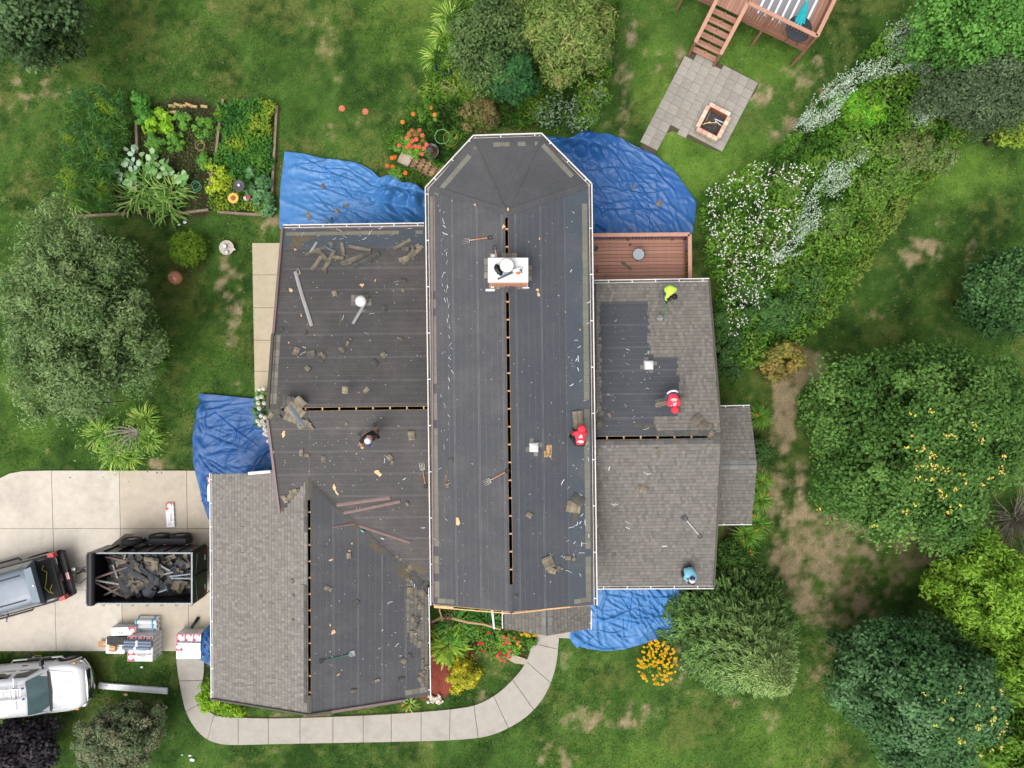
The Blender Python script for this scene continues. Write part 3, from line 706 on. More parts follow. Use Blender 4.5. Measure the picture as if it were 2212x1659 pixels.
# starter courses left along the eaves
def starter(key, a, b, wv=11, n=None, seed=0, skip=.12):
    pl = PL[key]; A, B = Vector(pl.uvv(*a)), Vector(pl.uvv(*b)); d = B - A; L = d.length; d.normalize(); nrm = Vector((-d.y, d.x)); r = random.Random(seed); t = 0
    if nrm.y < 0: nrm = -nrm
    while t < L - .05:
        w = min(r.uniform(.26, .34), L - t)
        if r.random() > skip:
            p = A + d * (t + .004); e = A + d * (t + w - .004); wd = wv * .0165 * r.uniform(.94, 1.02); k = r.uniform(.9, 1.08); c = rgb(126, 124, 112)
            b_ = MB(); v = [pl.pt(*p, .012), pl.pt(*e, .012), pl.pt(*(e + nrm * wd), .010), pl.pt(*(p + nrm * wd), .010)] + [pl.pt(*x, .005) for x in (p, e, e + nrm * wd, p + nrm * wd)]
            b_.add(v, [(0, 1, 2, 3), (4, 5, 1, 0), (5, 6, 2, 1), (6, 7, 3, 2), (7, 4, 0, 3)], tuple(x * k for x in c)); b_.build("starter_shingle", M_SHING, ROOF[key], usecol=True)
        t += w
starter("main_w", (939, 1290), (929, 425), 11, seed=1, skip=.22); starter("main_e", (1277, 1300), (1268, 440), 12, seed=2, skip=.1)
starter("bay_nw", (938, 418), (1026, 316), 11, seed=3, skip=.05); starter("bay_n", (1030, 309), (1162, 306), 10, seed=4, skip=.2); starter("bay_ne", (1176, 310), (1258, 398), 11, seed=5, skip=.2)
starter("left_n", (618, 502), (914, 498), 9, seed=6, skip=.06); starter("left_n", (598, 735), (585, 882), 9, seed=7, skip=.0) if False else None
def border(key, pts, wv, seed):
    pl = PL[key]
    for i in range(len(pts) - 1):
        a, b = Vector(pts[i]), Vector(pts[i + 1]); n = max(1, int((b - a).length / 15))
        for k in range(n):
            p0, p1 = a.lerp(b, (k + .03) / n), a.lerp(b, (k + .97) / n); d = (p1 - p0).normalized(); nn = Vector((-d.y, d.x)) * wv / 2
            poly = [pl.uvv(*(p0 - nn)), pl.uvv(*(p1 - nn)), pl.uvv(*(p1 + nn)), pl.uvv(*(p0 + nn))]
            o = slab_on(pl, poly, .006, .013, "starter_shingle", mat("starter_grey_%d" % (k % 3), rgb(*[(128, 124, 112), (116, 112, 102), (136, 131, 120)][k % 3]), .92, .15, 30), ROOF[key], False)
border("left_n", [(602, 724), (593, 880)], 8, 1); border("left_n", [(592, 724), (584, 880)], 7, 2)
border("gar_e", [(875, 1497), (922, 1489)], 11, 3); border("main_w", [(945, 1297), (982, 1300)], 10, 4); border("main_e", [(1240, 1300), (1272, 1294)], 10, 5)

# rake trims: brown metal drip edge
def trim(pa, pb, w, h, name="rake_trim", m=M_FASCIA):
    b = MB(); b.beam(pa, pb, w, h); return b.build(name, m, house)
L_ = PL
trim(L_["left_n"].hit(611, 490), L_["left_n"].hit(591.5, 722), .09, .16); trim(L_["left_s"].hit(578.5, 905), L_["left_s"].hit(605, 1112), .09, .14)
trim(L_["left_n"].hit(590, 722), L_["left_n"].hit(578.5, 884), .10, .15, m=M_SHOLD); trim(L_["left_n"].hit(612, 492.5), L_["left_n"].hit(916, 489), .07, .06)
trim(L_["gar_e"].hit(716, 1536.5), L_["gar_e"].hit(876, 1511.5), .10, .15); trim(L_["gar_w"].hit(456, 1508.5), L_["gar_w"].hit(667, 1543), .06, .16, m=M_SHOLD)
trim(L_["gar_e"].hit(668, 1543), L_["gar_e"].hit(716, 1536), .08, .16, m=M_SHOLD); trim(L_["right_n"].hit(1531, 605), L_["right_n"].hit(1559, 942), .05, .15, m=M_SHOLD); trim(L_["right_s"].hit(1559, 944), L_["right_s"].hit(1541.5, 1267), .05, .15, m=M_SHOLD)
trim(L_["main_w"].hit(934, 425), L_["main_w"].hit(934.5 + 1, 1300), .055, .12)

# gutters with hangers
def gutter(pts, w=.125, n_h=.62, dirty=True, side=1):
    """open channel along 3D points; the outer lip lies on the given points, the trough is inward (side * left of travel)"""
    for a, b in zip(pts, pts[1:]):
        a, b = Vector(a), Vector(b); d = (b - a); L = d.length; d.normalize(); n = Vector((-d.y, d.x, 0)) * side
        g = MB()
        prof = [(0, 0), (0.034, 0), (0.034, -.09), (w - .015, -.09), (w - .015, -.005), (w, -.005), (w, -.105), (0, -.105)]
        ra = [a + n * x + Vector((0, 0, z)) for x, z in prof]; rb2 = [b + n * x + Vector((0, 0, z)) for x, z in prof]
        k = len(prof); g.add(ra + rb2, [(i, (i + 1) % k, k + (i + 1) % k, k + i) for i in range(k)] + [tuple(range(k)), tuple(range(2 * k - 1, k - 1, -1))])
        go = g.build("gutter", M_GUT, house)
        if dirty:
            dm = MB(); m = max(2, int(L / .25)); rows = []
            for i in range(m + 1):
                p = a.lerp(b, i / m); zz = -.08 + random.uniform(0, .035); rows.append([p + n * .035 + Vector((0, 0, zz)), p + n * (w - .016) + Vector((0, 0, zz + random.uniform(-.01, .02)))])
            dm.grid(rows); dm.build("gutter_debris", M_GUTDEB, go)
        t = .25
        while t < L:
            p = a + d * t; h = MB(); h.beam(p + n * .01, p + n * (w + .01), .036, .008); h.build("hanger", M_GUT, go); t += n_h if n_h > 0 else 1e9
G = HME - .03
gutter([P(917.5, 404, G), P(929.5, 1308, G)], side=1, n_h=1.63); gutter([P(1291, 1308, G), P(1279.5, 396, G)], side=1, n_h=1.63)
gutter([P(1279.5, 396, G), P(1170.5, 286.5, G)], side=1, n_h=.9); gutter([P(1170.5, 286.5, G), P(1022, 291, G)], side=1, n_h=1.2); gutter([P(1022, 291, G), P(917.5, 404, G)], side=1, n_h=.9)
gutter([P(916, 480.5, HLE + .07), P(611, 485, HLE + .07)], side=1, n_h=.92); gutter([P(452, 1022, HGE + .06), P(455, 1509, HGE + .06)], side=1, n_h=.92, w=.1); gutter([P(931, 1504, HGE), P(927, 1270, HGE)], side=1, n_h=.92)
gutter([P(1532, 600.5, HRE + .07), P(1283, 604.5, HRE + .07)], side=1, n_h=.9); gutter([P(1290, 1273.5, HRE + .07), P(1541.5, 1272.5, HRE + .07)], side=1, n_h=.9)
gutter([P(1620, 874.5, HBE), P(1555, 876, HBE)], side=1, n_h=.7, w=.1); gutter([P(1550, 1135, HBE), P(1624.5, 1134, HBE)], side=1, n_h=.7, w=.1)
gutter([P(1083.5, 1312, HPE), P(1084.5, 1358, HPE)], side=1, n_h=2); gutter([P(1278, 1360, HPE), P(1278, 1318, HPE)], side=1, n_h=2)

# walls under the roofs (footprints set back under the eaves; tops follow the slopes)
def wall_block(corners, tops, name="wall"):
    b = MB(); n = len(corners)
    c2 = [Vector((c[0], c[1])) for c in corners]
    for i in range(n):
        a, d = c2[i], c2[(i + 1) % n]
        b.add([(a.x, a.y, -.1), (d.x, d.y, -.1), (d.x, d.y, tops[(i + 1) % n]), (a.x, a.y, tops[i])], [(0, 1, 2, 3)])
    return b.build(name, M_WALL, house)
def wxy(x, y, h): p = P(x, y, h); return (p.x, p.y)
def inset_pts(pts, d):
    c = sum((Vector(p) for p in pts), Vector((0, 0))) / len(pts); out = []
    for p in pts:
        w = Vector(p) - c; out.append((c.x + w.x - math.copysign(min(d, abs(w.x)), w.x), c.y + w.y - math.copysign(min(d, abs(w.y)), w.y)))
    return out
wall_block(inset_pts([wxy(935, 1300, HME), wxy(1100, 1312, HM), wxy(1275, 1300, HME), wxy(1266, 400, HME), wxy(1168, 300, HME), wxy(1024, 304, HME), wxy(930, 408, HME)], .45), [HME - .1, HM - .3, HME - .1] + [HME - .1] * 4)
wall_block(inset_pts([wxy(616, 494, HLE), wxy(582, 884, HL), wxy(590, 1010, 3.7), wxy(940, 1010, 3.7), wxy(940, 494, HLE)], .3), [HLE - .05, HL - .4, 3.4, 3.4, HLE - .05])
wall_block(inset_pts([wxy(459, 1026, HGE), wxy(459, 1506, HGE), wxy(668, 1538, HG), wxy(922, 1500, HGE), wxy(922, 1260, HGE), wxy(668, 1030, HG)], .35), [HGE - .1, HGE - .1, HG - .3, HGE - .1, HGE - .1, HG - .3])
wall_block(inset_pts([wxy(1270, 612, HRE), wxy(1528, 610, HRE), wxy(1556, 945, HR), wxy(1538, 1264, HRE), wxy(1270, 1264, HRE)], .35), [HRE - .1, HRE - .1, HR - .35, HRE - .1, HRE - .1])
wall_block(inset_pts([wxy(1540, 884, HBE), wxy(1617, 884, HBE), wxy(1632, 1004, HB), wxy(1620, 1126, HBE), wxy(1540, 1126, HBE)], .12), [HBE - .05, HBE - .05, HB - .25, HBE - .05, HBE - .05])
for x in (1093, 1268):
    b = MB(); p = P(x, 1352, HPE); b.box((p.x, p.y + .1, 1.2), (.12, .12, 2.4)); b.build("porch_post", M_WHITE, house)
b = MB(); b.prism([P(x, y)[:2] for x, y in [(1090, 1310), (1262, 1310), (1262, 1378), (1090, 1372)]], -.05, .12); b.build("porch_floor", M_WALK, house)
b = MB(); p0, p1 = P(540, 1022, 3.0), P(588, 1018, 3.4); b.beam(p0, p1, .1, .2); b.build("soffit_board", M_WHITE, house)

# chimney with white metal cap
ch = PL["main_w"].hit(1097, 590)
b = MB(); c0, c1 = P(1056, 560, 6.55), P(1139, 612, 6.55); cc = (c0 + c1) / 2; wx, wy = c1.x - c0.x, c0.y - c1.y
b.box((cc.x, cc.y, 6.0), (wx, wy, 1.1)); chim = b.build("chimney", mat("chimney_brick", rgb(190, 140, 112), .85, .15, 9), house)
for i in range(7):
    for k in range(9):
        z = 5.72 + i * .12; x = cc.x - wx / 2 + (k + .5 + (.5 if i % 2 else 0)) * wx / 9
        if x + .045 > cc.x + wx / 2: continue
        bb = MB(); bb.box((x, cc.y - wy / 2 - .006, z), (wx / 9 - .016, .02, .1)); bb.build("brick", mat("chimney_brick_face_%d" % ((i + k) % 3), rgb(*[(196, 142, 112), (182, 130, 104), (204, 152, 122)][(i + k) % 3]), .85, .15, 20), chim)
b = MB(); t0, t1 = P(1054, 557, 6.62), P(1141, 610, 6.62); tc_ = (t0 + t1) / 2; b.box((tc_.x, tc_.y, 6.60), (t1.x - t0.x, t0.y - t1.y, .07)); 
b.build("chimney_cap", M_WHITE, chim)
for x, y, w, h in [(1064, 616, 7, 12), (1137, 614, 7, 11), (1059, 627, 20, 5), (1136, 622, 15, 2.5), (1087, 616, 8, 3), (1101, 615, 8, 3), (1112, 614.5, 6, 3), (1065, 553, 8, 6)]:
    pl = PL["main_w"] if x < 1097 else PL["main_e"]; p = pl.hit(x, y); b = MB(); k = .0157; b.box((0, 0, .03), (w * k, h * k, .05)); o = b.build("flashing", M_WHITE, chim); o.location = p
for x, y, w, h in [(1050, 580, 8, 44), (1144, 590, 9, 34), (1068, 620, 24, 9), (1090, 616, 20, 10), (1128, 620, 22, 10), (1100, 552, 34, 10), (1066, 552, 16, 10)]:
    pl = PL["main_w"] if x < 1097 else PL["main_e"]; u, s = pl.uvv(x, y); k = .0157 / 2
    for jj in range(3):
        sh = (jj - 1) / 3
        if h > w: slab_on(pl, [pl.uvv(x - w / 2, y + h * (sh - .15)), pl.uvv(x + w / 2, y + h * (sh - .15)), pl.uvv(x + w / 2, y + h * (sh + .15)), pl.uvv(x - w / 2, y + h * (sh + .15))], .006, .018, "shingle", mat("starter_grey_%d" % jj), chim, False)
        else: slab_on(pl, [pl.uvv(x + w * (sh - .15), y - h / 2), pl.uvv(x + w * (sh + .15), y - h / 2), pl.uvv(x + w * (sh + .15), y + h / 2), pl.uvv(x + w * (sh - .15), y + h / 2)], .006, .018, "shingle", mat("starter_grey_%d" % jj), chim, False)
# roof vents
def vent_round(key, x, y, r=.2, h=.28):
    p = PL[key].hit(x, y); b = MB(); b.lathe([(r * .62, 0), (r * .62, h * .6), (r, h * .6), (r, h * .75), (r * .8, h * .95), (r * .35, h * 1.05), (0.001, h * 1.07)], p, 24)
    o = b.build("roof_vent", M_CHALK, house, smooth=True)
    for i in range(6):
        for k in range(3):
            u, s = PL[key].uv(p); du, ds = -.36 + i * .13, -.28 + k * .15
            if random.random() < .82: slab_on(PL[key], [(u + du, s + ds), (u + du + .12, s + ds), (u + du + .12, s + ds + .14), (u + du, s + ds + .14)], .008, .016 + .003 * k, "shingle", mat("starter_grey_%d" % ((i + k) % 3)), ROOF[key], False)
vent_round("left_n", 782, 652, .21, .3)
def vent_box(key, x, y, w=.3):
    p = PL[key].hit(x, y); b = MB(); b.box((p.x, p.y, p.z + .06), (w, w, .14), taper=.8); b.lathe([(w * .42, .12), (w * .42, .16), (w * .2, .2), (.001, .21)], p, 18); b.build("roof_vent", M_CHALK, house)
    for i in range(4):
        u, s = PL[key].uv(p); a = i * math.pi / 2 + .3; du, ds = math.cos(a) * .24, math.sin(a) * .24
        slab_on(PL[key], [(u + du - .08, s + ds - .07), (u + du + .08, s + ds - .07), (u + du + .08, s + ds + .07), (u + du - .08, s + ds + .07)], .008, .02, "shingle", mat("starter_grey_%d" % (i % 3)), ROOF[key], False)
vent_box("main_e", 1153, 966, .34); vent_box("right_n", 1401, 789, .36)
# exposed, chipped sheathing beside the vent and by the slot of the main ridge
def chips(key, x, y, rx, ry, n, name="exposed_sheathing", seed=0):
    r = random.Random(seed); pl = PL[key]
    for i in range(n):
        cx, cy = x + r.uniform(-rx, rx), y + r.uniform(-ry, ry); w, h = r.uniform(1.5, 3.5), r.uniform(4, 9)
        slab_on(pl, [pl.uvv(cx - w, cy - h + r.uniform(-2, 2)), pl.uvv(cx + w, cy - h), pl.uvv(cx + w, cy + h + r.uniform(-2, 2)), pl.uvv(cx - w, cy + h)], .007, .011 + .001 * (i % 3), name, mat("splintered_ply", rgb(190, 156, 110), .9, .3, 20), ROOF[key], False)
chips("main_e", 1183, 974, 9, 8, 9)
# ------------------------------------------------------------------ text helper
def text_mesh(s, size, m, bold=0.0):
    cu = bpy.data.curves.new("lettering", 'FONT'); cu.body = s; cu.size = size; cu.align_x = 'CENTER'; cu.align_y = 'CENTER'; cu.extrude = .0012; cu.offset = bold
    o = bpy.data.objects.new("lettering", cu); COL.objects.link(o); dg = bpy.context.evaluated_depsgraph_get(); me = bpy.data.meshes.new_from_object(o.evaluated_get(dg)); me.name = "lettering"
    bpy.data.objects.remove(o); bpy.data.curves.remove(cu); me.materials.clear(); me.materials.append(m); return me
M_INK = mat("dark_ink", rgb(60, 66, 74), .6, .05, 4); M_RED = mat("red_print", rgb(214, 60, 78), .5, .06, 6); M_WRAP = mat("white_wrapper", rgb(236, 236, 238), .35, .05, 7); M_INKW = mat("white_ink", rgb(240, 240, 240), .5, .03, 4)
M_GLASS = mat("dark_window_glass", (.012, .014, .016), .06, .1, 2, spec=.6); M_WSH = mat("windshield_glass", rgb(98, 124, 126), .08, .25, 1.6, spec=.6)
M_CHROME = mat("chrome", (.7, .7, .72), .18, .08, 6, metal=1.0); M_WPAINT = mat("white_car_paint", (.76, .77, .79), .22, .04, 2, coat=.5); M_BPAINT = mat("black_car_paint", (.022, .022, .024), .2, .15, 2, coat=.6)
M_LAMP = mat("red_lens", rgb(200, 30, 34), .2, .15, 8); M_AMBER = mat("amber_lens", rgb(226, 150, 70), .2, .1, 8); M_HEAD = mat("clear_lens", rgb(200, 204, 204), .12, .25, 18, spec=.6); M_RIM = mat("alloy", (.5, .5, .5), .3, .15, 12, metal=.8)
def wheel(parent, loc, R=.38, W=.26, side=1, name="wheel"):
    w = bpy.data.objects.new(name, None); COL.objects.link(w); w.parent = parent; w.location = loc
    M = Matrix.Rotation(math.pi / 2 * side, 3, 'X')
    b = MB(); b.lathe([(R * .62, -W / 2), (R * .92, -W / 2), (R, -W * .36), (R, W * .36), (R * .92, W / 2), (R * .62, W / 2), (R * .60, W * .3), (R * .60, -W * .3), (R * .62, -W / 2)], n=28, M=M, caps=False); b.build("tyre", M_RUBBER, w, True)
    b = MB(); b.lathe([(R * .61, -W * .1), (R * .61, W * .34), (R * .5, W * .3), (R * .2, W * .2), (.001, W * .22)], n=24, M=M, caps=False)
    for i in range(5):
        a = i * 1.2566; d = M @ Vector((math.cos(a), math.sin(a), 0)); ax = M @ Vector((0, 0, 1)); b.beam(d * R * .1 + ax * W * .26, d * R * .56 + ax * W * .34, R * .16, .02, up=ax)
    b.build("rim", M_RIM, w); return w
def loft(b, sections, col=None, capends=True):
    rows = [[Vector(p) for p in s] for s in sections]; n = len(rows[0]); b.grid(rows)
    if capends: b.add(rows[0], [tuple(range(n - 1, -1, -1))]); b.add(rows[-1], [tuple(range(n))])
    return b
def sec(x, w, zt, zb=.42, r=.1, crown=.03):
    """rounded half-box section across y at station x"""
    pts = [(-w * .95, zb), (-w, zb + .12), (-w, (zb + zt) / 2), (-w * .985, zt - r), (-w + r * .55, zt - r * .25), (-w + r * 1.4, zt), (-w * .45, zt + crown * .7), (0, zt + crown)]
    pts = pts + [(-y, z) for y, z in reversed(pts[:-1])]; return [(x, y, z) for y, z in pts]
# ---- white pickup: local x runs from the front bumper backwards
tw = thing("pickup_truck", "white pickup truck with roof ladder parked on the grass", "truck", (-17.40, -12.36, 0), math.radians(180 + 4.6))
b = MB(); loft(b, [sec(.06, .50, .80, .52), sec(.12, .66, .93, .48), sec(.22, .79, 1.02), sec(.38, .89, 1.06), sec(.6, .955, 1.09), sec(.9, .985, 1.12), sec(1.45, 1.0, 1.16), sec(2.4, 1.01, 1.14), sec(3.9, 1.01, 1.14), sec(4.1, 1.01, 1.28), sec(5.7, 1.0, 1.28)]); b.build("body", M_WPAINT, tw, True)
b = MB()
def cab(x, wb, wt, z0, z1): 
    pts = [(-wb, z0), (-wb * .98, z0 + (z1 - z0) * .25), (-(wb * .35 + wt * .65), z0 + (z1 - z0) * .7), (-wt, z1 - .06), (-wt + .1, z1), (-wt * .4, z1 + .03)]; pts += [(-y, z) for y, z in reversed(pts)]; return [(x, y, z) for y, z in pts]
loft(b, [cab(1.40, .93, .88, 1.10, 1.17), cab(1.62, .93, .82, 1.10, 1.45), cab(1.92, .93, .74, 1.10, 1.80), cab(2.15, .93, .73, 1.10, 1.87), cab(2.9, .93, .73, 1.10, 1.89), cab(3.6, .93, .73, 1.10, 1.85), cab(3.95, .93, .80, 1.10, 1.30)]); b.build("cab", M_WPAINT, tw, True)
b = MB(); rows = []
for i in range(7):
    t = i / 6; x = 1.47 + t * .45; z = 1.215 + t * .625; w = .80 - t * .12; rows.append([(x - .05 * (1 - abs(k) ** 2), k * w, z + .018 + .03 * (1 - k * k)) for k in (-1, -.66, -.33, 0, .33, .66, 1)])
b.grid(rows); b.build("windshield", M_WSH, tw, True)
b = MB(); b.add([(1.385, -.86, 1.205), (1.385, .86, 1.205), (1.455, .80, 1.235), (1.455, -.80, 1.235), (1.32, 0, 1.222), (1.42, 0, 1.26)], [(0, 4, 5, 3), (4, 1, 2, 5)]); b.build("cowl", M_BLACK, tw)
for s in (-1, 1):
    for x0, x1, tr in ((1.72, 2.55, .22), (2.68, 3.3, .0)):
        y0, z0, y1, z1 = .925, 1.24, .79, 1.70
        g = MB(); g.add([(x0, s * y0, z0), (x1, s * y0, z0), (x1 - .04, s * y1, z1), (x0 + tr + .04, s * y1, z1)], [(0, 1, 2, 3) if s > 0 else (3, 2, 1, 0)]); go = g.build("side_window", M_GLASS, tw)
    b = MB(); b.tube([(1.62, s * .9, 1.2), (1.6, s * 1.08, 1.28), (1.6, s * 1.16, 1.3)], [.035, .03, .05], 8); b.box((1.58, s * 1.2, 1.32), (.1, .26, .2), taper=.85); b.build("side_mirror", M_BLACK, tw)
    b = MB(); b.tube([(1.15, s * .95, .5), (1.3, s * 1.1, .48), (3.3, s * 1.1, .48), (3.45, s * .95, .5)], .04, 10); b.build("running_board", M_CHROME, tw, True)
    b = MB(); b.box((2.2, s * 1.1, .525), (1.0, .09, .012)); b.build("step_pad", M_BLACK, tw)
    b = MB(); loft(b, [[(.16, s * .52, .90), (.3, s * .84, .86), (.3, s * .84, .64), (.16, s * .52, .64)], [(.5, s * .72, 1.02), (.55, s * .935, .99), (.5, s * .97, .8), (.48, s * .8, .7)]]); b.build("headlight", M_HEAD, tw)
    b = MB(); b.box((.52, s * .945, .92), (.14, .06, .1), rz=s * -.2); b.build("turn_signal", M_AMBER, tw)
    b = MB(); b.box((2.5, s * 1.015, .98), (.22, .03, .045)); b.build("door_handle", M_BLACK, tw)
    b = MB(); b.beam((.5, s * .62, 1.105), (1.38, s * .80, 1.195), .025, .03); b.build("hood_crease", M_WPAINT, tw)
    b = MB(); b.beam((.4, s * .26, 1.105), (1.36, s * .32, 1.215), .012, .006); b.build("hood_seam", mat("seam_grey", rgb(190, 192, 196), .5), tw)
    for x in (1.02, 4.55): wheel(tw, (x, s * .9, .40), .40, .27, -s)
    b = MB(); n = 14; rows = []
    for i in range(n + 1):
        a = math.pi * i / n; rows.append([(1.02 + math.cos(a) * .48, s * 1.0, .42 + math.sin(a) * .47), (1.02 + math.cos(a) * .5, s * 1.03, .42 + math.sin(a) * .5), (1.02 + math.cos(a) * .56, s * .99, .43 + math.sin(a) * .56)])
    b.grid(rows); b.build("wheel_arch", M_WPAINT, tw, True)
    b = MB(); b.beam((1.56, s * .1 + .1, 1.36), (1.52, s * .1 + .4, 1.30), .02, .012); b.build("wiper", M_BLACK, tw)
b = MB(); rows = []
for z, x, w in ((.42, .02, .92), (.52, -.03, .98), (.62, -.03, .98), (.68, .03, .96), (.70, .2, .95)):
    rows.append([(x + .34 * abs(k) ** 2.6, k * w, z) for k in np.linspace(-1, 1, 15)])
b.grid(rows); b.build("front_bumper", M_CHROME, tw, True)
b = MB(); b.box((.075, 0, .80), (.1, 1.2, .24)); gr = b.build("grille", M_DARKSTEEL, tw)
for z in (.70, .80, .91):
    b = MB(); rows = [[(.02 + .05 * abs(k) ** 2, k * .66, z), (.02 + .05 * abs(k) ** 2, k * .66, z + .03), (.09, k * .66, z + .04)] for k in np.linspace(-1, 1, 9)]; b.grid(rows); b.build("grille_bar", M_WPAINT, gr)
b = MB(); b.lathe([(.07, 0), (.07, .012), (.04, .02), (.001, .02)], (.02, 0, .82), 16, M=Matrix.Rotation(-math.pi / 2, 3, 'Y')); b.build("emblem", mat("gold_emblem", rgb(180, 140, 70), .3, metal=.8), gr)
b = MB(); b.box((4.85, 0, 1.12), (1.6, 1.6, .05)); b.build("bed_floor", M_DARKSTEEL, tw)
# ladder on the cab roof
la = thing("extension_ladder", "aluminium ladder lying on the white truck's roof with blue end caps", "ladder", tw.location + Vector((0, 0, 0)), tw.rotation_euler[2])
for s in (0, 1):
    b = MB(); y = -.05 - s * .42; b.box((3.7, y, 2.02), (3.5, .035, .08)); b.build("rail", M_STEEL, la); b = MB(); b.box((1.93, y, 2.02), (.06, .06, .1)); b.build("end_cap", mat("blue_cap", rgb(40, 120, 200), .5), la)
for i in range(11):
    b = MB(); b.tube([(2.1 + i * .3, -.05, 2.02), (2.1 + i * .3, -.47, 2.02)], .018, 8); b.build("rung", M_STEEL, la)
b = MB()
for s in (-1, 1): b.tube([(2.3, -.26 + s * .6, 1.88), (2.3, -.26 + s * .6, 1.97)], .015, 6)
b.beam((2.3, -.9, 1.965), (2.3, .38, 1.965), .03, .03); b.build("rack_bar", M_STEEL, la)
# ---- black pickup with topper: local x runs from the rear bumper forwards
tb_ = thing("pickup_truck", "black pickup with open silver topper hitched to the dump trailer", "truck", P(146.5, 1236.5, .6) - Vector((0, 0, .6)), math.radians(180 + 15.5))
b = MB(); loft(b, [sec(.06, .93, 1.12, .5, .1, .0), sec(.12, .97, 1.2), sec(.6, 1.0, 1.22), sec(2.2, 1.0, 1.2), sec(3.5, 1.0, 1.16), sec(4.9, .98, 1.12), sec(5.6, .9, 1.0)]); b.build("body", M_BPAINT, tb_, True)
b = MB(); loft(b, [cab(.78, .92, .70, 1.15, 1.86), cab(.95, .92, .70, 1.15, 1.90), cab(1.8, .92, .70, 1.15, 1.92), cab(2.42, .92, .70, 1.15, 1.90)]); topper = b.build("topper", mat("topper_paint", rgb(122, 132, 146), .3, .14, 1.4, coat=.3), tb_, True)
for s in (-1, 1):
    b = MB(); b.add([(.85, s * .925, 1.2), (2.36, s * .925, 1.2), (2.3, s * .765, 1.74), (1.0, s * .765, 1.74)], [(0, 1, 2, 3) if s > 0 else (3, 2, 1, 0)]); b.build("side_window", mat("brown_tinted_glass", rgb(96, 90, 76), .15, .2, 3, spec=.5), topper)
    b = MB(); b.tube([(1.0, s * .5, 1.935), (2.2, s * .5, 1.945)], .022, 8); b.build("roof_rib", M_DARKSTEEL, topper)
    b = MB(); loft(b, [[(-.02, s * .80, .95), (-.02, s * .98, .95), (-.02, s * .98, 1.22), (-.02, s * .80, 1.22)], [(.2, s * .86, .95), (.22, s * 1.005, .95), (.22, s * 1.0, 1.24), (.2, s * .86, 1.24)]]); b.build("tail_light", M_LAMP, tb_)
    wheel(tb_, (1.15, s * .9, .40), .40, .27, -s); wheel(tb_, (4.7, s * .9, .40), .40, .27, -s)
    b = MB(); b.tube([(2.5, s * .98, 1.05), (2.4, s * 1.12, 1.35), (2.42, s * 1.2, 1.35)], [.03, .03, .05], 8); b.build("side_mirror", M_CHROME, tb_)
    b = MB(); b.tube([(1.75, s * 1.0, .55), (1.9, s * 1.12, .5), (4.0, s * 1.12, .5)], .04, 8); b.build("running_board", M_DARKSTEEL, tb_)
b = MB(); b.add([(.80, -.68, 1.90), (.80, .68, 1.90), (.40, .72, 2.04), (.40, -.72, 2.04), (.80, -.68, 1.87), (.80, .68, 1.87), (.40, .72, 2.01), (.40, -.72, 2.01)], [(0, 1, 2, 3), (7, 6, 5, 4), (0, 3, 7, 4), (1, 5, 6, 2), (3, 2, 6, 7)]); ht = b.build("rear_hatch", mat("hatch_glass", rgb(128, 142, 152), .15, .15, 2, spec=.6), topper)
b = MB(); b.lathe([(.05, 0), (.05, .02), (.02, .035), (.001, .035)], (.5, 0.0, 2.015), 12); b.build("latch", M_CHROME, ht)
b = MB(); b.box((.45, 0, 1.235), (.62, 1.62, .02)); b.build("bed_opening", mat("bed_shade", (.012, .012, .013), .8, .3, 8), tb_)  # flat black panel on the closed body, painting the open bed's inner shade
b = MB(); b.tube([(.30, .25, 1.26), (.42, .45, 1.3), (.34, .62, 1.27), (.5, .5, 1.27), (.62, .3, 1.26), (.5, .1, 1.28), (.36, -.3, 1.27), (.55, -.45, 1.26), (.42, -.6, 1.27)], .014, 6); b.build("yellow_rope", mat("yellow_rope", rgb(190, 178, 70), .7), tb_)
b = MB(); loft(b, [[(-.12, y, z) for y, z in ((-.92, .55), (.92, .55), (.95, .75), (-.95, .75))], [(.1, y, z) for y, z in ((-1.0, .55), (1.0, .55), (1.0, .78), (-1.0, .78))]]); bm2 = b.build("rear_bumper", M_BLACK, tb_)
b = MB(); b.box((-.075, .12, .765), (.16, .34, .012)); pf = b.build("plate_frame", M_LAMP, bm2); b = MB(); b.box((-.075, .12, .775), (.11, .27, .012)); b.build("licence_plate", M_INKW, bm2)
o = obj("lettering", text_mesh("I00 8MB", .07, M_INK), bm2, (-.075, .12, .783), (0, 0, -math.pi / 2))
b = MB(); b.lathe([(.12, 0), (.12, .014), (.1, .018), (.001, .018)], (.055, .02, 1.02), 20, M=Matrix.Rotation(-math.pi / 2, 3, 'Y') @ Matrix.Diagonal((.5, 1, 1))); b.build("emblem", M_DARKSTEEL, tb_)
b = MB(); b.box((.052, -.62, 1.0), (.01, .3, .05)); b.build("badge", M_CHROME, tb_)
b = MB(); loft(b, [cab(2.55, .93, .72, 1.1, 1.84), cab(2.8, .93, .73, 1.1, 1.92), cab(3.4, .93, .73, 1.1, 1.92), cab(3.7, .93, .74, 1.1, 1.84), cab(4.2, .93, .85, 1.1, 1.2)]); cb = b.build("cab", mat("dusty_dark_paint", rgb(84, 90, 96), .3, .2, 2, coat=.3), tb_, True)
for k in range(5):
    b = MB(); b.beam((2.72, -.5 + k * .25, 1.945), (3.5, -.5 + k * .25, 1.955), .05, .012); b.build("roof_ridge", M_DARKSTEEL, cb)
b = MB(); b.box((2.52, .06, 1.915), (.05, .3, .03)); b.build("brake_lamp", M_LAMP, topper)

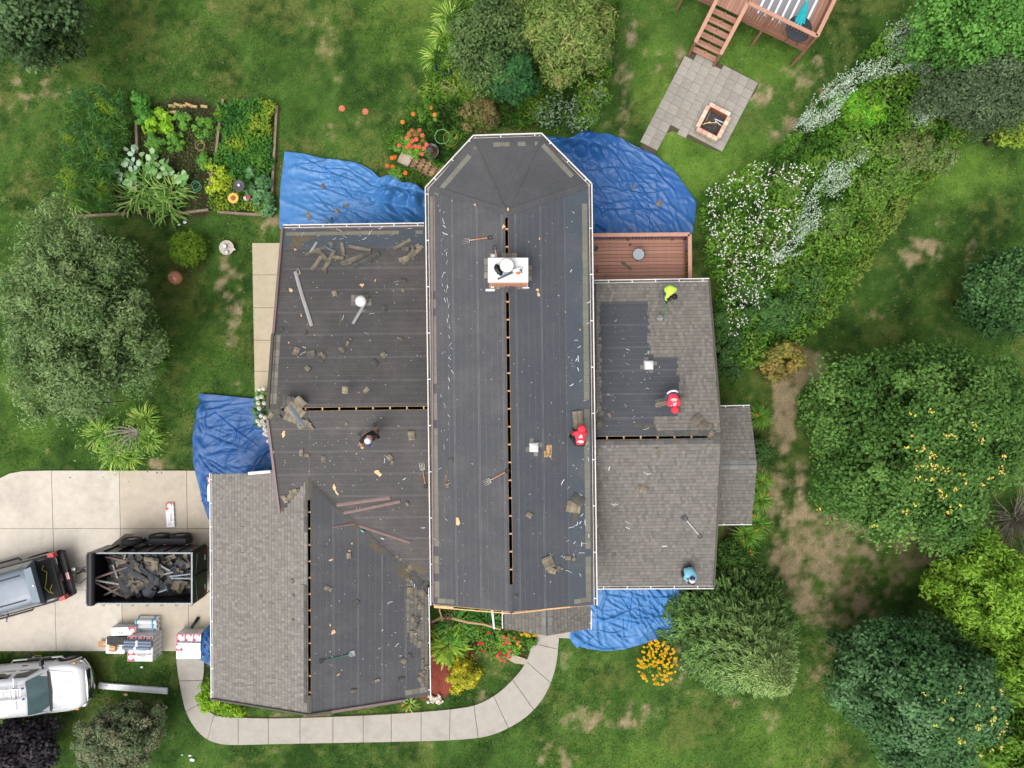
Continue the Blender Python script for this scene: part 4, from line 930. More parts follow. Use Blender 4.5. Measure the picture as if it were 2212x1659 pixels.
# ---- dump trailer
X0, X1, Y0, Y1, ZF, ZT = -16.71, -12.60, -8.68, -6.65, .78, 2.05
tr = thing("dump_trailer", "black steel dump trailer full of torn-off shingles", "trailer", ((X0 + X1) / 2, (Y0 + Y1) / 2, 0)); off = tr.location
M_TRL = mat("trailer_paint", (.016, .017, .022), .35, .25, 3); M_RIMST = mat("worn_steel_rim", rgb(128, 134, 136), .45, .2, 9, metal=.5)
def tpart(name, m, f, parent=None): b = MB(); f(b); o = b.build(name, m, parent or tr); (o.data.transform(Matrix.Translation(-off))) if parent is None or parent.parent is not None else None; return o
tpart("floor", M_TRL, lambda b: b.box(((X0 + X1) / 2, (Y0 + Y1) / 2, ZF), (X1 - X0, Y1 - Y0, .06)))
wn_ = tpart("side_wall", M_TRL, lambda b: b.box(((X0 + X1) / 2, Y1 - .02, (ZF + ZT) / 2), (X1 - X0, .04, ZT - ZF))); ws_ = tpart("side_wall", M_TRL, lambda b: b.box(((X0 + X1) / 2, Y0 + .02, (ZF + ZT) / 2), (X1 - X0, .04, ZT - ZF)))
tpart("front_wall", M_TRL, lambda b: b.box((X0 + .02, (Y0 + Y1) / 2, (ZF + ZT) / 2 + .1), (.04, Y1 - Y0 - .08, ZT - ZF + .2)))
tg_ = tpart("tailgate", M_TRL, lambda b: b.box((X1 - .025, (Y0 + Y1) / 2, (ZF + ZT) / 2), (.045, Y1 - Y0 - .09, ZT - ZF)))
for y in (Y0 + .02, Y1 - .02): tpart("top_rail", M_RIMST, lambda b: b.box(((X0 + X1) / 2, y, ZT + .03), (X1 - X0 + .02, .055, .05)))
tpart("top_rail", M_RIMST, lambda b: b.box((X1 - .025, (Y0 + Y1) / 2, ZT + .03), (.055, Y1 - Y0 - .06, .05)))
tpart("tarp_roll", M_BLACK, lambda b: b.tube([(X0 + .17, Y0 - .02, ZT + .12), (X0 + .17, Y1 + .02, ZT + .12)], .13, 16)); tpart("tarp_bracket", M_RIMST, lambda b: b.box((X0 + .02, (Y0 + Y1) / 2, ZT + .15), (.05, Y1 - Y0 + .06, .08)))
for i in range(7):
    x = X0 + .55 + i * .58
    for y, s in ((Y0, -1), (Y1, 1)):
        tpart("wall_rib", M_TRL, lambda b: b.box((x, y + s * .03, (ZF + ZT) / 2 - .05), (.06, .06, ZT - ZF - .1))); tpart("tie_hook", M_TRL, lambda b: b.tube([(x - .05, y + s * .02, ZT - .02), (x - .04, y + s * .09, ZT - .03), (x + .04, y + s * .09, ZT - .03), (x + .05, y + s * .02, ZT - .02)], .012, 6))
for i, (x, c) in enumerate([(-14.95, 0), (-14.78, 1), (-14.35, 0), (-14.17, 1), (-13.35, 0), (-13.2, 1), (-16.1, 0), (-15.95, 1)]):
    tpart("reflector", M_LAMP if c else M_INKW, lambda b: b.box((x, Y1 + .03, ZF + .05), (.16, .012, .05)))
for y, c in [(-6.85, 1), (-7.1, 0), (-8.3, 0), (-8.5, 1)]: tpart("reflector", M_LAMP if c else M_INKW, lambda b: b.box((X1 + .012, y, ZF + .2), (.012, .2, .06)))
for s, yy in ((1, Y1 + .25), (-1, Y0 - .25)):
    for x in (-14.72, -13.86): w_ = wheel(tr, Vector((x, yy, .42)) - off, .42, .24, -s)
    tpart("fender", M_TRL, lambda b: loft(b, [[(-15.25, yy - s * .08 - .11, .52), (-15.25, yy - s * .08 + .11, .52), (-15.22, yy - s * .08 + .11, .55), (-15.22, yy - s * .08 - .11, .55)], [(-15.18, yy - s * .08 - .11, .90), (-15.18, yy - s * .08 + .11, .90), (-15.15, yy - s * .08 + .11, .86), (-15.15, yy - s * .08 - .11, .86)], [(-13.42, yy - s * .08 - .11, .90), (-13.42, yy - s * .08 + .11, .90), (-13.45, yy - s * .08 + .11, .86), (-13.45, yy - s * .08 - .11, .86)], [(-13.3, yy - s * .08 - .11, .52), (-13.3, yy - s * .08 + .11, .52), (-13.33, yy - s * .08 + .11, .52), (-13.33, yy - s * .08 - .11, .52)]]))
wheel(tr, Vector((-15.50, Y1 + .24, 1.15)) - off, .40, .24, -1, "spare_wheel"); tpart("spare_bracket", M_TRL, lambda b: b.beam((-15.5, Y1, 1.15), (-15.5, Y1 + .2, 1.15), .08, .08))
tpart("front_platform", mat("platform_steel", rgb(120, 112, 98), .5, .25, 5), lambda b: b.add([(-16.5, Y1 + .01, .95), (-15.9, Y1 + .01, .95), (-15.7, Y1 + .42, .55), (-16.1, Y1 + .42, .55)], [(0, 1, 2, 3)]))
hb_ = P(157, 1229.5, .55)
tpart("tongue", M_TRL, lambda b: (b.beam((X0, -7.2, .6), (hb_.x + .3, hb_.y, .58), .09, .12), b.beam((X0, -8.1, .6), (hb_.x + .3, hb_.y, .58), .09, .12), b.beam((hb_.x + .4, hb_.y, .58), (hb_.x - .05, hb_.y, .58), .12, .12), b.box((X0 - .2, -7.65, .75), (.4, .7, .3))))
tpart("jack", M_TRL, lambda b: (b.tube([(hb_.x + .35, hb_.y - .12, .2), (hb_.x + .35, hb_.y - .12, 1.0)], .04, 8), b.tube([(hb_.x + .35, hb_.y - .12, 1.0), (hb_.x + .36, hb_.y - .4, .98), (hb_.x + .52, hb_.y - .5, .9), (hb_.x + .72, hb_.y - .28, .8), (hb_.x + .9, hb_.y - .3, .75)], .018, 6)))
tpart("coupler", M_CHROME, lambda b: b.box((hb_.x + .12, hb_.y + .03, .68), (.16, .12, .06)))
for s in (-1, 1): tpart("gate_bar", M_TRL, lambda b: b.tube([(X1 + .05, -7.66 + s * .1, 1.9), (X1 + .1, -7.66 + s * .9, 1.9), (X1 + .1, -7.66 + s * .9, .7)], .02, 6))
tpart("gate_bar", M_TRL, lambda b: b.box((X1 + .02, -7.66, 1.4), (.05, .08, 1.2)))
# load: torn shingle strips, felt and drip edge lying in the box
SCRAP_COL = [rgb(*c) for c in [(96, 90, 80), (84, 80, 74), (110, 102, 88), (70, 70, 72), (60, 64, 70), (124, 114, 96), (76, 74, 70)]]
M_SCRAP = mat("torn_shingle", attr="Col", rough=.92, noise=.22, nscale=22, bump=.3, bscale=90)
def scrap_mesh(r, L, W, curl=.0, tabs=True):
    b = MB(); n = 6; rows = []; base = r.choice(SCRAP_COL); cut = [r.uniform(-.12, .12) for _ in range(n + 1)]
    for i in range(n + 1):
        x = -L / 2 + L * i / n; z = curl * ((2 * i / n - 1) ** 2) + r.uniform(-.006, .006); rows.append([Vector((x, -W / 2 * (1 + cut[i]), z)), Vector((x, 0, z + .008)), Vector((x, W / 2 * (1 + cut[-i - 1]), z + .003))])
    for i in range(n):
        k = r.uniform(.82, 1.2)
        for j in range(2):
            c = tuple(v * k * (1.12 if j else .9) for v in base); p = [rows[i][j], rows[i + 1][j], rows[i + 1][j + 1], rows[i][j + 1]]; b.add(p + [v - Vector((0, 0, .006)) for v in p], [(0, 1, 2, 3), (7, 6, 5, 4), (0, 4, 5, 1), (2, 6, 7, 3), (1, 5, 6, 2), (3, 7, 4, 0)], c)
    me = b.mesh("shingle_scrap", True); me.materials.append(M_SCRAP); return me
rs = random.Random(21); SCR = [scrap_mesh(rs, rs.uniform(.6, 1.0), rs.uniform(.2, .34), rs.uniform(-.03, .06)) for _ in range(14)]
pile = MB(); rows = []
for i in range(15):
    row = []
    for j in range(10):
        u, v = i / 14, j / 9; row.append((X0 + .06 + u * (X1 - X0 - .14), Y0 + .05 + v * (Y1 - Y0 - .1), ZF + .1 + .55 * math.sin(math.pi * min(u * 1.15, 1)) * (.45 + .55 * math.sin(math.pi * (v * .75 + .2))) + rs.uniform(-.03, .05)))
    rows.append(row)
pile.grid(rows); tag(pile.build("shingle_rubble", mat("rubble_grey", rgb(64, 60, 56), .95, .4, 10, .5, 30)), "dark heap of roofing rubble filling the bottom of the dump trailer", kind="stuff")
def pile_z(x, y):
    u, v = (x - X0) / (X1 - X0), (y - Y0) / (Y1 - Y0); return ZF + .1 + .55 * math.sin(math.pi * min(u * 1.15, 1)) * (.45 + .55 * math.sin(math.pi * (v * .75 + .2)))
for i in range(170):
    x, y = rs.uniform(X0 + .55, X1 - .4), rs.uniform(Y0 + .3, Y1 - .3); o = obj("torn_shingle", rs.choice(SCR), None, (x, y, pile_z(x, y) + rs.uniform(.06, .26)), (rs.uniform(-.2, .2), rs.uniform(-.18, .18), rs.uniform(0, 6.28)))
    s_ = rs.uniform(.5, 1.0); o.scale = (s_, s_ * rs.uniform(.7, 1.1), 1); tag(o, "torn shingle strip heaped inside the black dump trailer", "shingle scrap", "torn shingles in the dump trailer")
M_STRIP = mat("release_tape_strip", rgb(170, 182, 194), .4, .15, 8); M_DRIPB = mat("brown_drip_edge", rgb(130, 108, 104), .45, .2, 6); M_DRIPG = mat("grey_drip_edge", rgb(170, 164, 158), .4, .2, 6)
def angle_strip(name, m, pts, w=.09, label=None, cat="metal strip", group=None):
    """bent L-profile metal length along 3D points"""
    c = sum((Vector(p) for p in pts), Vector()) / len(pts); b = MB(); rows = []
    P_ = [Vector(p) - c for p in pts]
    for i, p in enumerate(P_):
        d = (P_[min(i + 1, len(P_) - 1)] - P_[max(i - 1, 0)]).normalized(); s_ = Vector((-d.y, d.x, 0)).normalized(); rows.append([p - s_ * w / 2, p - s_ * w * .1 + Vector((0, 0, .022)), p + s_ * w * .12 + Vector((0, 0, .016)), p + s_ * w / 2 + Vector((0, 0, .0)), p + s_ * w * .4 - Vector((0, 0, .008)), p - s_ * w * .4 - Vector((0, 0, .008))])
    b.grid(rows, close=True); o = b.build(name, m); o.location = c; return tag(o, label, cat, group)
def tz(zx, zy, h): return P(172.8 + zx * .1302, 1140.5 + zy * .1302, h)
GT = "drip edge lengths in the dump trailer"
for i, (a, bb, m, lab) in enumerate([((170, 865), (790, 645), M_DRIPB, "brown drip edge rising from the trailer corner towards the tyres"), ((175, 870), (720, 1140), M_DRIPB, "brown drip edge falling from the trailer corner towards the materials"), ((220, 865), (650, 935), M_DRIPG, "grey drip edge between the two brown ones in the trailer"), ((540, 610), (730, 1135), M_DRIPG, "grey bent drip edge crossing the trailer load"), ((400, 1115), (680, 980), M_DRIPG, "short grey drip edge in the dark trailer corner"), ((450, 1005), (820, 905), M_DRIPB, "brown drip edge half buried in the trailer"), ((420, 480), (830, 560), M_DRIPB, "brown drip edge along the trailer's tyre-side wall")]):
    h0, h1 = (1.95, 1.55) if i < 3 else (1.5, 1.45); angle_strip("drip_edge_length", m, [tz(*a, h0), tz((a[0] + bb[0]) / 2, (a[1] + bb[1]) / 2, (h0 + h1) / 2), tz(*bb, h1)], .075, lab, "drip edge", GT)
for i, (a, bb, lab) in enumerate([((1350, 635), (1500, 710), "bright tape strip in the middle of the trailer load"), ((1350, 775), (1540, 735), "pale tape strip beside the bright one in the trailer"), ((1485, 805), (1830, 765), "long pale strip near the tailgate"), ((1510, 835), (1850, 840), "straight pale strip near the tailgate centre"), ((1295, 1072), (1445, 1018), "pale strip towards the materials side of the load"), ((1040, 1040), (1140, 1150), "pale strip edging a curled felt piece"), ((730, 510), (755, 440), "bright silver scrap by the spare tyre")]):
    angle_strip("tape_strip", M_STRIP, [tz(*a, 1.55), tz(*bb, 1.55)], .05, lab, "metal strip", "pale strips in the dump trailer")
# curled felt sheets
for i, (zx, zy, L, W, rz, lab) in enumerate([(780, 990, .8, .28, -.9, "long curled dark felt piece across the trailer load"), (1150, 1060, .5, .34, -.5, "broad curled felt sheet with pale edge in the trailer"), (1210, 800, .4, .34, .2, "crumpled grey felt sheet mid trailer")]):
    b = MB(); rows = [[Vector((L * (u / 8 - .5), W * (v / 4 - .5), .16 * math.sin(math.pi * u / 8) + .05 * math.sin(math.pi * v / 4))) for v in range(5)] for u in range(9)]; b.grid(rows); o = b.build("felt_scrap", mat("felt_scrap_%d" % (i % 2), rgb(*[(66, 68, 72), (76, 80, 86)][i % 2]), .8, .2, 8), None, True); o.location = tz(zx, zy, 1.5); o.rotation_euler = (0, 0, rz); tag(o, lab, "felt", "felt scraps in the trailer")

# ---- bundles, rolls and boxes on the driveway
def mz(zx, zy, h): return P(207.4 + zx * .1198, 1313.3 + zy * .1198, h)
LET = {}
def bundle_meshes():
    b = MB(); L, W, Hh = 1.02, .335, .098; pts = []
    b.box((0, 0, Hh / 2), (L, W, Hh)); w = b.mesh("wrapper"); w.materials.append(M_WRAP)
    b = MB(); n = 10; poly = [(-L / 2 + .006, -W / 2 + .006), (-L / 2 + .006, W / 2 - .006)] + [(-L / 2 + .006 + .30 * math.sin(math.pi * .5 * i / n) ** .8, W / 2 - .006 - (W - .012) * (i / n)) for i in range(n + 1)]
    b.prism([poly[0]] + poly[2:], Hh + .001, Hh + .003); rd = b.mesh("red_panel"); rd.materials.append(M_RED)
    b = MB(); b.lathe([(.1, Hh + .003), (.1, Hh + .005), (.001, Hh + .005)], (-L / 2 + .13, -.01, 0), 20); dk = b.mesh("white_disc"); dk.materials.append(M_INKW)
    b = MB()
    for i in range(3):
        a = i * 2.094; b.tube([(L / 2 - .13 + .055 * math.cos(a + t), .055 * math.sin(a + t) - .03, Hh + .003) for t in (0, .5, 1.0, 1.4)], .008, 5)
    rc_ = b.mesh("round_mark"); rc_.materials.append(mat("grey_green_ink", rgb(110, 130, 124), .6))
    b = MB(); 
    for s in (-1, 1):
        for k in range(5): b.box((-.42 + k * .21, s * (W / 2 + .001), Hh * .5), (.16, .003, Hh * .35))
    sd = b.mesh("side_print"); sd.materials.append(mat("dark_side_print", rgb(70, 72, 84), .5, .3, 30))
    return w, rd, dk, rc_, sd
BW, BR_, BD, BRC, BSD = bundle_meshes(); T_PIN = text_mesh("Pinnacle", .10, M_INK); T_ATL = text_mesh("ATLAS", .05, M_RED, .001); T_HP = text_mesh("HP42", .13, M_INK)
def bundle(loc, rz, label, group, printed=True, word=T_PIN, hid=False):
    t = thing("shingle_bundle", label, "shingle bundle", loc, rz, group); obj("wrapper", BW, t); obj("side_print", BSD, t)["kind"] = "stuff"
    if printed:
        rd = obj("red_panel", BR_, t); obj("white_disc", BD, rd); o = obj("lettering", T_ATL, rd, (-.38, -.01, .1045)); obj("lettering", word, t, (.1, .05, .1)); obj("recycling_mark", BRC, t)
    return t
rj = lambda a=.012: random.uniform(-a, a)
def stack(cx, cy, n, label, group, rot=-math.pi / 2, top=True):
    for k in range(n):
        for j in (-1, 0, 1): bundle((cx + j * .342 + rj(), cy + rj(), .05 + k * .1), rot + rj(), label, group, printed=(k == n - 1))
ca_a = mz(785, 745, .9); stack(ca_a.x, ca_a.y, 8, "white shingle bundle cross-stacked in the pallet under the grey rolls", "bundles of the grey-roll pallet")
p = mz(780, 895, 1.0); bundle((p.x, p.y, .86), 0, "Pinnacle shingle bundle topmost at the lawn end of the grey-roll pallet", None); p = mz(785, 790, 1.0); bundle((p.x, p.y, .86), 0.01, "shingle bundle topmost, partly under the grey rolls", None)
cb_b = mz(1645, 710, .85); stack(cb_b.x, cb_b.y, 7, "white shingle bundle cross-stacked in the pallet beside the blue tarp", "bundles of the tarp-side pallet")
p = mz(1640, 710, .9); bundle((p.x + .02, p.y, .76), -.02, "Pinnacle shingle bundle laid crosswise on the pallet beside the tarp", None)
p = mz(500, 410, .5)
for k in range(5): bundle((p.x + rj(), p.y + rj(), .05 + k * .1), math.pi + .03 + rj(), "white shingle bundle in the small HP42 stack beside the blue rolls", "bundles of the HP42 stack", printed=(k == 4), word=T_HP)
s0 = P(*q(0, 2, 1473, 1130), .1); bundle((s0.x, s0.y, .05), -math.pi / 2 + .06, "single Pinnacle shingle bundle lying alone on the driveway", None)
p = P(449, 1052, .3)
for k in range(2): bundle((p.x + .12, p.y - .1, .06 + k * .1), -math.pi / 2 + .03, "white and red bundle on the tarp against the garage wall", "bundles by the garage wall", printed=(k == 1))
def roll(name, label, a, b_, r_, m, group, band=None):
    a, b_ = Vector(a), Vector(b_); c = (a + b_) / 2; t = thing(name, label, "roll", c, 0, group); bb = MB(); bb.tube([a - c, b_ - c], r_, 18); bb.build("sheet_roll", m, t, False)
    bb = MB(); d = (b_ - a).normalized(); bb.tube([b_ - c, b_ - c + d * .004], r_ * .38, 12); bb.build("core", M_BLACK, t)
    if band:
        for f in band[1]: bb = MB(); k0, k1 = (a - c).lerp(b_ - c, f[0]), (a - c).lerp(b_ - c, f[1]); bb.tube([k0, k1], r_ * 1.012, 18, caps=False); bb.build("printed_band", band[0], t)
    return t
M_SKY = mat("blue_print", rgb(40, 160, 214), .35, .08, 8)
ys_ = [170, 262, 350]
for i, (zx0, zx1, zy, h, lab) in enumerate([(770, 1150, 185, .11, "blue-white underlayment roll on the ground at the trailer side"), (765, 1148, 275, .11, "blue-white underlayment roll in the middle of the bottom row"), (760, 1150, 365, .11, "blue-white underlayment roll on the ground against the pallet"), (725, 1105, 245, .29, "blue-white underlayment roll on top, nearer the trailer"), (735, 1110, 325, .29, "blue-white underlayment roll on top, nearer the pallet")]):
    roll("underlayment_roll", lab, mz(zx0, zy, h), mz(zx1, zy + 4, h), .105, M_WRAP, "blue-white underlayment rolls", (M_SKY, [(.03, .1), (.78, .86)]))
M_SLATE = mat("slate_blue_sheet", rgb(112, 126, 144), .45, .12, 5)
for i, (zx0, zx1, zy, h, lab) in enumerate([(515, 1010, 605, 1.0, "slate-grey roll closest to the red labels on the pallet"), (515, 1010, 655, 1.03, "middle slate-grey roll on the shingle pallet"), (480, 980, 715, 1.02, "slate-grey roll closest to the lawn on the pallet")]):
    roll("felt_roll", lab, mz(zx0, zy, h), mz(zx1, zy + 14, h), .075, M_SLATE, "slate-grey rolls on the pallet", (M_INKW, [(.42, .5)]))
p = mz(395, 575, .3); t = thing("ridge_vent_pack", "black ribbed ridge vent pack on a white carton", "vent", (p.x, p.y, .3), -.01)
b = MB(); b.box((0, 0, .07), (.78, .32, .14)); b.build("vent_body", M_BLACK, t)
for i in range(14):
    for s in (-1, 1): b = MB(); b.box((-.35 + i * .054, s * .075, .145), (.012, .12, .012)); b.build("rib", M_RUBBER, t)
def carton(label, zx, zy, h, size, rz, m, flap=False):
    p = mz(zx, zy, h); t = thing("carton", label, "box", (p.x, p.y, h - size[2]), rz); b = MB(); b.box((0, 0, size[2] / 2), size); b.build("carton_body", m, t)
    b = MB(); b.box((0, 0, size[2] + .002), (size[0], .05, .003)); b.build("tape", mat("packing_tape", rgb(210, 180, 140), .3), t)
    if flap: b = MB(); b.add([(-size[0] / 2, -size[1] / 2, size[2]), (-size[0] / 2, size[1] / 2, size[2]), (-size[0] / 2 - .2, size[1] / 2, size[2] + .02), (-size[0] / 2 - .2, -size[1] / 2, size[2] + .02)], [(0, 1, 2, 3)]); b.build("flap", m, t)
    return t
M_CARD = mat("cardboard", rgb(192, 150, 110), .8, .12, 6)
carton("white carton under the black ridge vent pack", 345, 690, .28, (.78, .62, .26), -.01, M_WRAP); carton("small brown carton on the white carton at the lawn edge", 285, 735, .45, (.26, .26, .16), -.12, M_CARD); carton("brown carton flap sticking out beside the white carton", 170, 655, .2, (.2, .26, .18), -.08, M_CARD, True); carton("low white carton between the small carton and the pallet", 430, 735, .22, (.36, .4, .2), 0, M_WRAP)
angle_strip("black_ridge_strip", M_BLACK, [mz(1720, 360, .3), mz(1790, 260, .25), mz(1850, 165, .1)], .13, "torn black plastic strip leaning beside the tarp-side pallet", "strip")
# ------------------------------------------------------------------ tarps
M_TARP = mat("blue_tarp", rgb(66, 124, 184), .4, .14, 5, .25, 18, spec=.5)
M_TARPD = mat("blue_tarp_dark", rgb(44, 92, 150), .4, .14, 5, .25, 18, spec=.5)
def tarp(label, vpoly, seed, m=M_TARP, amp=1.0, n_cr=60, bunch=(), nt=190, nr=56, hbase=.03, hfun=None, flow=None):
    r = np.random.default_rng(seed); w = resample([P(x, y)[:2] for x, y in vpoly], nt); c = sum(w, Vector((0, 0))) / nt; W = np.array([tuple(p) for p in w]); cc = np.array(tuple(c))
    t = (np.linspace(0, 1, nr) ** .8)[:, None, None]; XY = cc + (W[None] - cc) * t; X, Y = XY[..., 0], XY[..., 1]; Z = np.full(X.shape, hbase)
    Z += (smooth_noise(X + 60, Y + 60, seed, 4, 1.1) - .35) * .16 * amp
    ext = max(np.ptp(W[:, 0]), np.ptp(W[:, 1]))
    for i in range(n_cr):
        p = cc + (W[r.integers(nt)] - cc) * r.random() ** .5; a = r.random() * 3.14 if flow is None else flow + r.normal() * .55; L = r.uniform(.25, .9) * (ext * .18 + .3); wd = r.uniform(.025, .06); A = r.uniform(.02, .075) * amp
        dx_, dy_ = X - p[0], Y - p[1]; u = dx_ * math.cos(a) + dy_ * math.sin(a); v = -dx_ * math.sin(a) + dy_ * math.cos(a) + .1 * np.sin(u * r.uniform(1, 4) + r.random() * 6)
        Z += A * np.exp(-(v / wd) ** 2) * np.exp(-(u / L) ** 2) - A * .35 * np.exp(-((v - wd * 1.8) / wd) ** 2) * np.exp(-(u / L) ** 2)
    k = CAM_H / FOC
    for bx, by, rx, ry, h in bunch:
        px, py = (bx - 1106) * k, (829.5 - by) * k; d = ((X - px) / (rx * k)) ** 2 + ((Y - py) / (ry * k)) ** 2; Z += h * np.exp(-d) * (.55 + .9 * np.abs(np.sin(X * 5 + 3 * np.sin(Y * 2.3 + seed)) * np.sin(Y * 4 + X)))
    if hfun is not None: Z = hfun(X, Y, Z)
    Z = np.maximum(Z + .05, .055 + .012 * r.random(Z.shape)); b = MB(); b.grid([[(X[i, j], Y[i, j], Z[i, j]) for j in range(nt)] for i in range(nr)], close=True)
    o = b.build("tarp", m, None, True); return tag(o, label, "tarp")
tarp("blue tarp spread on the lawn beside the stripped left wing eave", [(616, 329), (655, 333), (700, 344), (770, 352), (805, 370), (822, 388), (835, 383), (855, 380), (872, 402), (890, 399), (905, 407), (930, 425), (935, 530), (640, 530), (612, 500), (605, 494), (605, 465), (608, 400)], 3, n_cr=110, bunch=[(860, 420, 30, 40, .45), (900, 440, 22, 40, .5), (835, 440, 16, 40, .3), (880, 470, 40, 20, .3)], flow=-.25)
tarp("crumpled blue tarp between the bay and the little deck", [(1170, 296), (1230, 300), (1262, 292), (1270, 284), (1286, 291), (1310, 289), (1340, 300), (1375, 320), (1410, 333), (1450, 364), (1480, 404), (1504, 437), (1500, 472), (1488, 540), (1260, 540), (1220, 420)], 4, n_cr=120, bunch=[(1262, 300, 20, 14, .5), (1240, 330, 40, 18, .45), (1290, 330, 30, 20, .3), (1270, 480, 40, 22, .35)], m=mat("blue_tarp_mid", rgb(44, 98, 162), .38, .14, 5, .25, 18, spec=.5), flow=-.8)
tarp("dull blue tarp beside the garage corner at the driveway top", [(430, 850), (470, 853), (560, 862), (620, 870), (640, 1040), (500, 1100), (470, 1112), (453, 1122), (441, 1085), (428, 1030), (420, 1000), (418, 945), (426, 905), (428, 890), (436, 872)], 5, n_cr=90, m=mat("blue_tarp_dull", rgb(44, 92, 152), .42, .2, 4, .25, 18, spec=.4), flow=.25, bunch=[(437, 880, 10, 20, .12), (430, 960, 8, 60, .1), (448, 1050, 10, 40, .12)])
tarp("rumpled blue tarp below the shingled right wing beside the spruce", [(1270, 1240), (1500, 1240), (1475, 1275), (1462, 1300), (1450, 1340), (1455, 1364), (1464, 1372), (1452, 1379), (1440, 1371), (1410, 1383), (1350, 1400), (1310, 1404), (1270, 1400), (1252, 1393), (1246, 1398), (1228, 1375), (1230, 1366), (1250, 1350), (1255, 1290)], 6, n_cr=110, flow=-.9, bunch=[(1445, 1365, 12, 12, .2), (1245, 1380, 14, 14, .2)])
def drape(X, Y, Z):
    e = P(452, 1395, .9); d = np.hypot((X - e.x) / .55, (Y - e.y) / .75); return Z * .6 + .86 * np.clip(1.35 - d, 0, 1) ** .7
tarp("small blue tarp thrown over the pallet at the garage eave", [(470, 1335), (452, 1352), (441, 1372), (428, 1402), (424, 1420), (436, 1424), (455, 1437), (475, 1440), (480, 1390)], 7, n_cr=40, hfun=drape, nt=110, nr=40, m=M_TARPD)

# ------------------------------------------------------------------ loose things on the roofs
def on(key, x, y, h=.02): return PL[key].hit(x, y) + PL[key].n * h
def face(o, key, rz=0.0):
    """stand o on a roof plane, its x axis at frame angle rz"""
    n = PL[key].n; x = Vector((math.cos(rz), math.sin(rz), 0)); x = (x - n * x.dot(n)).normalized(); y = n.cross(x); o.rotation_mode = 'QUATERNION'; o.rotation_quaternion = Matrix((x, y, n)).transposed().to_quaternion()
M_ORANGEWOOD = mat("varnished_handle", rgb(206, 140, 92), .5, .15, 10); M_TINE = mat("worn_tine_steel", rgb(176, 172, 160), .4, .2, 14, metal=.6); M_GREENH = mat("green_fibreglass", rgb(64, 128, 96), .45, .15, 8); M_YELLOWH = mat("yellow_handle", rgb(222, 190, 50), .5, .1, 8)
def fork_parts(t, L, handle=M_ORANGEWOOD, tine=M_TINE):
    for i in range(4):
        y = (i - 1.5) * .055; b = MB(); b.tube([(0.01, y * 1.04, .012), (.12, y * 1.02, .03), (.26, y, .035), (.29, y * .8, .035)], [.005, .011, .011, .011], 6); b.build("tine", tine, t)
    b = MB(); b.tube([(.28, -.09, .035), (.28, .09, .035)], .014, 6); b.tube([(.28, 0, .035), (.45, 0, .03)], .018, 8); b.build("socket", tine, t)
    b = MB(); b.tube([(.42, 0, .03), (L - .16, 0, .025)], [.019, .017], 8); b.build("handle", handle, t)
    b = MB(); b.tube([(L - .18, 0, .025), (L - .1, .055, .025), (L, .06, .025), (L, -.06, .025), (L - .1, -.055, .025), (L - .18, 0, .025)], .013, 6); b.build("grip", M_BLACK, t)
def shovel_parts(t, L, handle=M_GREENH, blade=M_STEEL):
    b = MB(); b.add([(0, -.11, .015), (0, .11, .015), (.16, .1, .02), (.24, .03, .045), (.24, -.03, .045), (.16, -.1, .02), (0, -.11, .008), (0, .11, .008), (.16, .1, .012), (.24, .03, .03), (.24, -.03, .03), (.16, -.1, .012)], [(0, 1, 2, 3, 4, 5), (11, 10, 9, 8, 7, 6), (0, 6, 7, 1), (1, 7, 8, 2), (2, 8, 9, 3), (4, 10, 11, 5), (5, 11, 6, 0)]); b.build("blade", blade, t)
    for i in range(7): b = MB(); b.box((-.012, -.09 + i * .03, .012), (.03, .014, .006)); b.build("tooth", blade, t)
    b = MB(); b.tube([(.22, 0, .035), (L - .16, 0, .03)], .018, 8); b.build("handle", handle, t)
    b = MB(); b.tube([(L - .18, 0, .03), (L - .1, .06, .03), (L, .07, .03), (L, -.07, .03), (L - .1, -.06, .03), (L - .18, 0, .03)], .014, 6); b.build("grip", M_BLACK, t)
def tool(kind, label, A, B, key=None, **kw):
    """tool with its working end at A and grip at B (3D)"""
    A, B = Vector(A), Vector(B); d = B - A; L = d.length; t = thing("garden_fork" if kind == "fork" else "tear_off_shovel", label, "fork" if kind == "fork" else "shovel", A); (fork_parts if kind == "fork" else shovel_parts)(t, L, **kw)
    n = PL[key].n if key else Vector((0, 0, 1)); x = d / L; n = (n - x * n.dot(x)).normalized(); t.rotation_mode = 'QUATERNION'; t.rotation_quaternion = Matrix((x, n.cross(x), n)).transposed().to_quaternion(); return t
tool("fork", "garden fork with wooden handle lying above the chimney", on("main_w", *q(1, 1, 1783, 428)), on("main_w", *q(1, 1, 2042, 393)), "main_w")
tool("fork", "garden fork lying on the main roof against the ridge slot", on("main_w", *q(1, 2, 1970, 860)), on("main_w", *q(1, 2, 2190, 742)), "main_w")
tool("fork", "garden fork lying along the gutter of the stripped left wing", on("left_s", *q(1, 2, 1432, 675)), on("left_s", *q(1, 2, 1470, 892)), "left_s")
tool("fork", "yellow-handled fork on the grass between driveway and white truck", P(55, 1415.5, .03), P(99, 1416, .03), None, handle=M_YELLOWH, tine=M_DARKSTEEL)
tool("shovel", "green-handled tear-off shovel lying on the garage roof", on("gar_e", *q(1, 3, 850, 664)), on("gar_e", *q(1, 3, 550, 735)), "gar_e")
tool("shovel", "pale-handled shovel lying on the grey shingles", on("right_s", *q(2, 2, 1478, 1140)), on("right_s", *q(2, 2, 1632, 1322)), "right_s", handle=mat("white_handle", rgb(214, 212, 206), .4, .1, 8), blade=M_DARKSTEEL)
tool("shovel", "shovel leaning its grip over the top edge of the chimney", P(*q(1, 1, 2088, 660), 6.66), P(*q(1, 1, 2064, 470), 6.3), None, handle=mat("pinkish_handle", rgb(200, 160, 140), .5, .1, 8), blade=M_DARKSTEEL)
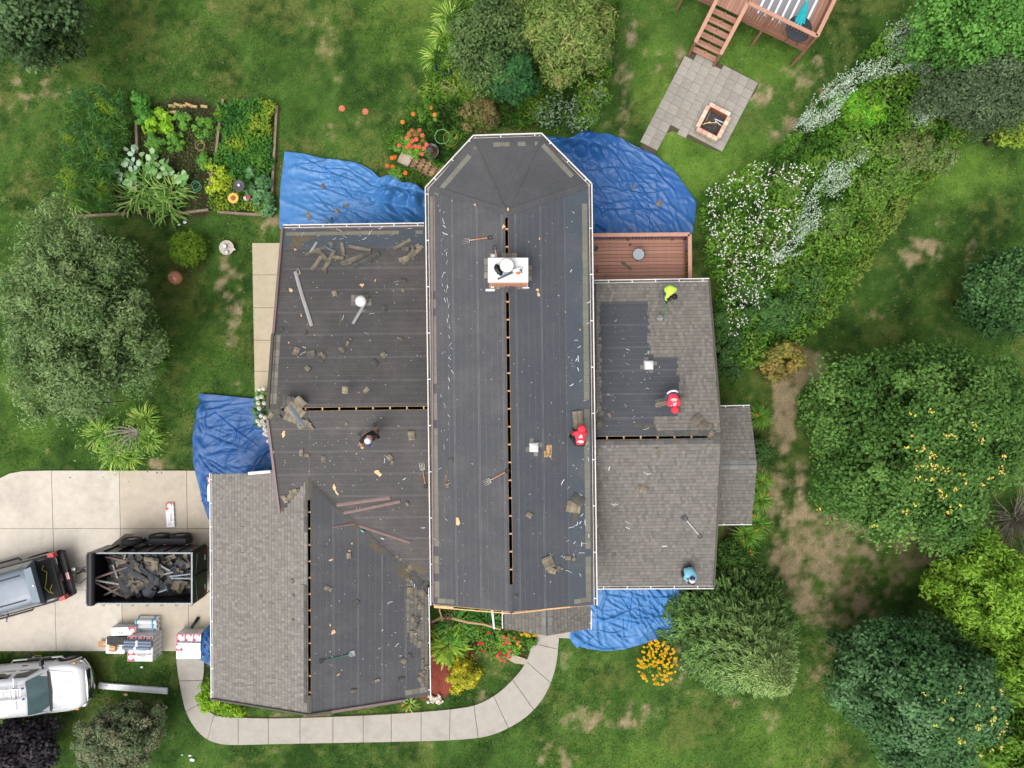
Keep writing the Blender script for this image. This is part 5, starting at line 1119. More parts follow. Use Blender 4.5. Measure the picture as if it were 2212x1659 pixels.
# chimney top: bucket, bag, blower
def cz(zx, zy, h): return P(1002.3 + zx * .0833, 506.9 + zy * .0833, h)
p = cz(1110, 800, 6.9); bk = thing("bucket", "black bucket with white lid on the chimney cap", "bucket", (p.x, p.y, 6.64)); b = MB(); b.lathe([(.19, 0), (.23, .26), (.235, .27)], n=24); b.build("pail", M_BLACK, bk, True); b = MB(); b.lathe([(.23, .265), (.225, .285), (.2, .29), (.001, .292)], n=28); b.build("lid", M_CHALK, bk, True)
t = thing("rubbish_bag", "shiny black bag slumped against the bucket on the chimney", "bag", cz(880, 900, 6.64)); pts = [cz(860, 790, 6.74), cz(840, 850, 6.76), cz(870, 920, 6.76), cz(920, 980, 6.74), cz(990, 1030, 6.72)]; b = MB(); b.tube([Vector(k) - t.location for k in pts], [.075, .09, .085, .085, .06], 12); b.build("bag_body", mat("black_bag_film", (.015, .016, .017), .22, .3, 20, .8, 30), t, True); b = MB(); b.lathe([(.03, 0), (.03, .05), (.001, .05)], cz(1028, 1015, 6.78) - t.location, 12); b.build("bottle_cap", mat("pale_blue_cap", rgb(150, 190, 220), .4), t)
t = thing("leaf_blower", "orange and white leaf blower with grey tube on the chimney", "leaf blower", cz(1380, 960, 6.64)); b = MB(); b.tube([cz(870, 1155, 6.72) - t.location, cz(1265, 975, 6.74) - t.location], [.03, .036], 12); b.build("tube", mat("blower_tube_grey", rgb(88, 92, 98), .5), t); b = MB(); b.beam(cz(1260, 955, 6.75) - t.location, cz(1480, 900, 6.75) - t.location, .11, .14); b.build("housing", M_CHALK, t); b = MB(); b.lathe([(.06, 0), (.075, .06), (.06, .13), (.001, .14)], cz(1400, 990, 6.66) - t.location, 14); b.build("engine_cover", mat("blower_orange", rgb(236, 110, 50), .4), t); b = MB(); b.tube([cz(1440, 900, 6.86) - t.location, cz(1490, 930, 6.88) - t.location, cz(1500, 985, 6.8) - t.location], .02, 8); b.build("handle", M_BLACK, t)
# metal lengths
GD = "metal lengths lying on the stripped roofs"
def strip_on(key, pts, m, w, label, name="drip_edge_length", cat="drip edge", group=GD, h=.03): return angle_strip(name, m, [on(key, *p, h) for p in pts], w, label, cat, group)
M_ALU = mat("dull_aluminium", rgb(176, 172, 170), .4, .15, 8, metal=.2)
strip_on("left_n", [q(1, 1, 340, 690), q(1, 1, 400, 900), q(1, 1, 430, 990), q(1, 1, 482, 1160)], M_ALU, .13, "long bent pale downspout on the upper left wing roof", "downspout_length", "downspout")
strip_on("left_n", [q(1, 1, 952, 955), q(1, 1, 840, 1145)], M_ALU, .11, "short pale downspout propped beside the round white vent", "downspout_length", "downspout", h=.07)
strip_on("left_n", [q(1, 1, 527, 435), q(1, 1, 470, 525)], M_ALU, .09, "short pale metal piece near the upper eave of the left wing"); strip_on("left_n", [q(1, 1, 608, 480), q(1, 1, 692, 520)], mat("blue_grey_metal", rgb(108, 124, 136), .4, .15, 8), .06, "thin bluish strip among the torn shingles")
Z8 = lambda zx, zy: (576 + zx * .1667, 979.2 + zy * .1667)
strip_on("left_s", [Z8(610, 740), Z8(900, 668), Z8(1270, 615), Z8(1600, 570)], M_DRIPB, .13, "upper of two long brown drip edges across the valley"); strip_on("left_s", [Z8(695, 826), Z8(1200, 725), Z8(1735, 615)], M_DRIPB, .12, "lower of two long brown drip edges across the valley", h=.05)
strip_on("gar_e", [Z8(855, 955), Z8(1000, 930), Z8(1138, 912)], M_DRIPB, .07, "thin end of the sharply bent brown drip edge"); strip_on("left_s", [Z8(1142, 914), Z8(1500, 1030), Z8(1865, 1150)], M_DRIPB, .11, "brown drip edge lying across the lower left wing slope", h=.04)
p = on("gar_e", *Z8(1240, 1003), .05); b = MB(); b.tube([(-.06, .04, 0), (.06, -.04, 0)], .033, 14); o = b.build("drink_can", mat("teal_can", rgb(110, 200, 196), .25, .15, 10, metal=.3), None, True); o.location = p; tag(o, "teal drink can lying in the roof valley", "can")
# splintered sheathing pieces: pale wood
def chip(key, x, y, rx, ry, rot, label, seed):
    r = random.Random(seed); pl = PL[key]; n = 8; c = pl.hit(x, y); b = MB(); rim = []
    for i in range(n):
        a = 2 * math.pi * i / n; k = r.uniform(.4, 1.25); dx_, dy_ = rx * math.cos(a) * k, ry * math.sin(a) * k; rim.append(pl.hit(x + dx_ * math.cos(rot) - dy_ * math.sin(rot), y + dx_ * math.sin(rot) + dy_ * math.cos(rot)) - c)
    n_ = pl.n; b.add([p_ + n_ * .024 for p_ in rim] + [p_ + n_ * .010 for p_ in rim], [tuple(range(n)) if True else None, tuple(range(2 * n - 1, n - 1, -1))] + [(i, (i + 1) % n, n + (i + 1) % n, n + i) for i in range(n)])
    o = b.build("wood_splinter", M_WOODPALE); o.location = c; return tag(o, label, "wood scrap", "pale sheathing splinters on the roofs")
for i, (k, x, y, rx, ry, rot, lab) in enumerate([("left_s", *Z8(875, 440), 4, 8, 0, "long pale splinter above the brown drip edges"), ("left_s", *Z8(905, 505), 2.5, 7, -.5, "pale pointed splinter just above the brown drip edges"), ("left_s", *Z8(1440, 255), 8, 7, .3, "broad pale wood piece with a shingle chip on it"), ("gar_e", *Z8(1105, 1165), 2.2, 3, 0, "small pale chip below the bent drip edge"), ("gar_e", *Z8(1068, 1266), 5, 1.8, .1, "thin crescent chip on the garage roof"), ("gar_e", *Z8(835, 1378), 5, 2, -.4, "second crescent chip nearer the garage slot"),
                                               ("left_n", *q(1, 1, 297, 850), 5.5, 4.5, .2, "square pale chip near the outer rake of the left wing"), ("left_n", *q(1, 1, 917, 806), 7, 5.5, 0, "large tan wood piece above the round white vent"), ("left_n", *q(1, 1, 392, 1068), 2.5, 3.5, 0, "small chip beside the long bent downspout"), ("left_n", *q(1, 1, 285, 1303), 2.5, 2, 0, "tiny chip low on the upper left wing"), ("left_s", *q(1, 2, 240, 435), 4, 9, .3, "jagged pale splinter near the rake below the ridge"), ("left_s", *q(1, 2, 148, 585), 3, 4, 0, "pale chip at the very rake edge"),
                                               ("left_s", *q(1, 2, 868, 600), 1.8, 1.5, 0, "tiny chip beside the worker in black"), ("main_w", *q(1, 2, 1743, 1175), 6, 12, -.2, "long bright splinter low on the main roof"), ("gar_e", *q(1, 3, 668, 482), 8, 4, -.5, "bird-shaped pale splinter on the garage roof"), ("gar_e", *q(1, 3, 710, 852), 4.5, 1.6, -.4, "narrow splinter below the green shovel"), ("gar_e", *q(1, 3, 640, 652), 2.4, 1.5, 0, "small splinter above the green shovel"), ("gar_e", *q(1, 3, 641, 422), 1.8, 3, 0, "brownish chip above the bird-shaped splinter"),
                                               ("main_e", *q(2, 1, 220, 847), 5, 4, 0, "upper orange-pale chip below the chimney"), ("main_e", *q(2, 1, 228, 885), 4, 5, .3, "lower orange-pale chip below the chimney"), ("main_e", *q(2, 1, 236, 404), 1.6, 2.6, 0, "tiny chip beside the ridge above the chimney"), ("main_e", *q(2, 1, 586, 1190), 1.8, 2, 0, "tiny chip near the main gutter"), ("main_w", *q(1, 1, 2140, 300), 4, 6, 0, "splinter on the edge of the ridge slot above the chimney"), ("main_w", *q(1, 1, 2178, 148), 2.5, 4, .4, "splinter just beyond the upper end of the ridge slot"), ("left_n", *q(1, 1, 1030, 765), 1.2, 4.5, .3, "thin upright splinter beside the round vent"), ("main_w", *q(1, 1, 1893, 110), 2, 2.6, 0, "small chip on the bay above the fork"), ("left_n", *q(1, 1, 340, 500), 4, 2.5, 0, "small chips near the upper outer roof corner")]):
    chip(k, x, y, rx, ry, rot, lab, i)
# torn shingles on the roof
rs = random.Random(31); SCRAP_COL[:] = [tuple(v * 1.3 for v in c) for i, c in enumerate(SCRAP_COL) if i not in (3, 4)]; SCR2 = [scrap_mesh(rs, 1.0, 1.0, rs.uniform(0, .03)) for _ in range(10)]
GS = "torn shingle pieces lying on the stripped roofs"
def lay_scrap(key, x, y, rz, L, W, label, h=.025):
    o = obj("torn_shingle", rs.choice(SCR2), None, on(key, x, y, h + rs.uniform(0, .03))); face(o, key, rz); o.scale = (L, W, 1); return tag(o, label, "shingle scrap", GS)
LONG = [(520, 510, 25, 200, 32), (585, 560, -48, 150, 36), (525, 622, 62, 150, 34), (630, 605, 68, 190, 36), (595, 690, 5, 40, 40), (750, 500, -78, 130, 30), (900, 492, -12, 200, 30), (830, 590, 25, 200, 42), (872, 555, 8, 200, 40), (940, 600, 32, 220, 44), (985, 570, -75, 110, 26), (790, 610, 20, 70, 50), (1040, 550, 35, 60, 40), (1265, 455, 33, 170, 28), (1355, 530, -85, 140, 28), (1320, 565, 60, 170, 36), (1280, 582, 20, 90, 46), (1400, 510, 48, 120, 34), (1295, 500, 0, 60, 40), (1405, 480, -60, 60, 40), (700, 570, -10, 120, 30)]
for i, (zx, zy, a, L, W) in enumerate(LONG):
    x, y = q(1, 1, zx, zy); cl = 0 if zx < 720 else 1 if zx < 1150 else 2
    lay_scrap("left_n", x, y, math.radians(a), L * .25 * .0178, W * .25 * .0178, ["torn shingle strip in the outermost of three heaps along the upper eave", "torn shingle strip in the middle heap along the upper eave of the left wing", "torn shingle strip in the heap tucked against the main gutter"][cl])
SMALL = [("left_n", 1, 1, [(360, 672, 30), (380, 710, 30), (680, 880, 50), (545, 1040, 45), (1025, 720, 40), (1275, 770, 55), (1275, 855, 40), (1070, 1180, 60), (1110, 1015, 55), (215, 1195, 40), (428, 1222, 35), (820, 1275, 22), (745, 1365, 60), (795, 1315, 40), (475, 1400, 70), (425, 1410, 60), (590, 1425, 45), (560, 1405, 40), (560, 1450, 50), (450, 1530, 50), (450, 1570, 60), (1025, 1480, 60), (975, 1400, 60), (1105, 1410, 50), (1170, 1520, 30), (945, 1650, 60), (1255, 1270, 35), (350, 1380, 70), (535, 1385, 50), (288, 385, 40), (280, 460, 40), (655, 460, 60)]),
         ("left_s", 1, 2, [(285, 140, 90), (370, 165, 110), (340, 230, 150), (310, 290, 120), (380, 330, 110), (430, 330, 70), (130, 270, 60), (195, 285, 50), (955, 50, 50), (770, 50, 60), (785, 345, 40), (1345, 440, 80), (395, 590, 60), (440, 610, 40), (585, 645, 55), (1155, 630, 50), (1178, 675, 40), (1660, 650, 1), (1310, 1030, 40), (330, 930, 70), (300, 970, 70), (250, 990, 70), (370, 920, 40)]),
         ("gar_e", 1, 2, [(800, 1480, 50), (1180, 1360, 50), (1245, 1515, 40), (1350, 1640, 60), (1210, 1500, 60), (1330, 1590, 70)]), ("gar_e", 1, 3, [(620, 105, 70), (865, 235, 55), (1045, 900, 45), (1250, 890, 50), (840, 988, 50), (1270, 730, 50), (1330, 130, 70), (1390, 200, 60), (1420, 255, 50), (1355, 370, 60), (1400, 370, 50), (1390, 425, 40), (1350, 500, 60), (1330, 690, 50), (1440, 730, 40), (1430, 840, 60), (1470, 790, 40), (1420, 890, 60), (1450, 830, 45), (1460, 70, 60), (1440, 150, 60), (1410, 570, 40)]),
         ("gar_w", 1, 3, [(320, 40, 40), (325, 375, 22), (330, 165, 30)]), ("main_w", 1, 2, [(1660, 875, 35), (1685, 655, 35)]), ("main_e", 2, 2, [(565, 1000, 110), (530, 1060, 120), (310, 1540, 100), (530, 1515, 40), (400, 1600, 50), (145, 1130, 50), (340, 1610, 70), (480, 1500, 50)]), ("right_n", 2, 2, [(845, 275, 45), (890, 118, 24), (770, 260, 60), (760, 320, 60), (750, 370, 60), (1720, 440, 60), (1725, 365, 40), (1620, 335, 130)]), ("right_s", 2, 2, [(760, 565, 40), (1245, 570, 45), (1125, 910, 100), (885, 1470, 30), (820, 820, 30)])]
SM_L = {"left_n": "small torn shingle piece scattered over the upper left wing", "left_s": "torn shingle piece scattered over the lower left wing slope", "gar_e": "torn shingle piece on the stripped garage slope", "gar_w": "dark chip lying on the shingled garage slope", "main_w": "small tan shingle piece on the ice shield of the main roof", "main_e": "torn shingle piece on the main roof slope with the red-hooded worker", "right_n": "torn shingle piece on the half-stripped right wing", "right_s": "dark torn piece lying on the intact grey shingles"}
for key, c, r_, L in SMALL:
    for zx, zy, s_ in L:
        if s_ > 5 and not (key == 'left_n' and rs.random() < .25): x, y = q(c, r_, zx, zy); lay_scrap(key, x, y, rs.uniform(0, 3.1), s_ * .25 * .0175, s_ * .25 * .0175 * rs.uniform(.5, .9), SM_L[key])
strip_on("left_s", [q(1, 2, 295, 185), q(1, 2, 350, 260), q(1, 2, 425, 360)], mat("grey_felt_fold", rgb(96, 106, 116), .5, .2, 8), .16, "folded grey felt strip on the torn shingle patch at the ridge end", "felt_fold", "felt", h=.08)
for i, (zx, zy) in enumerate([(470, 360), (440, 330), (420, 345)]): lay_scrap("left_s", *q(1, 2, zx, zy), -.9 + i * .4, .35, .14, "dark curled felt end beside the folded grey strip", .06)
# stack of shingles beside the red-hooded worker at the gutter
for i, (zx, zy, w_, h_, c) in enumerate([(555, 310, 70, 150, 0), (590, 310, 40, 160, 1)]): lay_scrap("main_e", *q(2, 2, zx, zy), math.pi / 2 + .1, h_ * .25 * .0165, w_ * .25 * .0165, ["broad dark shingle sheet in front of the worker at the gutter", "tan shingle edge strip in front of the worker at the gutter"][i], .04 + .03 * i)
# release-tape strips: white litter
rs = random.Random(77); TAPE = []
for i in range(8):
    b = MB(); L = rs.uniform(.12, .34); w_ = rs.uniform(.022, .04); n = 5; z = 0; rows = []; a = 0; p_ = Vector((-L / 2, 0, .006))
    for k in range(n + 1):
        rows.append([p_ + Vector((-math.sin(a), math.cos(a), 0)) * w_ / 2, p_ - Vector((-math.sin(a), math.cos(a), 0)) * w_ / 2 + Vector((0, 0, .008))]); a += rs.uniform(-.35, .35); p_ = p_ + Vector((math.cos(a), math.sin(a), 0)) * L / n + Vector((0, 0, rs.uniform(-.004, .008)))
    b.grid(rows); me = b.mesh("tape_scrap"); me.materials.append(mat("release_film", rgb(206, 212, 218), .3, .1, 12)); TAPE.append(me)
def tape(key, x, y, rz, label, sc_=1.0):
    o = obj("tape_scrap", rs.choice(TAPE), None, on(key, x, y, .016)); face(o, key, rz); o.scale = (sc_ * .8, sc_ * .75, 1); tag(o, label, "tape scrap", "white tape scraps on the roofs")
for zy in list(range(120, 1640, 62)): 
    for _ in range(rs.choice([1, 1, 2])): tape("main_w", *q(1, 1, 1590 + zy * .055 + rs.uniform(-20, 30), zy + rs.uniform(-25, 25)), math.pi / 2 + rs.gauss(0, .5), "white tape scrap on the ice shield along the main roof's left-wing eave", rs.uniform(.5, 1.0))
for zy in range(30, 1650, 75): tape("main_w", *q(1, 2, rs.choice([1600, 1665, 1535, 1640]) + rs.uniform(-10, 10), zy + rs.uniform(-20, 20)), math.pi / 2 + rs.gauss(0, .4), "white tape scrap on the ice shield along the main roof's left-wing eave", rs.uniform(.4, .9))
for c, r_, pts in [(2, 1, [(660, 960, 0), (655, 1135, .3), (575, 1440, 1.5), (550, 1450, 1.5), (525, 1500, .3), (515, 1475, 0), (465, 1590, -.6), (590, 1635, .5), (580, 1345, 0), (552, 1280, 0), (505, 680, 1.5), (575, 1530, 1.5), (490, 1430, 0), (535, 180, 1.4)]), (2, 2, [(515, 15, 0), (625, 148, -.5), (655, 560, .3), (645, 510, 1.3), (660, 650, 1.5), (560, 1205, 1.3), (545, 1225, .3), (600, 1130, .8), (585, 1195, 1.4), (600, 1240, 1.5), (510, 1243, 0), (537, 1368, .8), (605, 1385, .9), (335, 1470, -.6), (430, 1490, 0), (450, 1498, .5), (535, 1480, 1.5), (598, 1448, .4), (590, 1645, -.7), (600, 1015, .5), (595, 955, .2), (440, 850, .9), (362, 460, -.5), (485, 900, .5), (625, 1370, .4), (480, 1355, 0), (635, 1195, 1.5), (665, 1310, 1.4), (415, 1605, 0), (300, 1605, 0), (490, 1607, 0)])]:
    for zx, zy, a in pts: tape("main_e", *q(c, r_, zx, zy), a, "white tape scrap near the main gutter over the right wing", rs.uniform(.5, 1.0))
for zx, zy, a in [(330, 328, 0), (665, 325, 0), (720, 322, 0), (895, 322, 0), (1080, 320, 0), (1330, 318, 0), (770, 382, 0), (900, 382, 0), (970, 380, 0), (1175, 378, 0), (1385, 376, 0), (680, 412, 0), (740, 412, 0), (940, 412, 0), (1130, 405, 0), (405, 372, 1), (540, 385, 0), (980, 350, 1.5), (785, 440, 0), (1210, 772, .8), (1000, 1045, .6), (420, 1342, 0), (410, 1400, .4), (480, 1432, 0), (1228, 1265, -1.2), (1120, 1415, .6), (925, 1035, .5), (755, 1090, 1), (960, 1217, 0), (260, 1125, -.3), (272, 1522, 0), (1045, 868, .3), (380, 690, 1.3)]: tape("left_n", *q(1, 1, zx, zy), a, "pale tape scrap on the upper left wing roof", rs.uniform(.6, 1.2))
for zx, zy, a in [(1340, 45, .5), (1365, 80, 1.4), (1330, 85, 1.3), (1470, 60, 1.2), (1450, 95, 0), (1430, 128, 0), (1400, 215, .3), (1420, 270, .4), (1350, 355, .5), (1415, 370, 1.4), (1375, 500, .6), (1210, 590, 1.3), (1065, 622, .6), (1250, 685, .3), (1090, 465, 1.4), (1150, 220, .8)]: tape("gar_e", *q(1, 3, zx, zy), a, "pale tape scrap on the stripped garage slope", rs.uniform(.5, 1.1))
for zx, zy, a in [(735, 245, .4), (770, 320, .8), (730, 310, .7), (820, 367, 0), (1160, 393, 0), (1170, 38, 0)]: tape("right_n", *q(2, 2, zx, zy), a, "white tape scrap on the half-stripped right wing", rs.uniform(.7, 1.2))
for zx, zy, a in [(895, 1115, .5), (1000, 1360, 0), (855, 1455, -.4), (998, 1483, 0), (1275, 1515, 1.2), (1160, 1400, .5), (1180, 1390, 1.1), (960, 1272, 0)]: tape("right_n", *q(2, 1, zx, zy), a, "white tape scrap on the half-stripped right wing", rs.uniform(.6, 1.1))
for zx, zy, a in [(1155, 770, -.7), (1178, 770, 1.0), (838, 725, 1.4), (900, 1035, -.3), (870, 1045, -.9), (1000, 1240, -.4), (1315, 1405, -.4), (745, 1225, 1.3), (995, 1185, 0)]: tape("right_s", *q(2, 2, zx, zy), a, "white tape scrap on the intact grey shingles", rs.uniform(.7, 1.2))
for zx, zy, a in [(800, 1298, 0), (1095, 1330, 0), (1445, 1245, -.4), (1330, 455, 1.2), (1115, 660, 1.2), (1285, 822, .2), (400, 575, 1)]: tape("left_s", *q(1, 2, zx, zy), a, "pale tape scrap on the lower left wing slope", rs.uniform(.6, 1.0))
# fine litter
b = MB()
for key, poly, n in [("left_n", [(620, 510), (910, 505), (910, 870), (590, 875)], 110), ("left_s", [(600, 900), (915, 895), (915, 1220), (700, 1050), (610, 1050)], 110), ("main_w", [(945, 420), (1085, 470), (1095, 1290), (950, 1290)], 60), ("main_e", [(1105, 480), (1255, 430), (1265, 1290), (1115, 1290)], 90), ("gar_e", [(680, 1080), (900, 1260), (900, 1480), (680, 1520)], 90), ("right_n", [(1300, 660), (1395, 660), (1460, 900), (1300, 930)], 50)]:
    xs, ys = [p[0] for p in poly], [p[1] for p in poly]; k = 0
    while k < n:
        x, y = rs.uniform(min(xs), max(xs)), rs.uniform(min(ys), max(ys))
        if inpoly([x], [y], poly)[0]: p_ = on(key, x, y, .012); s_ = rs.uniform(.012, .028); b.box(p_, (s_ * rs.uniform(.7, 2), s_, .006), rz=rs.uniform(0, 3)); k += 1
tag(b.build("roof_litter", mat("pale_litter", rgb(176, 174, 170), .7, .2, 4)), "tiny pale crumbs and nails littering the stripped roofs", kind="stuff")
# debris on tarps and small deck
for i, (c, r_, zx, zy, s_, lab) in enumerate([(1, 1, 458, 205, 80, "square dark shingle on the upper left tarp"), (1, 1, 700, 172, 60, "dark shingle scrap on the tarp near the gutter"), (1, 1, 655, 235, 35, "small dark scrap below its neighbours on the tarp"), (1, 1, 605, 258, 45, "dark scrap at the gutter edge of the tarp"), (1, 1, 777, 115, 45, "tilted dark scrap mid tarp"), (1, 1, 1150, 133, 60, "dark scrap on the rumpled end of the tarp"), (1, 1, 1260, 195, 70, "dark scrap in the tarp fold beside the main gutter"), (1, 0, 578, 1612, 50, "dark scrap at the far side of the upper left tarp"), (1, 0, 975, 1610, 30, "small dark scrap near the tarp rumple"),
                                            (2, 0, 1030, 1625, 70, "brown shingle on the bay-side tarp"), (2, 0, 1222, 1625, 70, "upright brown strip on the bay-side tarp"), (2, 0, 1196, 1575, 50, "thin brown strip on the bay-side tarp"), (2, 1, 1265, 110, 85, "long dark shingle on the bay-side tarp"), (2, 1, 1022, 315, 75, "dark shingle near the little deck on the tarp"), (2, 1, 1225, 8, 40, "brown scrap mid bay-side tarp")]):
    x, y = q(c, r_, zx, zy); o = obj("torn_shingle", rs.choice(SCR2), None, P(x, y, .12), (0, 0, rs.uniform(0, 3))); o.scale = (s_ * .25 * .0196, s_ * .25 * .0196 * .5, 1); tag(o, lab, "shingle scrap")
# ------------------------------------------------------------------ people at work
M_SKIN = mat("skin", rgb(196, 136, 108), .55, .08, 12); M_HAIR = mat("dark_hair", (.012, .011, .011), .6, .2, 30)
def person(label, J, mats, sleeves=True, gloves=False, extra=None):
    """J: joint -> 3D point; one skinned continuous body with a material per region"""
    J = {k: Vector(v) for k, v in J.items()}; root = Vector((J['pelvis'].x, J['pelvis'].y, min(J['anL'].z, J['anR'].z) - .08)); t = thing("person", label, "person", root)
    V, R, E, G = [], [], [], []
    def add(p, r, parent=None, g=0):
        V.append(Vector(p) - root); R.append(r); i = len(V) - 1; G.append(g)
        if parent is not None: E.append((parent, i))
        return i
    sp = J['chest'].lerp(J['pelvis'], .5); up = (J['chest'] - J['pelvis']).normalized()
    pe = add(J['pelvis'], .18, None, 1); s1 = add(sp, .185, pe, 0); chn = add(J['chest'], .205, s1, 0); ne = add(J['neck'], .075, chn, 2 if not sleeves else 0); hd = add(J['neck'].lerp(J['head'], .45), .085, ne, 2); h2 = add(J['head'], .098, hd, 2); top = add(J['head'] + (J['head'] - J['neck']).normalized() * .08, .07, h2, 2)
    fwd = J.get('face', J['head'] + Vector((0, -.2, 0))) - J['head']; fwd.normalize(); add(J['head'] + fwd * .115 - Vector((0, 0, .02)), .018, h2, 2)
    side = fwd.cross(Vector((0, 0, 1)))
    if side.length > .1: side.normalize(); add(J['head'] + side * .1, .022, h2, 2); add(J['head'] - side * .1, .022, h2, 2)
    for s in 'LR':
        sh = add(J['sh' + s], .10, chn, 0); el = add(J['el' + s], .066, add(J['sh' + s].lerp(J['el' + s], .5), .08, sh, 0), 0 if sleeves else 2); wr = add(J['wr' + s], .036, add(J['el' + s].lerp(J['wr' + s], .5), .048, el, 0 if sleeves else 2), 2 if not gloves else 4)
        d = (J['wr' + s] - J['el' + s]).normalized(); pm_ = add(J['wr' + s] + d * .07, .038, wr, 4 if gloves else 2); sd = d.cross(Vector((0, 0, 1))); sd = sd.normalized() if sd.length > .05 else Vector((1, 0, 0)); dn = sd.cross(d)
        for i, (o_, ln) in enumerate([(-.03, .07), (-.01, .082), (.011, .078), (.031, .06)]):
            k = add(J['wr' + s] + d * (.07 + ln * .55) + sd * o_, .0105, pm_, 4 if gloves else 2); add(J['wr' + s] + d * (.07 + ln * .8) + sd * o_ + dn * .03, .0095, k, 4 if gloves else 2)
        th = add(J['wr' + s] + d * .05 + sd * -.05, .013, wr, 4 if gloves else 2); add(J['wr' + s] + d * .085 + sd * -.06 + dn * .02, .010, th, 4 if gloves else 2)
        hp = add(J['hp' + s], .115, pe, 1); kn = add(J['kn' + s], .072, add(J['hp' + s].lerp(J['kn' + s], .5), .095, hp, 1), 1); an = add(J['an' + s], .05, add(J['kn' + s].lerp(J['an' + s], .5), .062, kn, 1), 3); add(J['to' + s], .042, an, 3)
    me = bpy.data.meshes.new("body"); me.from_pydata(V, E, []); o = bpy.data.objects.new("body", me); COL.objects.link(o); md = o.modifiers.new("s", 'SKIN'); 
    for i, sv in enumerate(me.skin_vertices[0].data): sv.radius = (R[i], R[i]); sv.use_root = (i == 0)
    md.use_smooth_shade = True; md.branch_smoothing = .4; sb = o.modifiers.new("u", 'SUBSURF'); sb.levels = 2; sb.render_levels = 2
    dg = bpy.context.evaluated_depsgraph_get(); nm = bpy.data.meshes.new_from_object(o.evaluated_get(dg)); bpy.data.objects.remove(o)
    nm.materials.clear()
    for m_ in mats: nm.materials.append(m_)
    Va, Ga = np.array([tuple(v) for v in V]), np.array(G); A = np.array([Va[a] for a, b in E]); B = np.array([Va[b] for a, b in E]); gl = [(G[a], G[b]) for a, b in E]; D = B - A; LL = (D ** 2).sum(1) + 1e-9
    mi = []
    for p in nm.polygons:
        c = np.array(p.center); tt = np.clip(((c - A) * D).sum(1) / LL, 0, 1); ds = ((A + D * tt[:, None] - c) ** 2).sum(1); k = int(ds.argmin()); a_, b_ = gl[k]; mi.append(b_ if tt[k] > (.35 if b_ in (2, 4) and a_ == 0 else .5) else a_)
    nm.polygons.foreach_set("material_index", mi); nm.polygons.foreach_set("use_smooth", [True] * len(nm.polygons)); obj("body", nm, t); t["root"] = 0; del t["root"]
    return t, root, J
def dome(b, c, up, r, depth=.55, n=16, stretch=1.0):
    M = Vector(up).to_track_quat('Z', 'Y').to_matrix(); prof = []
    for i in range(8): a = math.pi / 2 * (1 - i / 7.0); prof.append((r * math.cos(a) if i else .001, r * stretch * math.sin(a)))
    prof = list(reversed([(r * math.sin(k), r * stretch * math.cos(k)) for k in np.linspace(0.02, math.pi * depth, 9)])); b.lathe(prof, c, n, M=M); return b
def cap(t, root, J, m_crown, m_brim, up, fw, r=.118):
    h = J['head'] - root; up = Vector(up).normalized(); b = MB(); dome(b, h + up * .015, up, r); c = b.build("cap", m_crown, t, True); fw = Vector(fw).normalized(); sd = up.cross(fw); b = MB(); rows = []
    for i in range(5): f = i / 4; w = .1 * math.cos(f * 1.0); rows.append([h + up * (.02 - .01 * f) + fw * (r * .85 + f * .1) + sd * k * w for k in (-1, -.5, 0, .5, 1)])
    b.grid(rows); b.build("brim", m_brim, c, True); return c
def z_at(key, x, y): return PL[key].hit(x, y).z
def jp(z0):
    return lambda x, y, h: P(x, y, z0 + h)
red = mat("red_hoodie", rgb(236, 62, 78), .75, .08, 8, .3, 20); navy = mat("navy_cloth", rgb(52, 54, 110), .8, .1, 10); blackc = mat("black_cloth", (.016, .016, .018), .8, .2, 8, .3, 20); jeans = mat("blue_jeans", rgb(74, 100, 130), .85, .15, 14); dkpants = mat("dark_work_trousers", rgb(40, 42, 46), .85, .15, 12); shoe = mat("tan_boots", rgb(150, 112, 80), .7, .15, 12); shoe2 = mat("olive_shoes", rgb(120, 112, 86), .7, .15, 12); lime = mat("hi_vis_yellow", rgb(214, 252, 92), .7, .06, 8, .3, 18); aqua = mat("light_blue_shirt", rgb(130, 194, 214), .8, .1, 7, .4, 16); glove = mat("yellow_glove", rgb(210, 214, 110), .7)
M_PRINT = mat("white_print", rgb(240, 238, 240), .6, .04, 5)
# 1. black T-shirt, white and navy cap
z0 = z_at("left_s", 805, 945); A = lambda zx, zy, h: P(748.8 + zx * .0625, 898.6 + zy * .0625, z0 + h)
J = dict(pelvis=A(920, 650, .98), chest=A(800, 740, 1.38), neck=A(770, 800, 1.52), head=A(735, 860, 1.64), face=A(790, 1010, 1.6), shL=A(540, 810, 1.42), shR=A(1040, 690, 1.42), elL=A(480, 930, 1.2), wrL=A(525, 1050, 1.05), elR=A(1120, 760, 1.15), wrR=A(1020, 540, .98), hpL=A(880, 680, .92), hpR=A(990, 640, .92), knL=A(860, 660, .5), knR=A(1000, 620, .5), anL=A(870, 640, .1), anR=A(1010, 600, .12), toL=A(850, 740, .05), toR=A(1000, 700, .06))
t1, r1, J1 = person("worker in black T-shirt and white cap holding forks on the left wing", J, [blackc, dkpants, M_SKIN, shoe2, glove], sleeves=False); cp = cap(t1, r1, J1, mat("white_cap", rgb(236, 236, 240), .7), navy, (0, .1, 1), (J1['face'] - J1['head']))
tool("fork", "garden fork held behind the back of the worker in black", A(985, 200, .45), A(1075, 620, 1.1), None, tine=M_DARKSTEEL, handle=M_ASHWOOD); tool("fork", "garden fork under the front arm of the worker in black", A(470, 520, .3), A(510, 990, 1.02), None, tine=M_DARKSTEEL, handle=M_ASHWOOD)
b = MB(); b.lathe([(.03, 0), (.05, .01), (.05, .05), (.03, .06)], (0, 0, 0), 16, M=Matrix.Rotation(1.1, 3, 'X')); o = b.build("glove", glove); o.location = A(540, 1060, .98); tag(o, "yellow-green glove in the hand of the worker in black", "glove")
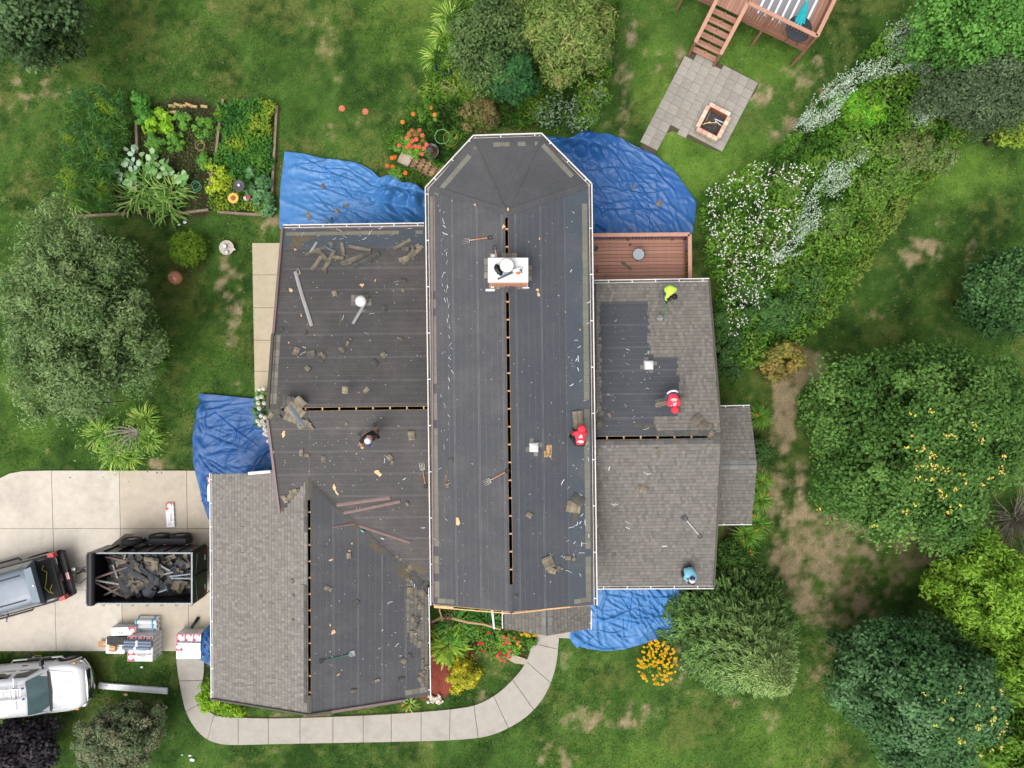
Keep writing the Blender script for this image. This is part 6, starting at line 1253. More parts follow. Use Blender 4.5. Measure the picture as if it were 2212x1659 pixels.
# 2. red hood crouching at the main gutter
z0 = z_at("main_e", 1252, 942); A = lambda zx, zy, h: P(1198.1 + zx * .0625, 887.1 + zy * .0625, z0 + h)
J = dict(pelvis=A(865, 1170, .34), chest=A(885, 850, .62), neck=A(925, 720, .74), head=A(945, 610, .80), face=A(945, 480, .6), shL=A(730, 780, .62), shR=A(1040, 780, .62), elL=A(640, 800, .40), wrL=A(670, 680, .16), elR=A(1070, 700, .40), wrR=A(1010, 560, .14), hpL=A(780, 1170, .3), hpR=A(960, 1170, .3), knL=A(620, 980, .42), knR=A(1000, 1000, .22), anL=A(500, 860, .10), anR=A(960, 1190, .08), toL=A(440, 720, .07), toR=A(980, 1130, .03))
t2, r2, J2 = person("worker in red hoodie crouching at the main roof gutter", J, [red, dkpants, M_SKIN, shoe2, blackc], gloves=True); b = MB(); dome(b, J2['head'] - r2 + Vector((0, -.02, .0)), (0, .35, 1), .15, .8, stretch=1.15); b.build("hood", red, t2, True)
def back_print(t, root, A, pts, lines, rz, h):
    b = MB()
    for tri in pts: b.add([A(x, y, h(x, y)) - root for x, y in tri], [tuple(range(len(tri)))])
    o = b.build("logo", M_PRINT, t); 
    for x0, y0, x1, y1, w in lines: b = MB(); b.beam(A(x0, y0, h(x0, y0)) - root, A(x1, y1, h(x1, y1)) - root, w, .004); b.build("print_line", M_PRINT, t)
hh = lambda x, y: .47 + (1230 - y) / 400 * .30 + .235
back_print(t2, r2, A, [[(825, 945), (890, 840), (915, 860), (880, 925)], [(890, 840), (965, 835), (940, 870), (915, 860)], [(940, 870), (965, 940), (935, 945), (920, 900)], [(825, 945), (880, 925), (935, 928), (960, 945)]], [(820, 1048, 960, 1040, .022), (770, 1080, 1000, 1062, .026), (845, 1112, 990, 1098, .024)], 0, hh)
# 3. red hood bending with shingles
z0 = z_at("right_n", 1453, 862); A = lambda zx, zy, h: P(1394 + zx * .0625, 823.7 + zy * .0625, z0 + h)
J = dict(pelvis=A(945, 390, .95), chest=A(985, 720, 1.12), neck=A(1010, 880, 1.05), head=A(1025, 990, .98), face=A(1030, 1080, .7), shL=A(810, 790, 1.06), shR=A(1150, 790, 1.06), elL=A(790, 760, .78), wrL=A(760, 690, .56), elR=A(1170, 740, .78), wrR=A(1150, 640, .58), hpL=A(860, 400, .9), hpR=A(1030, 400, .9), knL=A(700, 570, .5), knR=A(1040, 480, .5), anL=A(720, 540, .1), anR=A(1050, 460, .1), toL=A(690, 640, .05), toR=A(1060, 560, .05))
t3, r3, J3 = person("worker in red hoodie bending over an armful of torn shingles", J, [red, jeans, M_SKIN, shoe, blackc], gloves=True); b = MB(); dome(b, J3['head'] - r3 + Vector((0, .02, .0)), (0, -.5, 1), .145, .8, stretch=1.25); b.build("hood", red, t3, True)
b = MB(); b.tube([A(760, 420, 1.02) - r3, A(850, 350, 1.1) - r3, A(950, 330, 1.12) - r3, A(1040, 320, 1.1) - r3, A(1120, 370, 1.02) - r3], .035, 8); b.build("shirt_hem", mat("white_undershirt", rgb(230, 240, 246), .7), t3, True)
hh3 = lambda x, y: 1.03 + (y - 400) / 330 * .12 + .215 - abs(y - 700) / 900
back_print(t3, r3, A, [[(945, 765), (1085, 740), (1040, 790), (1000, 785)], [(1040, 790), (1085, 740), (1035, 840), (1010, 830)], [(960, 845), (1000, 785), (985, 770), (970, 820)], [(960, 845), (970, 815), (1030, 810), (1035, 840)]], [(890, 612, 1040, 592, .026), (880, 650, 1100, 618, .028), (925, 685, 1080, 665, .024), (890, 840, 930, 835, .02)], 0, hh3)
rs2 = random.Random(8)
for i in range(7):
    a0, a1 = A(330 + rs2.uniform(-20, 30), 860 - i * 25, .50 + i * .02), A(1345, 600 - i * 20, .52 + i * .02); c = (a0 + a1) / 2; d = a1 - a0; o = obj("torn_shingle", rs2.choice(SCR2), None, c, (rs2.uniform(-.2, .2), 0, math.atan2(d.y, d.x))); o.scale = (d.length * rs2.uniform(.8, 1), .12, 1); tag(o, "shingle strip in the armful carried by the bending red worker", "shingle scrap", "shingles carried by the bending worker")
# 4. hi-vis yellow with shovel
z0 = z_at("right_n", 1445, 632); A = lambda zx, zy, h: P(1394 + zx * .0625, 599 + zy * .0625, z0 + h)
J = dict(pelvis=A(760, 350, .95), chest=A(900, 470, 1.25), neck=A(960, 560, 1.34), head=A(1005, 670, 1.38), face=A(960, 800, 1.2), shL=A(800, 600, 1.22), shR=A(1020, 410, 1.22), elL=A(720, 700, .98), wrL=A(725, 830, .78), elR=A(1040, 440, .95), wrR=A(860, 690, .98), hpL=A(700, 420, .9), hpR=A(800, 330, .9), knL=A(680, 640, .5), knR=A(800, 520, .5), anL=A(690, 820, .1), anR=A(780, 860, .1), toL=A(670, 880, .05), toR=A(780, 960, .05))
t4, r4, J4 = person("worker in hi-vis yellow shirt prying shingles with a shovel", J, [lime, jeans, M_SKIN, shoe, blackc], gloves=True); b = MB(); dome(b, J4['head'] - r4 + Vector((0, 0, .005)), (.1, -.2, 1), .112, .62); b.build("hair", M_HAIR, t4, True)
tool("shovel", "shovel pushed under the shingles by the yellow-shirted worker", on("right_n", *(1394 + 470 * .0625, 599 + 1470 * .0625), .03), A(860, 690, .98), None)
# 5. light-blue shirt kneeling at the lower eave
z0 = z_at("right_s", 1488, 1238); A = lambda zx, zy, h: P(1417 + zx * .0625, 1192.3 + zy * .0625, z0 + h)
J = dict(pelvis=A(1080, 540, .42), chest=A(1180, 780, .70), neck=A(1220, 880, .78), head=A(1245, 970, .80), face=A(1255, 1100, .6), shL=A(1050, 820, .66), shR=A(1330, 800, .66), elL=A(1000, 900, .45), wrL=A(1130, 1050, .22), elR=A(1370, 880, .45), wrR=A(1290, 1070, .22), hpL=A(1010, 560, .38), hpR=A(1150, 540, .38), knL=A(950, 860, .34), knR=A(1220, 700, .12), anL=A(900, 700, .10), anR=A(1180, 520, .1), toL=A(860, 740, .05), toR=A(1170, 470, .05))
t5, r5, J5 = person("worker in light blue shirt kneeling at the lower eave of the right wing", J, [aqua, dkpants, M_SKIN, shoe, blackc], gloves=True)
cp = cap(t5, r5, J5, mat("white_navy_cap", rgb(232, 232, 240), .7), navy, (0, -.25, 1), (J5['face'] - J5['head'])); b = MB(); dome(b, J5['head'] - r5 + Vector((0, .02, .014)), (0, .75, .7), .119, .33); b.build("cap_back", navy, cp, True)
b = MB(); b.lathe([(.001, 0), (.045, .002), (.045, .006), (.001, .008)], J5['head'] - r5 + Vector((0, .075, .105)), 14, M=Vector((0, .6, .8)).to_track_quat('Z', 'Y').to_matrix()); b.build("cap_opening", M_SKIN, cp)
# ------------------------------------------------------------------ vegetation
M_LEAF = mat("leaf", attr="Col", rough=.7, noise=.22, nscale=9, trans=.22, spec=.12)
M_NEEDLE = mat("conifer_leaf", attr="Col", rough=.7, noise=.2, nscale=12, trans=.08, spec=.2)
M_PETAL = mat("petal", attr="Col", rough=.6, noise=.1, nscale=20, trans=.2)
M_BARK = mat("bark", rgb(92, 78, 64), .9, .3, 14, .4, 40)
def pal(r, cols, n, vary=.14):
    c = np.array([rgb(*k) for k in cols]); a = c[r.integers(0, len(c), n)]; b = c[r.integers(0, len(c), n)]; t = r.random((n, 1))
    return (a * t + b * (1 - t)) * (1 + (r.random((n, 1)) - .5) * 2 * vary) * 1.75
def leaf_quads(pos, nrm, L, W, r, tang=None):
    n = len(pos); nrm = nrm / (np.linalg.norm(nrm, axis=1, keepdims=True) + 1e-9)
    if tang is None: tang = r.normal(size=(n, 3))
    t = tang - nrm * (tang * nrm).sum(1, keepdims=True); t /= (np.linalg.norm(t, axis=1, keepdims=True) + 1e-9)
    b = np.cross(nrm, t); L = np.broadcast_to(np.asarray(L, float), (n,))[:, None]; W = np.broadcast_to(np.asarray(W, float), (n,))[:, None]
    v = np.empty((n, 4, 3)); v[:, 0] = pos - t * L / 2; v[:, 1] = pos + b * W / 2 - nrm * W * .12; v[:, 2] = pos + t * L / 2; v[:, 3] = pos - b * W / 2 - nrm * W * .12
    return v.reshape(-1, 3)
def blade_strips(base, ang, L, W, lift, droop, r, seg=4):
    """arching strap leaves: base (n,3), heading angle, length, width, start elevation, droop"""
    n = len(base); pts = np.empty((n, seg + 1, 3)); p = base.copy(); el = np.asarray(lift, float).copy() * np.ones(n)
    hd = np.stack([np.cos(ang), np.sin(ang)], 1); pts[:, 0] = p; st = np.asarray(L) / seg * np.ones(n)
    for i in range(seg):
        d = np.concatenate([hd * np.cos(el)[:, None], np.sin(el)[:, None]], 1); p = p + d * st[:, None]; pts[:, i + 1] = p; el = el - droop / seg * (1 + i * .5)
    pts[:, :, 2] = np.maximum(pts[:, :, 2], .03)
    side = np.stack([-np.sin(ang), np.cos(ang), np.zeros(n)], 1)
    wp = np.array([.55, 1.0, .95, .7, .05]) if seg == 4 else np.linspace(1, .05, seg + 1)
    W = np.asarray(W) * np.ones(n); out = np.empty((n, seg, 4, 3))
    for i in range(seg):
        a, b = side * (W * wp[i] / 2)[:, None], side * (W * wp[i + 1] / 2)[:, None]
        out[:, i, 0] = pts[:, i] - a; out[:, i, 1] = pts[:, i] + a; out[:, i, 2] = pts[:, i + 1] + b; out[:, i, 3] = pts[:, i + 1] - b
    return out.reshape(-1, 3), seg * 4
def leaf_obj(name, verts, cols, parent=None, m=None, loc=None, kind=None):
    per = len(verts) // len(cols); C = np.repeat(cols, per, axis=0)
    if loc is not None: verts = verts - np.array(loc)
    o = obj(name, fast_mesh(name, verts, None, 4, C, m or M_LEAF), parent, loc if loc is not None and parent is None else (0, 0, 0))
    if kind: o["kind"] = kind
    return o
def crown_pts(r, n_clump, per, R, rc, flat=.75, lump=.22, zmin=-.8, shell=.3):
    """points and normals of a clumped crown, relative to its centre"""
    d = r.normal(size=(n_clump, 3)); d /= np.linalg.norm(d, axis=1, keepdims=True); d[:, 2] = np.where(d[:, 2] < zmin, -d[:, 2], d[:, 2])
    ph = r.random(6) * 6.28; az = np.arctan2(d[:, 1], d[:, 0])
    k = 1 + lump * (.5 * np.sin(2 * az + ph[0]) + .6 * np.sin(3 * az + ph[1]) * (1 - abs(d[:, 2])) + .5 * np.sin(5 * az + ph[2] + 3 * d[:, 2]))
    rad = (1 - shell * r.random(n_clump) ** 1.5) * k * .92
    c = d * rad[:, None] * np.array(R)
    cs = rc * r.uniform(.55, 1.55, n_clump)
    o = r.normal(size=(n_clump, per, 3)); o /= np.linalg.norm(o, axis=2, keepdims=True); o *= (r.random((n_clump, per, 1)) ** .45)
    pos = c[:, None] + o * cs[:, None, None] * np.array([1, 1, flat])
    nrm = o * .75 + d[:, None] * .25 + np.array([0, 0, .5]) + r.normal(size=o.shape) * .4
    return pos.reshape(-1, 3), nrm.reshape(-1, 3), np.repeat(np.arange(n_clump), per), c
def tube_limb(b, a, c, r0, r1, r):
    m = a.lerp(c, .5) + Vector((r.uniform(-.15, .15), r.uniform(-.15, .15), r.uniform(0, .2))); b.tube([a, m, c], [r0, (r0 + r1) / 2, r1], 6)
def tree(name, label, x, y, rv, hc, rz, cols, n_clump=150, per=90, rc=.55, leaf=(.2, .11), seed=0, cat="tree", group=None, lump=.22, ry=None, accents=None, bark=None, shell=.45, flat=.8, inner=True, m=None, trunk_r=.16, base=None):
    """crown seen centred at frame (x, y) at height hc; rv = crown radius in frame units"""
    r = np.random.default_rng(seed); rr = random.Random(seed)
    C = P(x, y, hc); k = (CAM_H - hc) / FOC; R = (rv * k, (ry or rv) * k, rz)
    root = (base or Vector((C.x * .985, C.y * .985, 0))); t = thing(name, label, cat, root, 0, group)
    pos, nrm, ci, cc = crown_pts(r, n_clump, per, R, rc, flat, lump, shell=shell)
    n = len(pos); cl = pal(r, cols, n_clump, .18)[ci]; lf = pal(r, cols, n, .16); col = cl * .6 + lf * .4
    L = leaf[0] * r.uniform(.7, 1.3, n); W = leaf[1] * r.uniform(.75, 1.25, n)
    rel = np.array(C - root)
    if inner:
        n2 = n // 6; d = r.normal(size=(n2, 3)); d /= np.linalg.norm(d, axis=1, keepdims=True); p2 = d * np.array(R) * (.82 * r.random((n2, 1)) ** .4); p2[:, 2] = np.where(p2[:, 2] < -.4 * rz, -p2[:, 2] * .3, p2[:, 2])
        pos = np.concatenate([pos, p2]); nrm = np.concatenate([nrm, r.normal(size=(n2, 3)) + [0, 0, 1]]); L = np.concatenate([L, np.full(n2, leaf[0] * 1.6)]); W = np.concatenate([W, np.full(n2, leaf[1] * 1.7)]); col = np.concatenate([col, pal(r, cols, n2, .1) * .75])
    pos[:, 2] = np.maximum(pos[:, 2] + rel[2], .15) - rel[2]
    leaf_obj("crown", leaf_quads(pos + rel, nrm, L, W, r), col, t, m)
    if accents:
        acol, cnt, xr = accents; top = [i for i in range(len(cc)) if cc[i][2] > .1 * rz]; acc_p, acc_n = [], []
        for j in range(cnt):
            ax, ay = xr(rr); p = P(ax, ay, hc + rz * .75); base_ = np.array(p - root)
            acc_p.append(base_ + r.normal(size=(5, 3)) * [.05, .05, .03]); acc_n.append(r.normal(size=(5, 3)) * .4 + [0, 0, 1])
        ap, an = np.concatenate(acc_p), np.concatenate(acc_n)
        # drop the sprigs onto the crown's own surface
        e = ((ap[:, 0] - rel[0]) / R[0]) ** 2 + ((ap[:, 1] - rel[1]) / R[1]) ** 2; ap[:, 2] = rel[2] + R[2] * np.sqrt(np.clip(1 - e * .92, .02, 1)) * 1.02 + rc * .45
        leaf_obj("autumn_sprigs", leaf_quads(ap, an, .095, .05, r), pal(r, acol, len(ap), .1), t, m, kind="stuff")
    b = MB(); top = Vector(rel) - Vector((0, 0, rz * .25)); b.tube([(0, 0, -.05), (top * .5) + Vector((.05, .03, 0)), top], [trunk_r, trunk_r * .8, trunk_r * .5], 8); b.build("trunk", bark or M_BARK, t, True)
    b = MB()
    for i in rr.sample(range(len(cc)), min(14, len(cc))): tube_limb(b, top * rr.uniform(.75, 1.0), Vector(rel) + Vector(cc[i]) * .9, trunk_r * .4, .02, rr)
    b.build("branches", bark or M_BARK, t, True)["kind"] = "stuff"
    return t
def shrub(name, label, x, y, rv, h, cols, n=2600, leaf=(.13, .07), seed=0, cat="shrub", ry=None, group=None, rc=.2, m=None, lump=.2, n_clump=None, flat=.8):
    """low rounded bush standing on the ground"""
    r = np.random.default_rng(seed); C = P(x, y, h * .55); k = (CAM_H - h * .55) / FOC; R = (rv * k, (ry or rv) * k, h * .5)
    root = Vector((C.x, C.y, 0)); t = thing(name, label, cat, root, 0, group); nc = n_clump or max(12, n // 55)
    pos, nrm, ci, cc = crown_pts(r, nc, max(4, n // nc), R, rc, flat, lump, -.6, .35); n = len(pos); col = pal(r, cols, nc, .16)[ci] * .55 + pal(r, cols, n, .15) * .45
    pos[:, 2] = np.maximum(pos[:, 2] + h * .5, .04)
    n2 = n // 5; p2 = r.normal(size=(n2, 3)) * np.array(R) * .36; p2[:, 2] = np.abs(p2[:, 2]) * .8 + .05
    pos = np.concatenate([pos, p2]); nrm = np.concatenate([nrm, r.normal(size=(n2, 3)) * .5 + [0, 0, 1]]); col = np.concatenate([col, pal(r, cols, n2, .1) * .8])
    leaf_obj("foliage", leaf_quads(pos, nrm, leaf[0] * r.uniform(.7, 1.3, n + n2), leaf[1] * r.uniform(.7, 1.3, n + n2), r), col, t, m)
    b = MB()
    for i in range(5):
        a = i * 1.257 + seed; b.tube([(0, 0, -.02), (math.cos(a) * R[0] * .25, math.sin(a) * R[1] * .25, h * .4)], [.02, .01], 5)
    b.build("stems", M_BARK, t)["kind"] = "stuff"
    return t
def strap_plant(name, label, x, y, rv, h, cols, n=60, W=.03, seed=0, cat="plant", group=None, lift=(.6, 1.35), droop=1.5, spread=.25, blooms=None, m=None):
    """daylily / corn / hosta: strap leaves arching out of a crown"""
    r = np.random.default_rng(seed); C = P(x, y, 0); k = CAM_H / FOC; R = rv * k; t = thing(name, label, cat, C, 0, group)
    a = r.random(n) * 6.283; d = r.random(n) ** .5 * R * spread; base = np.stack([np.cos(a) * d, np.sin(a) * d, np.full(n, .02)], 1)
    ang = a + r.normal(size=n) * .5; L = np.hypot(R, h) * r.uniform(.65, 1.1, n)
    v, per = blade_strips(base, ang, L, W * r.uniform(.7, 1.3, n), r.uniform(*lift, n), droop * r.uniform(.7, 1.3, n), r)
    leaf_obj("foliage", v, pal(r, cols, n, .18), t, m)
    if blooms: add_blooms(t, r, R, h, *blooms)
    return t
BLOOM = {}
def bloom_mesh(col, size, center=None):
    key = (col, size)
    if key not in BLOOM:
        b = MB(); n = 10
        for ring, (rr_, z, kk) in enumerate([(1, 0, 1), (.68, .12, .9)]):
            for i in range(n):
                a = 2 * math.pi * (i + ring * .5) / n; w = .34
                c = tuple(x * kk * random.uniform(.85, 1.1) for x in rgb(*col)); d = Vector((math.cos(a), math.sin(a), 0)); s_ = Vector((-d.y, d.x, 0))
                b.add([Vector((0, 0, z * size)), d * rr_ * size * .6 + s_ * w * size * rr_ + Vector((0, 0, (z + .15) * size)), d * rr_ * size + Vector((0, 0, (z + .05) * size)), d * rr_ * size * .6 - s_ * w * size * rr_ + Vector((0, 0, (z + .15) * size))], [(0, 3, 2, 1)], c)
        b.lathe([(size * .22, .1 * size), (size * .2, .25 * size), (.001, .3 * size)], n=8, col=rgb(*(center or col)))
        me = b.mesh("bloom", True); me.materials.append(M_PETAL); BLOOM[key] = me
    return BLOOM[key]
def add_blooms(t, r, R, h, col, size, n, center=None, pts=None):
    for i in range(n):
        a, d = r.random() * 6.283, R * r.random() ** .5 * .95
        p = (math.cos(a) * d, math.sin(a) * d, h * r.uniform(.85, 1.1)) if pts is None else tuple(Vector(P(*pts[i], h)) - t.location)
        obj("bloom", bloom_mesh(col, size, center), t, p, (r.normal() * .25, r.normal() * .25, r.random() * 6))
def undergrowth(name, label, vpoly, dens, h, leaf, cols, seed=0, nscale=.7, zbase=.0, upright=.5, strap=0.0, avoid=(), cat=None, m=None):
    """a mass of low leaves nobody could count"""
    r = np.random.default_rng(seed); w = [P(x, y)[:2] for x, y in vpoly]; xs, ys = [p[0] for p in w], [p[1] for p in w]
    A = (max(xs) - min(xs)) * (max(ys) - min(ys)); n = int(A * dens); X = r.uniform(min(xs), max(xs), n); Y = r.uniform(min(ys), max(ys), n)
    wob = (smooth_noise(X + 50, Y + 50, seed + 3, 3, 1.6) - .5) * .9
    keep = inpoly(X + wob, Y + wob[::-1] * 0 + wob * .7, w)
    for a in avoid: keep &= ~inpoly(X, Y, [P(x, y)[:2] for x, y in a])
    X, Y = X[keep], Y[keep]; n = len(X); nz = smooth_noise(X + 50, Y + 50, seed, 4, nscale); nz2 = smooth_noise(X + 50, Y + 50, seed + 9, 3, nscale * 3)
    z = zbase + h * (.15 + .85 * r.random(n) ** .7) * np.clip(.35 + 1.1 * nz2 * nz * 2, .2, 1.2)
    t = np.clip((nz - .25) / .5, 0, .999); c = np.array([rgb(*k) for k in cols]); i = (t * (len(c) - 1)).astype(int); f = (t * (len(c) - 1) - i)[:, None]
    col = (c[i] * (1 - f) + c[np.minimum(i + 1, len(c) - 1)] * f) * r.uniform(.75, 1.3, (n, 1)) * 1.2
    pos = np.stack([X, Y, z], 1); nrm = r.normal(size=(n, 3)) * upright + [0, 0, 1]
    v = leaf_quads(pos, nrm, leaf[0] * r.uniform(.6, 1.4, n), leaf[1] * r.uniform(.7, 1.3, n), r)
    o = leaf_obj(name, v, col, None, m, kind="stuff"); o["label"] = label
    if cat: o["category"] = cat
    return o

# ---- trees
OLIVE = [(90, 112, 66), (74, 97, 54), (108, 129, 82), (62, 85, 46), (126, 143, 98)]
tree("crabapple_tree", "big grey-green small-leaved tree beside the driveway and vegetable bed", 170, 690, 170, 3.2, 2.2, OLIVE, 400, 150, .46, (.15, .055), 11, ry=232, lump=.18)
tree("maple_tree", "dark maple overhanging the corner of the back lawn beyond the vegetable bed", 30, 20, 125, 4.0, 2.6, [(56, 76, 42), (44, 64, 34), (70, 92, 56), (84, 106, 70)], 170, 140, .5, (.18, .1), 12, lump=.3, ry=105, base=P(10, 5, 0))
tree("broadleaf_tree", "dark green rounded tree standing behind the flower bed, hidden partly by its paler neighbour", 1060, 95, 82, 3.0, 1.8, [(62, 84, 46), (50, 74, 40), (78, 98, 54), (92, 110, 66)], 150, 90, .36, (.13, .08), 13, ry=105)
tree("willow_tree", "pale yellow-green narrow-leaved tree growing behind the bay of the house", 1218, 62, 108, 3.4, 1.9, [(96, 118, 58), (82, 106, 48), (116, 132, 70), (70, 92, 42), (132, 130, 80)], 230, 95, .36, (.2, .06), 14, ry=105, lump=.2)
tree("elder_tree", "bluish dark green bushy tree between the two paler trees and the bay", 1100, 165, 50, 2.6, 1.2, [(46, 84, 44), (38, 70, 40), (60, 100, 52)], 90, 80, .3, (.2, .1), 15)
tree("locust_tree", "tall leafy mid-green tree in the corner beyond the silver wildflowers", 2150, 40, 150, 3.6, 2.6, [(70, 112, 46), (84, 128, 56), (56, 94, 40), (96, 138, 64)], 280, 150, .45, (.14, .09), 16, ry=120)
tree("greyleaf_tree", "dull grey-green tree below the corner tree beside the wildflowers", 2120, 205, 112, 2.6, 1.9, [(74, 92, 62), (62, 80, 54), (90, 106, 76), (58, 72, 50)], 210, 130, .4, (.12, .07), 17, ry=72)
tree("young_ash_tree", "yellowish young tree at the frame edge beside the far lawn strip", 2205, 270, 42, 1.6, 1.1, [(96, 122, 40), (80, 108, 40), (122, 138, 52)], 50, 80, .3, (.18, .08), 18)
tree("oak_tree", "bluish green maple at the picture edge above the giant round tree", 2185, 635, 84, 2.9, 2.2, [(62, 94, 50), (52, 82, 44), (78, 110, 64), (46, 72, 38)], 170, 170, .42, (.14, .09), 19, ry=92)
MAPLE = [(66, 98, 44), (54, 84, 36), (82, 114, 54), (46, 74, 32), (94, 124, 62)]
def acc_a(rr): return (rr.gauss(1995, 65), rr.gauss(1010, 65)) if rr.random() < .7 else (rr.uniform(1930, 2150), rr.uniform(820, 1100))
tree("sugar_maple_tree", "giant round maple flecked with yellow and orange sprigs on the far lawn", 1985, 942, 228, 4.0, 3.2, MAPLE, 360, 270, .62, (.14, .09), 20, ry=222, accents=([(190, 178, 70), (206, 158, 84), (176, 180, 64), (206, 142, 96)], 36, acc_a), lump=.16, shell=.5, trunk_r=.3)
def acc_b(rr): return (rr.gauss(2070, 45), rr.gauss(1530, 45)) if rr.random() < .85 else (rr.uniform(1850, 2100), rr.uniform(1370, 1600))
tree("red_maple_tree", "dark blue-green maple with a few yellow tips below the giant maple", 1972, 1490, 162, 3.6, 2.8, [(60, 92, 52), (50, 80, 45), (74, 106, 66), (42, 68, 38), (90, 120, 82)], 290, 230, .54, (.15, .1), 21, ry=160, accents=([(140, 164, 66), (170, 164, 66), (196, 150, 90)], 22, acc_b), lump=.15, trunk_r=.25)
LIME = [(102, 136, 42), (88, 120, 36), (120, 152, 54), (72, 102, 32)]
tree("arborvitae_tree", "bright lime-green tree at the picture edge between the two big maples", 2128, 1275, 118, 3.0, 2.3, LIME, 240, 130, .38, (.18, .07), 22, ry=118)
tree("cedar_tree", "lime-green tree with dark gaps beside the dark blue-green maple", 2190, 1410, 90, 3.0, 2.2, [(98, 132, 42), (84, 116, 38), (116, 146, 52), (66, 96, 34)], 190, 120, .36, (.18, .07), 23, ry=100)
tree("cypress_tree", "shaded mid-green tree in the lower corner behind the dark maple", 2195, 1600, 90, 2.4, 1.7, [(78, 110, 38), (64, 94, 34), (98, 130, 46)], 150, 90, .36, (.18, .08), 24, ry=90)
tree("smoke_bush", "dark purple-black leaved bush in the lower corner below the white truck", 35, 1625, 88, 1.7, 1.5, [(50, 44, 50), (40, 36, 42), (62, 56, 62), (74, 70, 76)], 170, 85, .3, (.15, .1), 25, cat="shrub", ry=62)
# dead twiggy bush
t = thing("dead_bush", "grey leafless twiggy bush tucked between the giant maple and the lime tree", "shrub", P(2190, 1120, 0)); rr = random.Random(4); b = MB()
for i in range(170):
    a = rr.uniform(0, 6.28); e = rr.uniform(.2, 1.4); d = Vector((math.cos(a) * math.cos(e), math.sin(a) * math.cos(e), math.sin(e))); L = rr.uniform(.8, 2.2); p0 = d * L * .2
    b.tube([p0, p0 + d * L * .5, p0 + d * L + Vector((rr.uniform(-.3, .3), rr.uniform(-.3, .3), rr.uniform(-.2, .3)))], [.018, .012, .004], 4, caps=False)
b.build("twigs", M_GREYBARK, t)["kind"] = "stuff"
# spruce: tiers of twig fingers round a tall stem
def conifer(name, label, bx, by, H, R0, cols, tips, seed, n=15000, finger=(.3, .085), cat="tree"):
    r = np.random.default_rng(seed); root = P(bx, by, 0); t = thing(name, label, cat, root)
    f = r.random(n) ** 1.55; z = .25 + f * (H - .3); rad = R0 * (1 - f) ** .8 * (.92 + .12 * np.sin(f * 60)) + .04
    a = r.random(n) * 6.283; br = np.floor(a / 6.283 * 26 + f * 9); a = a + .12 * np.sin(br * 7.1); rf = (1 - .55 * r.random(n) ** 2.2) * (1 + .13 * np.sin(br * 3.7)); q_ = rad * rf
    pos = np.stack([np.cos(a) * q_, np.sin(a) * q_, z + (1 - rf) * .25 - .12 * rf], 1); out = np.stack([np.cos(a), np.sin(a), np.full(n, .25)], 1)
    tang = out + r.normal(size=(n, 3)) * .55; nrm = np.array([0, 0, 1]) + r.normal(size=(n, 3)) * .35 + out * .3
    C = pal(r, cols, n, .2) * (.75 + .25 * (1 - r.random((n, 1)))); T = pal(r, tips, n, .15); w = np.clip((f * 1.4 - .35) + r.normal(size=n) * .1, 0, 1)[:, None]; C = C * (1 - w) + T * w
    L = finger[0] * r.uniform(.6, 1.3, n) * (1 + .2 * f); v1 = leaf_quads(pos, nrm, L, finger[1], r, tang); n2 = np.cross(tang, nrm); v2 = leaf_quads(pos, n2, L, finger[1] * .8, r, tang)
    leaf_obj("crown", np.concatenate([v1, v2]), np.concatenate([C, C * .9]), t, M_NEEDLE)
    b = MB(); b.tube([(0, 0, -.05), (0, 0, H)], [.14, .01], 8); b.build("trunk", M_BARK, t); return t
conifer("spruce_tree", "tall spruce with pale new tips beside the lower right roof corner", 1570, 1345, 6.6, 2.55, [(94, 126, 64), (78, 110, 56), (110, 138, 76), (66, 94, 48)], [(122, 142, 84), (134, 152, 96), (108, 132, 74)], 31, 18000, (.25, .085))
tree("juniper_bush", "rounded grey-green juniper with brownish tips in front of the white truck", 258, 1592, 92, 1.6, 1.5, [(88, 104, 72), (76, 92, 62), (104, 110, 82), (112, 104, 82), (62, 78, 52)], 260, 85, .24, (.13, .05), 32, cat="shrub", ry=78, m=M_NEEDLE, lump=.16)
shrub("yew_bush", "clipped round dark yew beside the copper grill", 404, 537, 42, 1.25, [(78, 106, 26), (62, 88, 24), (96, 122, 34)], 9000, (.07, .035), 33, rc=.09, m=M_NEEDLE, lump=.03, n_clump=420)
shrub("golden_cypress_shrub", "yellow-green feathery shrub on the lawn inside the curved walk", 1000, 1460, 36, 1.0, [(168, 160, 34), (138, 136, 38), (188, 178, 44), (96, 106, 36)], 3800, (.14, .035), 34, rc=.13, m=M_NEEDLE)
shrub("spirea_shrub", "fresh lime-green shrub peeping out at the garage corner beside the walk", 462, 1505, 34, .9, [(104, 140, 36), (130, 158, 44), (82, 116, 34)], 2400, (.14, .06), 35, ry=44)
shrub("spirea_shrub", "low lime-green shrub under the garage gable end beside the walk", 505, 1535, 26, .6, [(104, 140, 36), (130, 158, 44), (82, 116, 34)], 1200, (.14, .06), 36, ry=12)
shrub("boxwood_shrub", "dark green shrub tucked beside the bump-out wall under the spruce", 1585, 1205, 38, .9, [(56, 86, 36), (44, 70, 32), (76, 104, 44)], 2400, (.12, .06), 37, ry=34)
shrub("boxwood_shrub", "small leafy shrub beside the bump-out gutter corner", 1642, 975, 24, .9, [(62, 92, 46), (50, 78, 42), (78, 108, 56)], 1500, (.1, .055), 38, ry=36)
shrub("viburnum_shrub", "reddish and yellow tinged shrub at the bend of the bare path", 1690, 778, 48, 1.5, [(96, 108, 50), (126, 116, 60), (80, 98, 44), (150, 136, 60), (120, 92, 64)], 3000, (.16, .1), 39, ry=44)
shrub("dogwood_shrub", "deep green bush at the foot of the white wildflowers", 1660, 680, 62, 1.4, [(60, 92, 44), (48, 78, 40), (74, 106, 54)], 4200, (.14, .08), 40, ry=52)
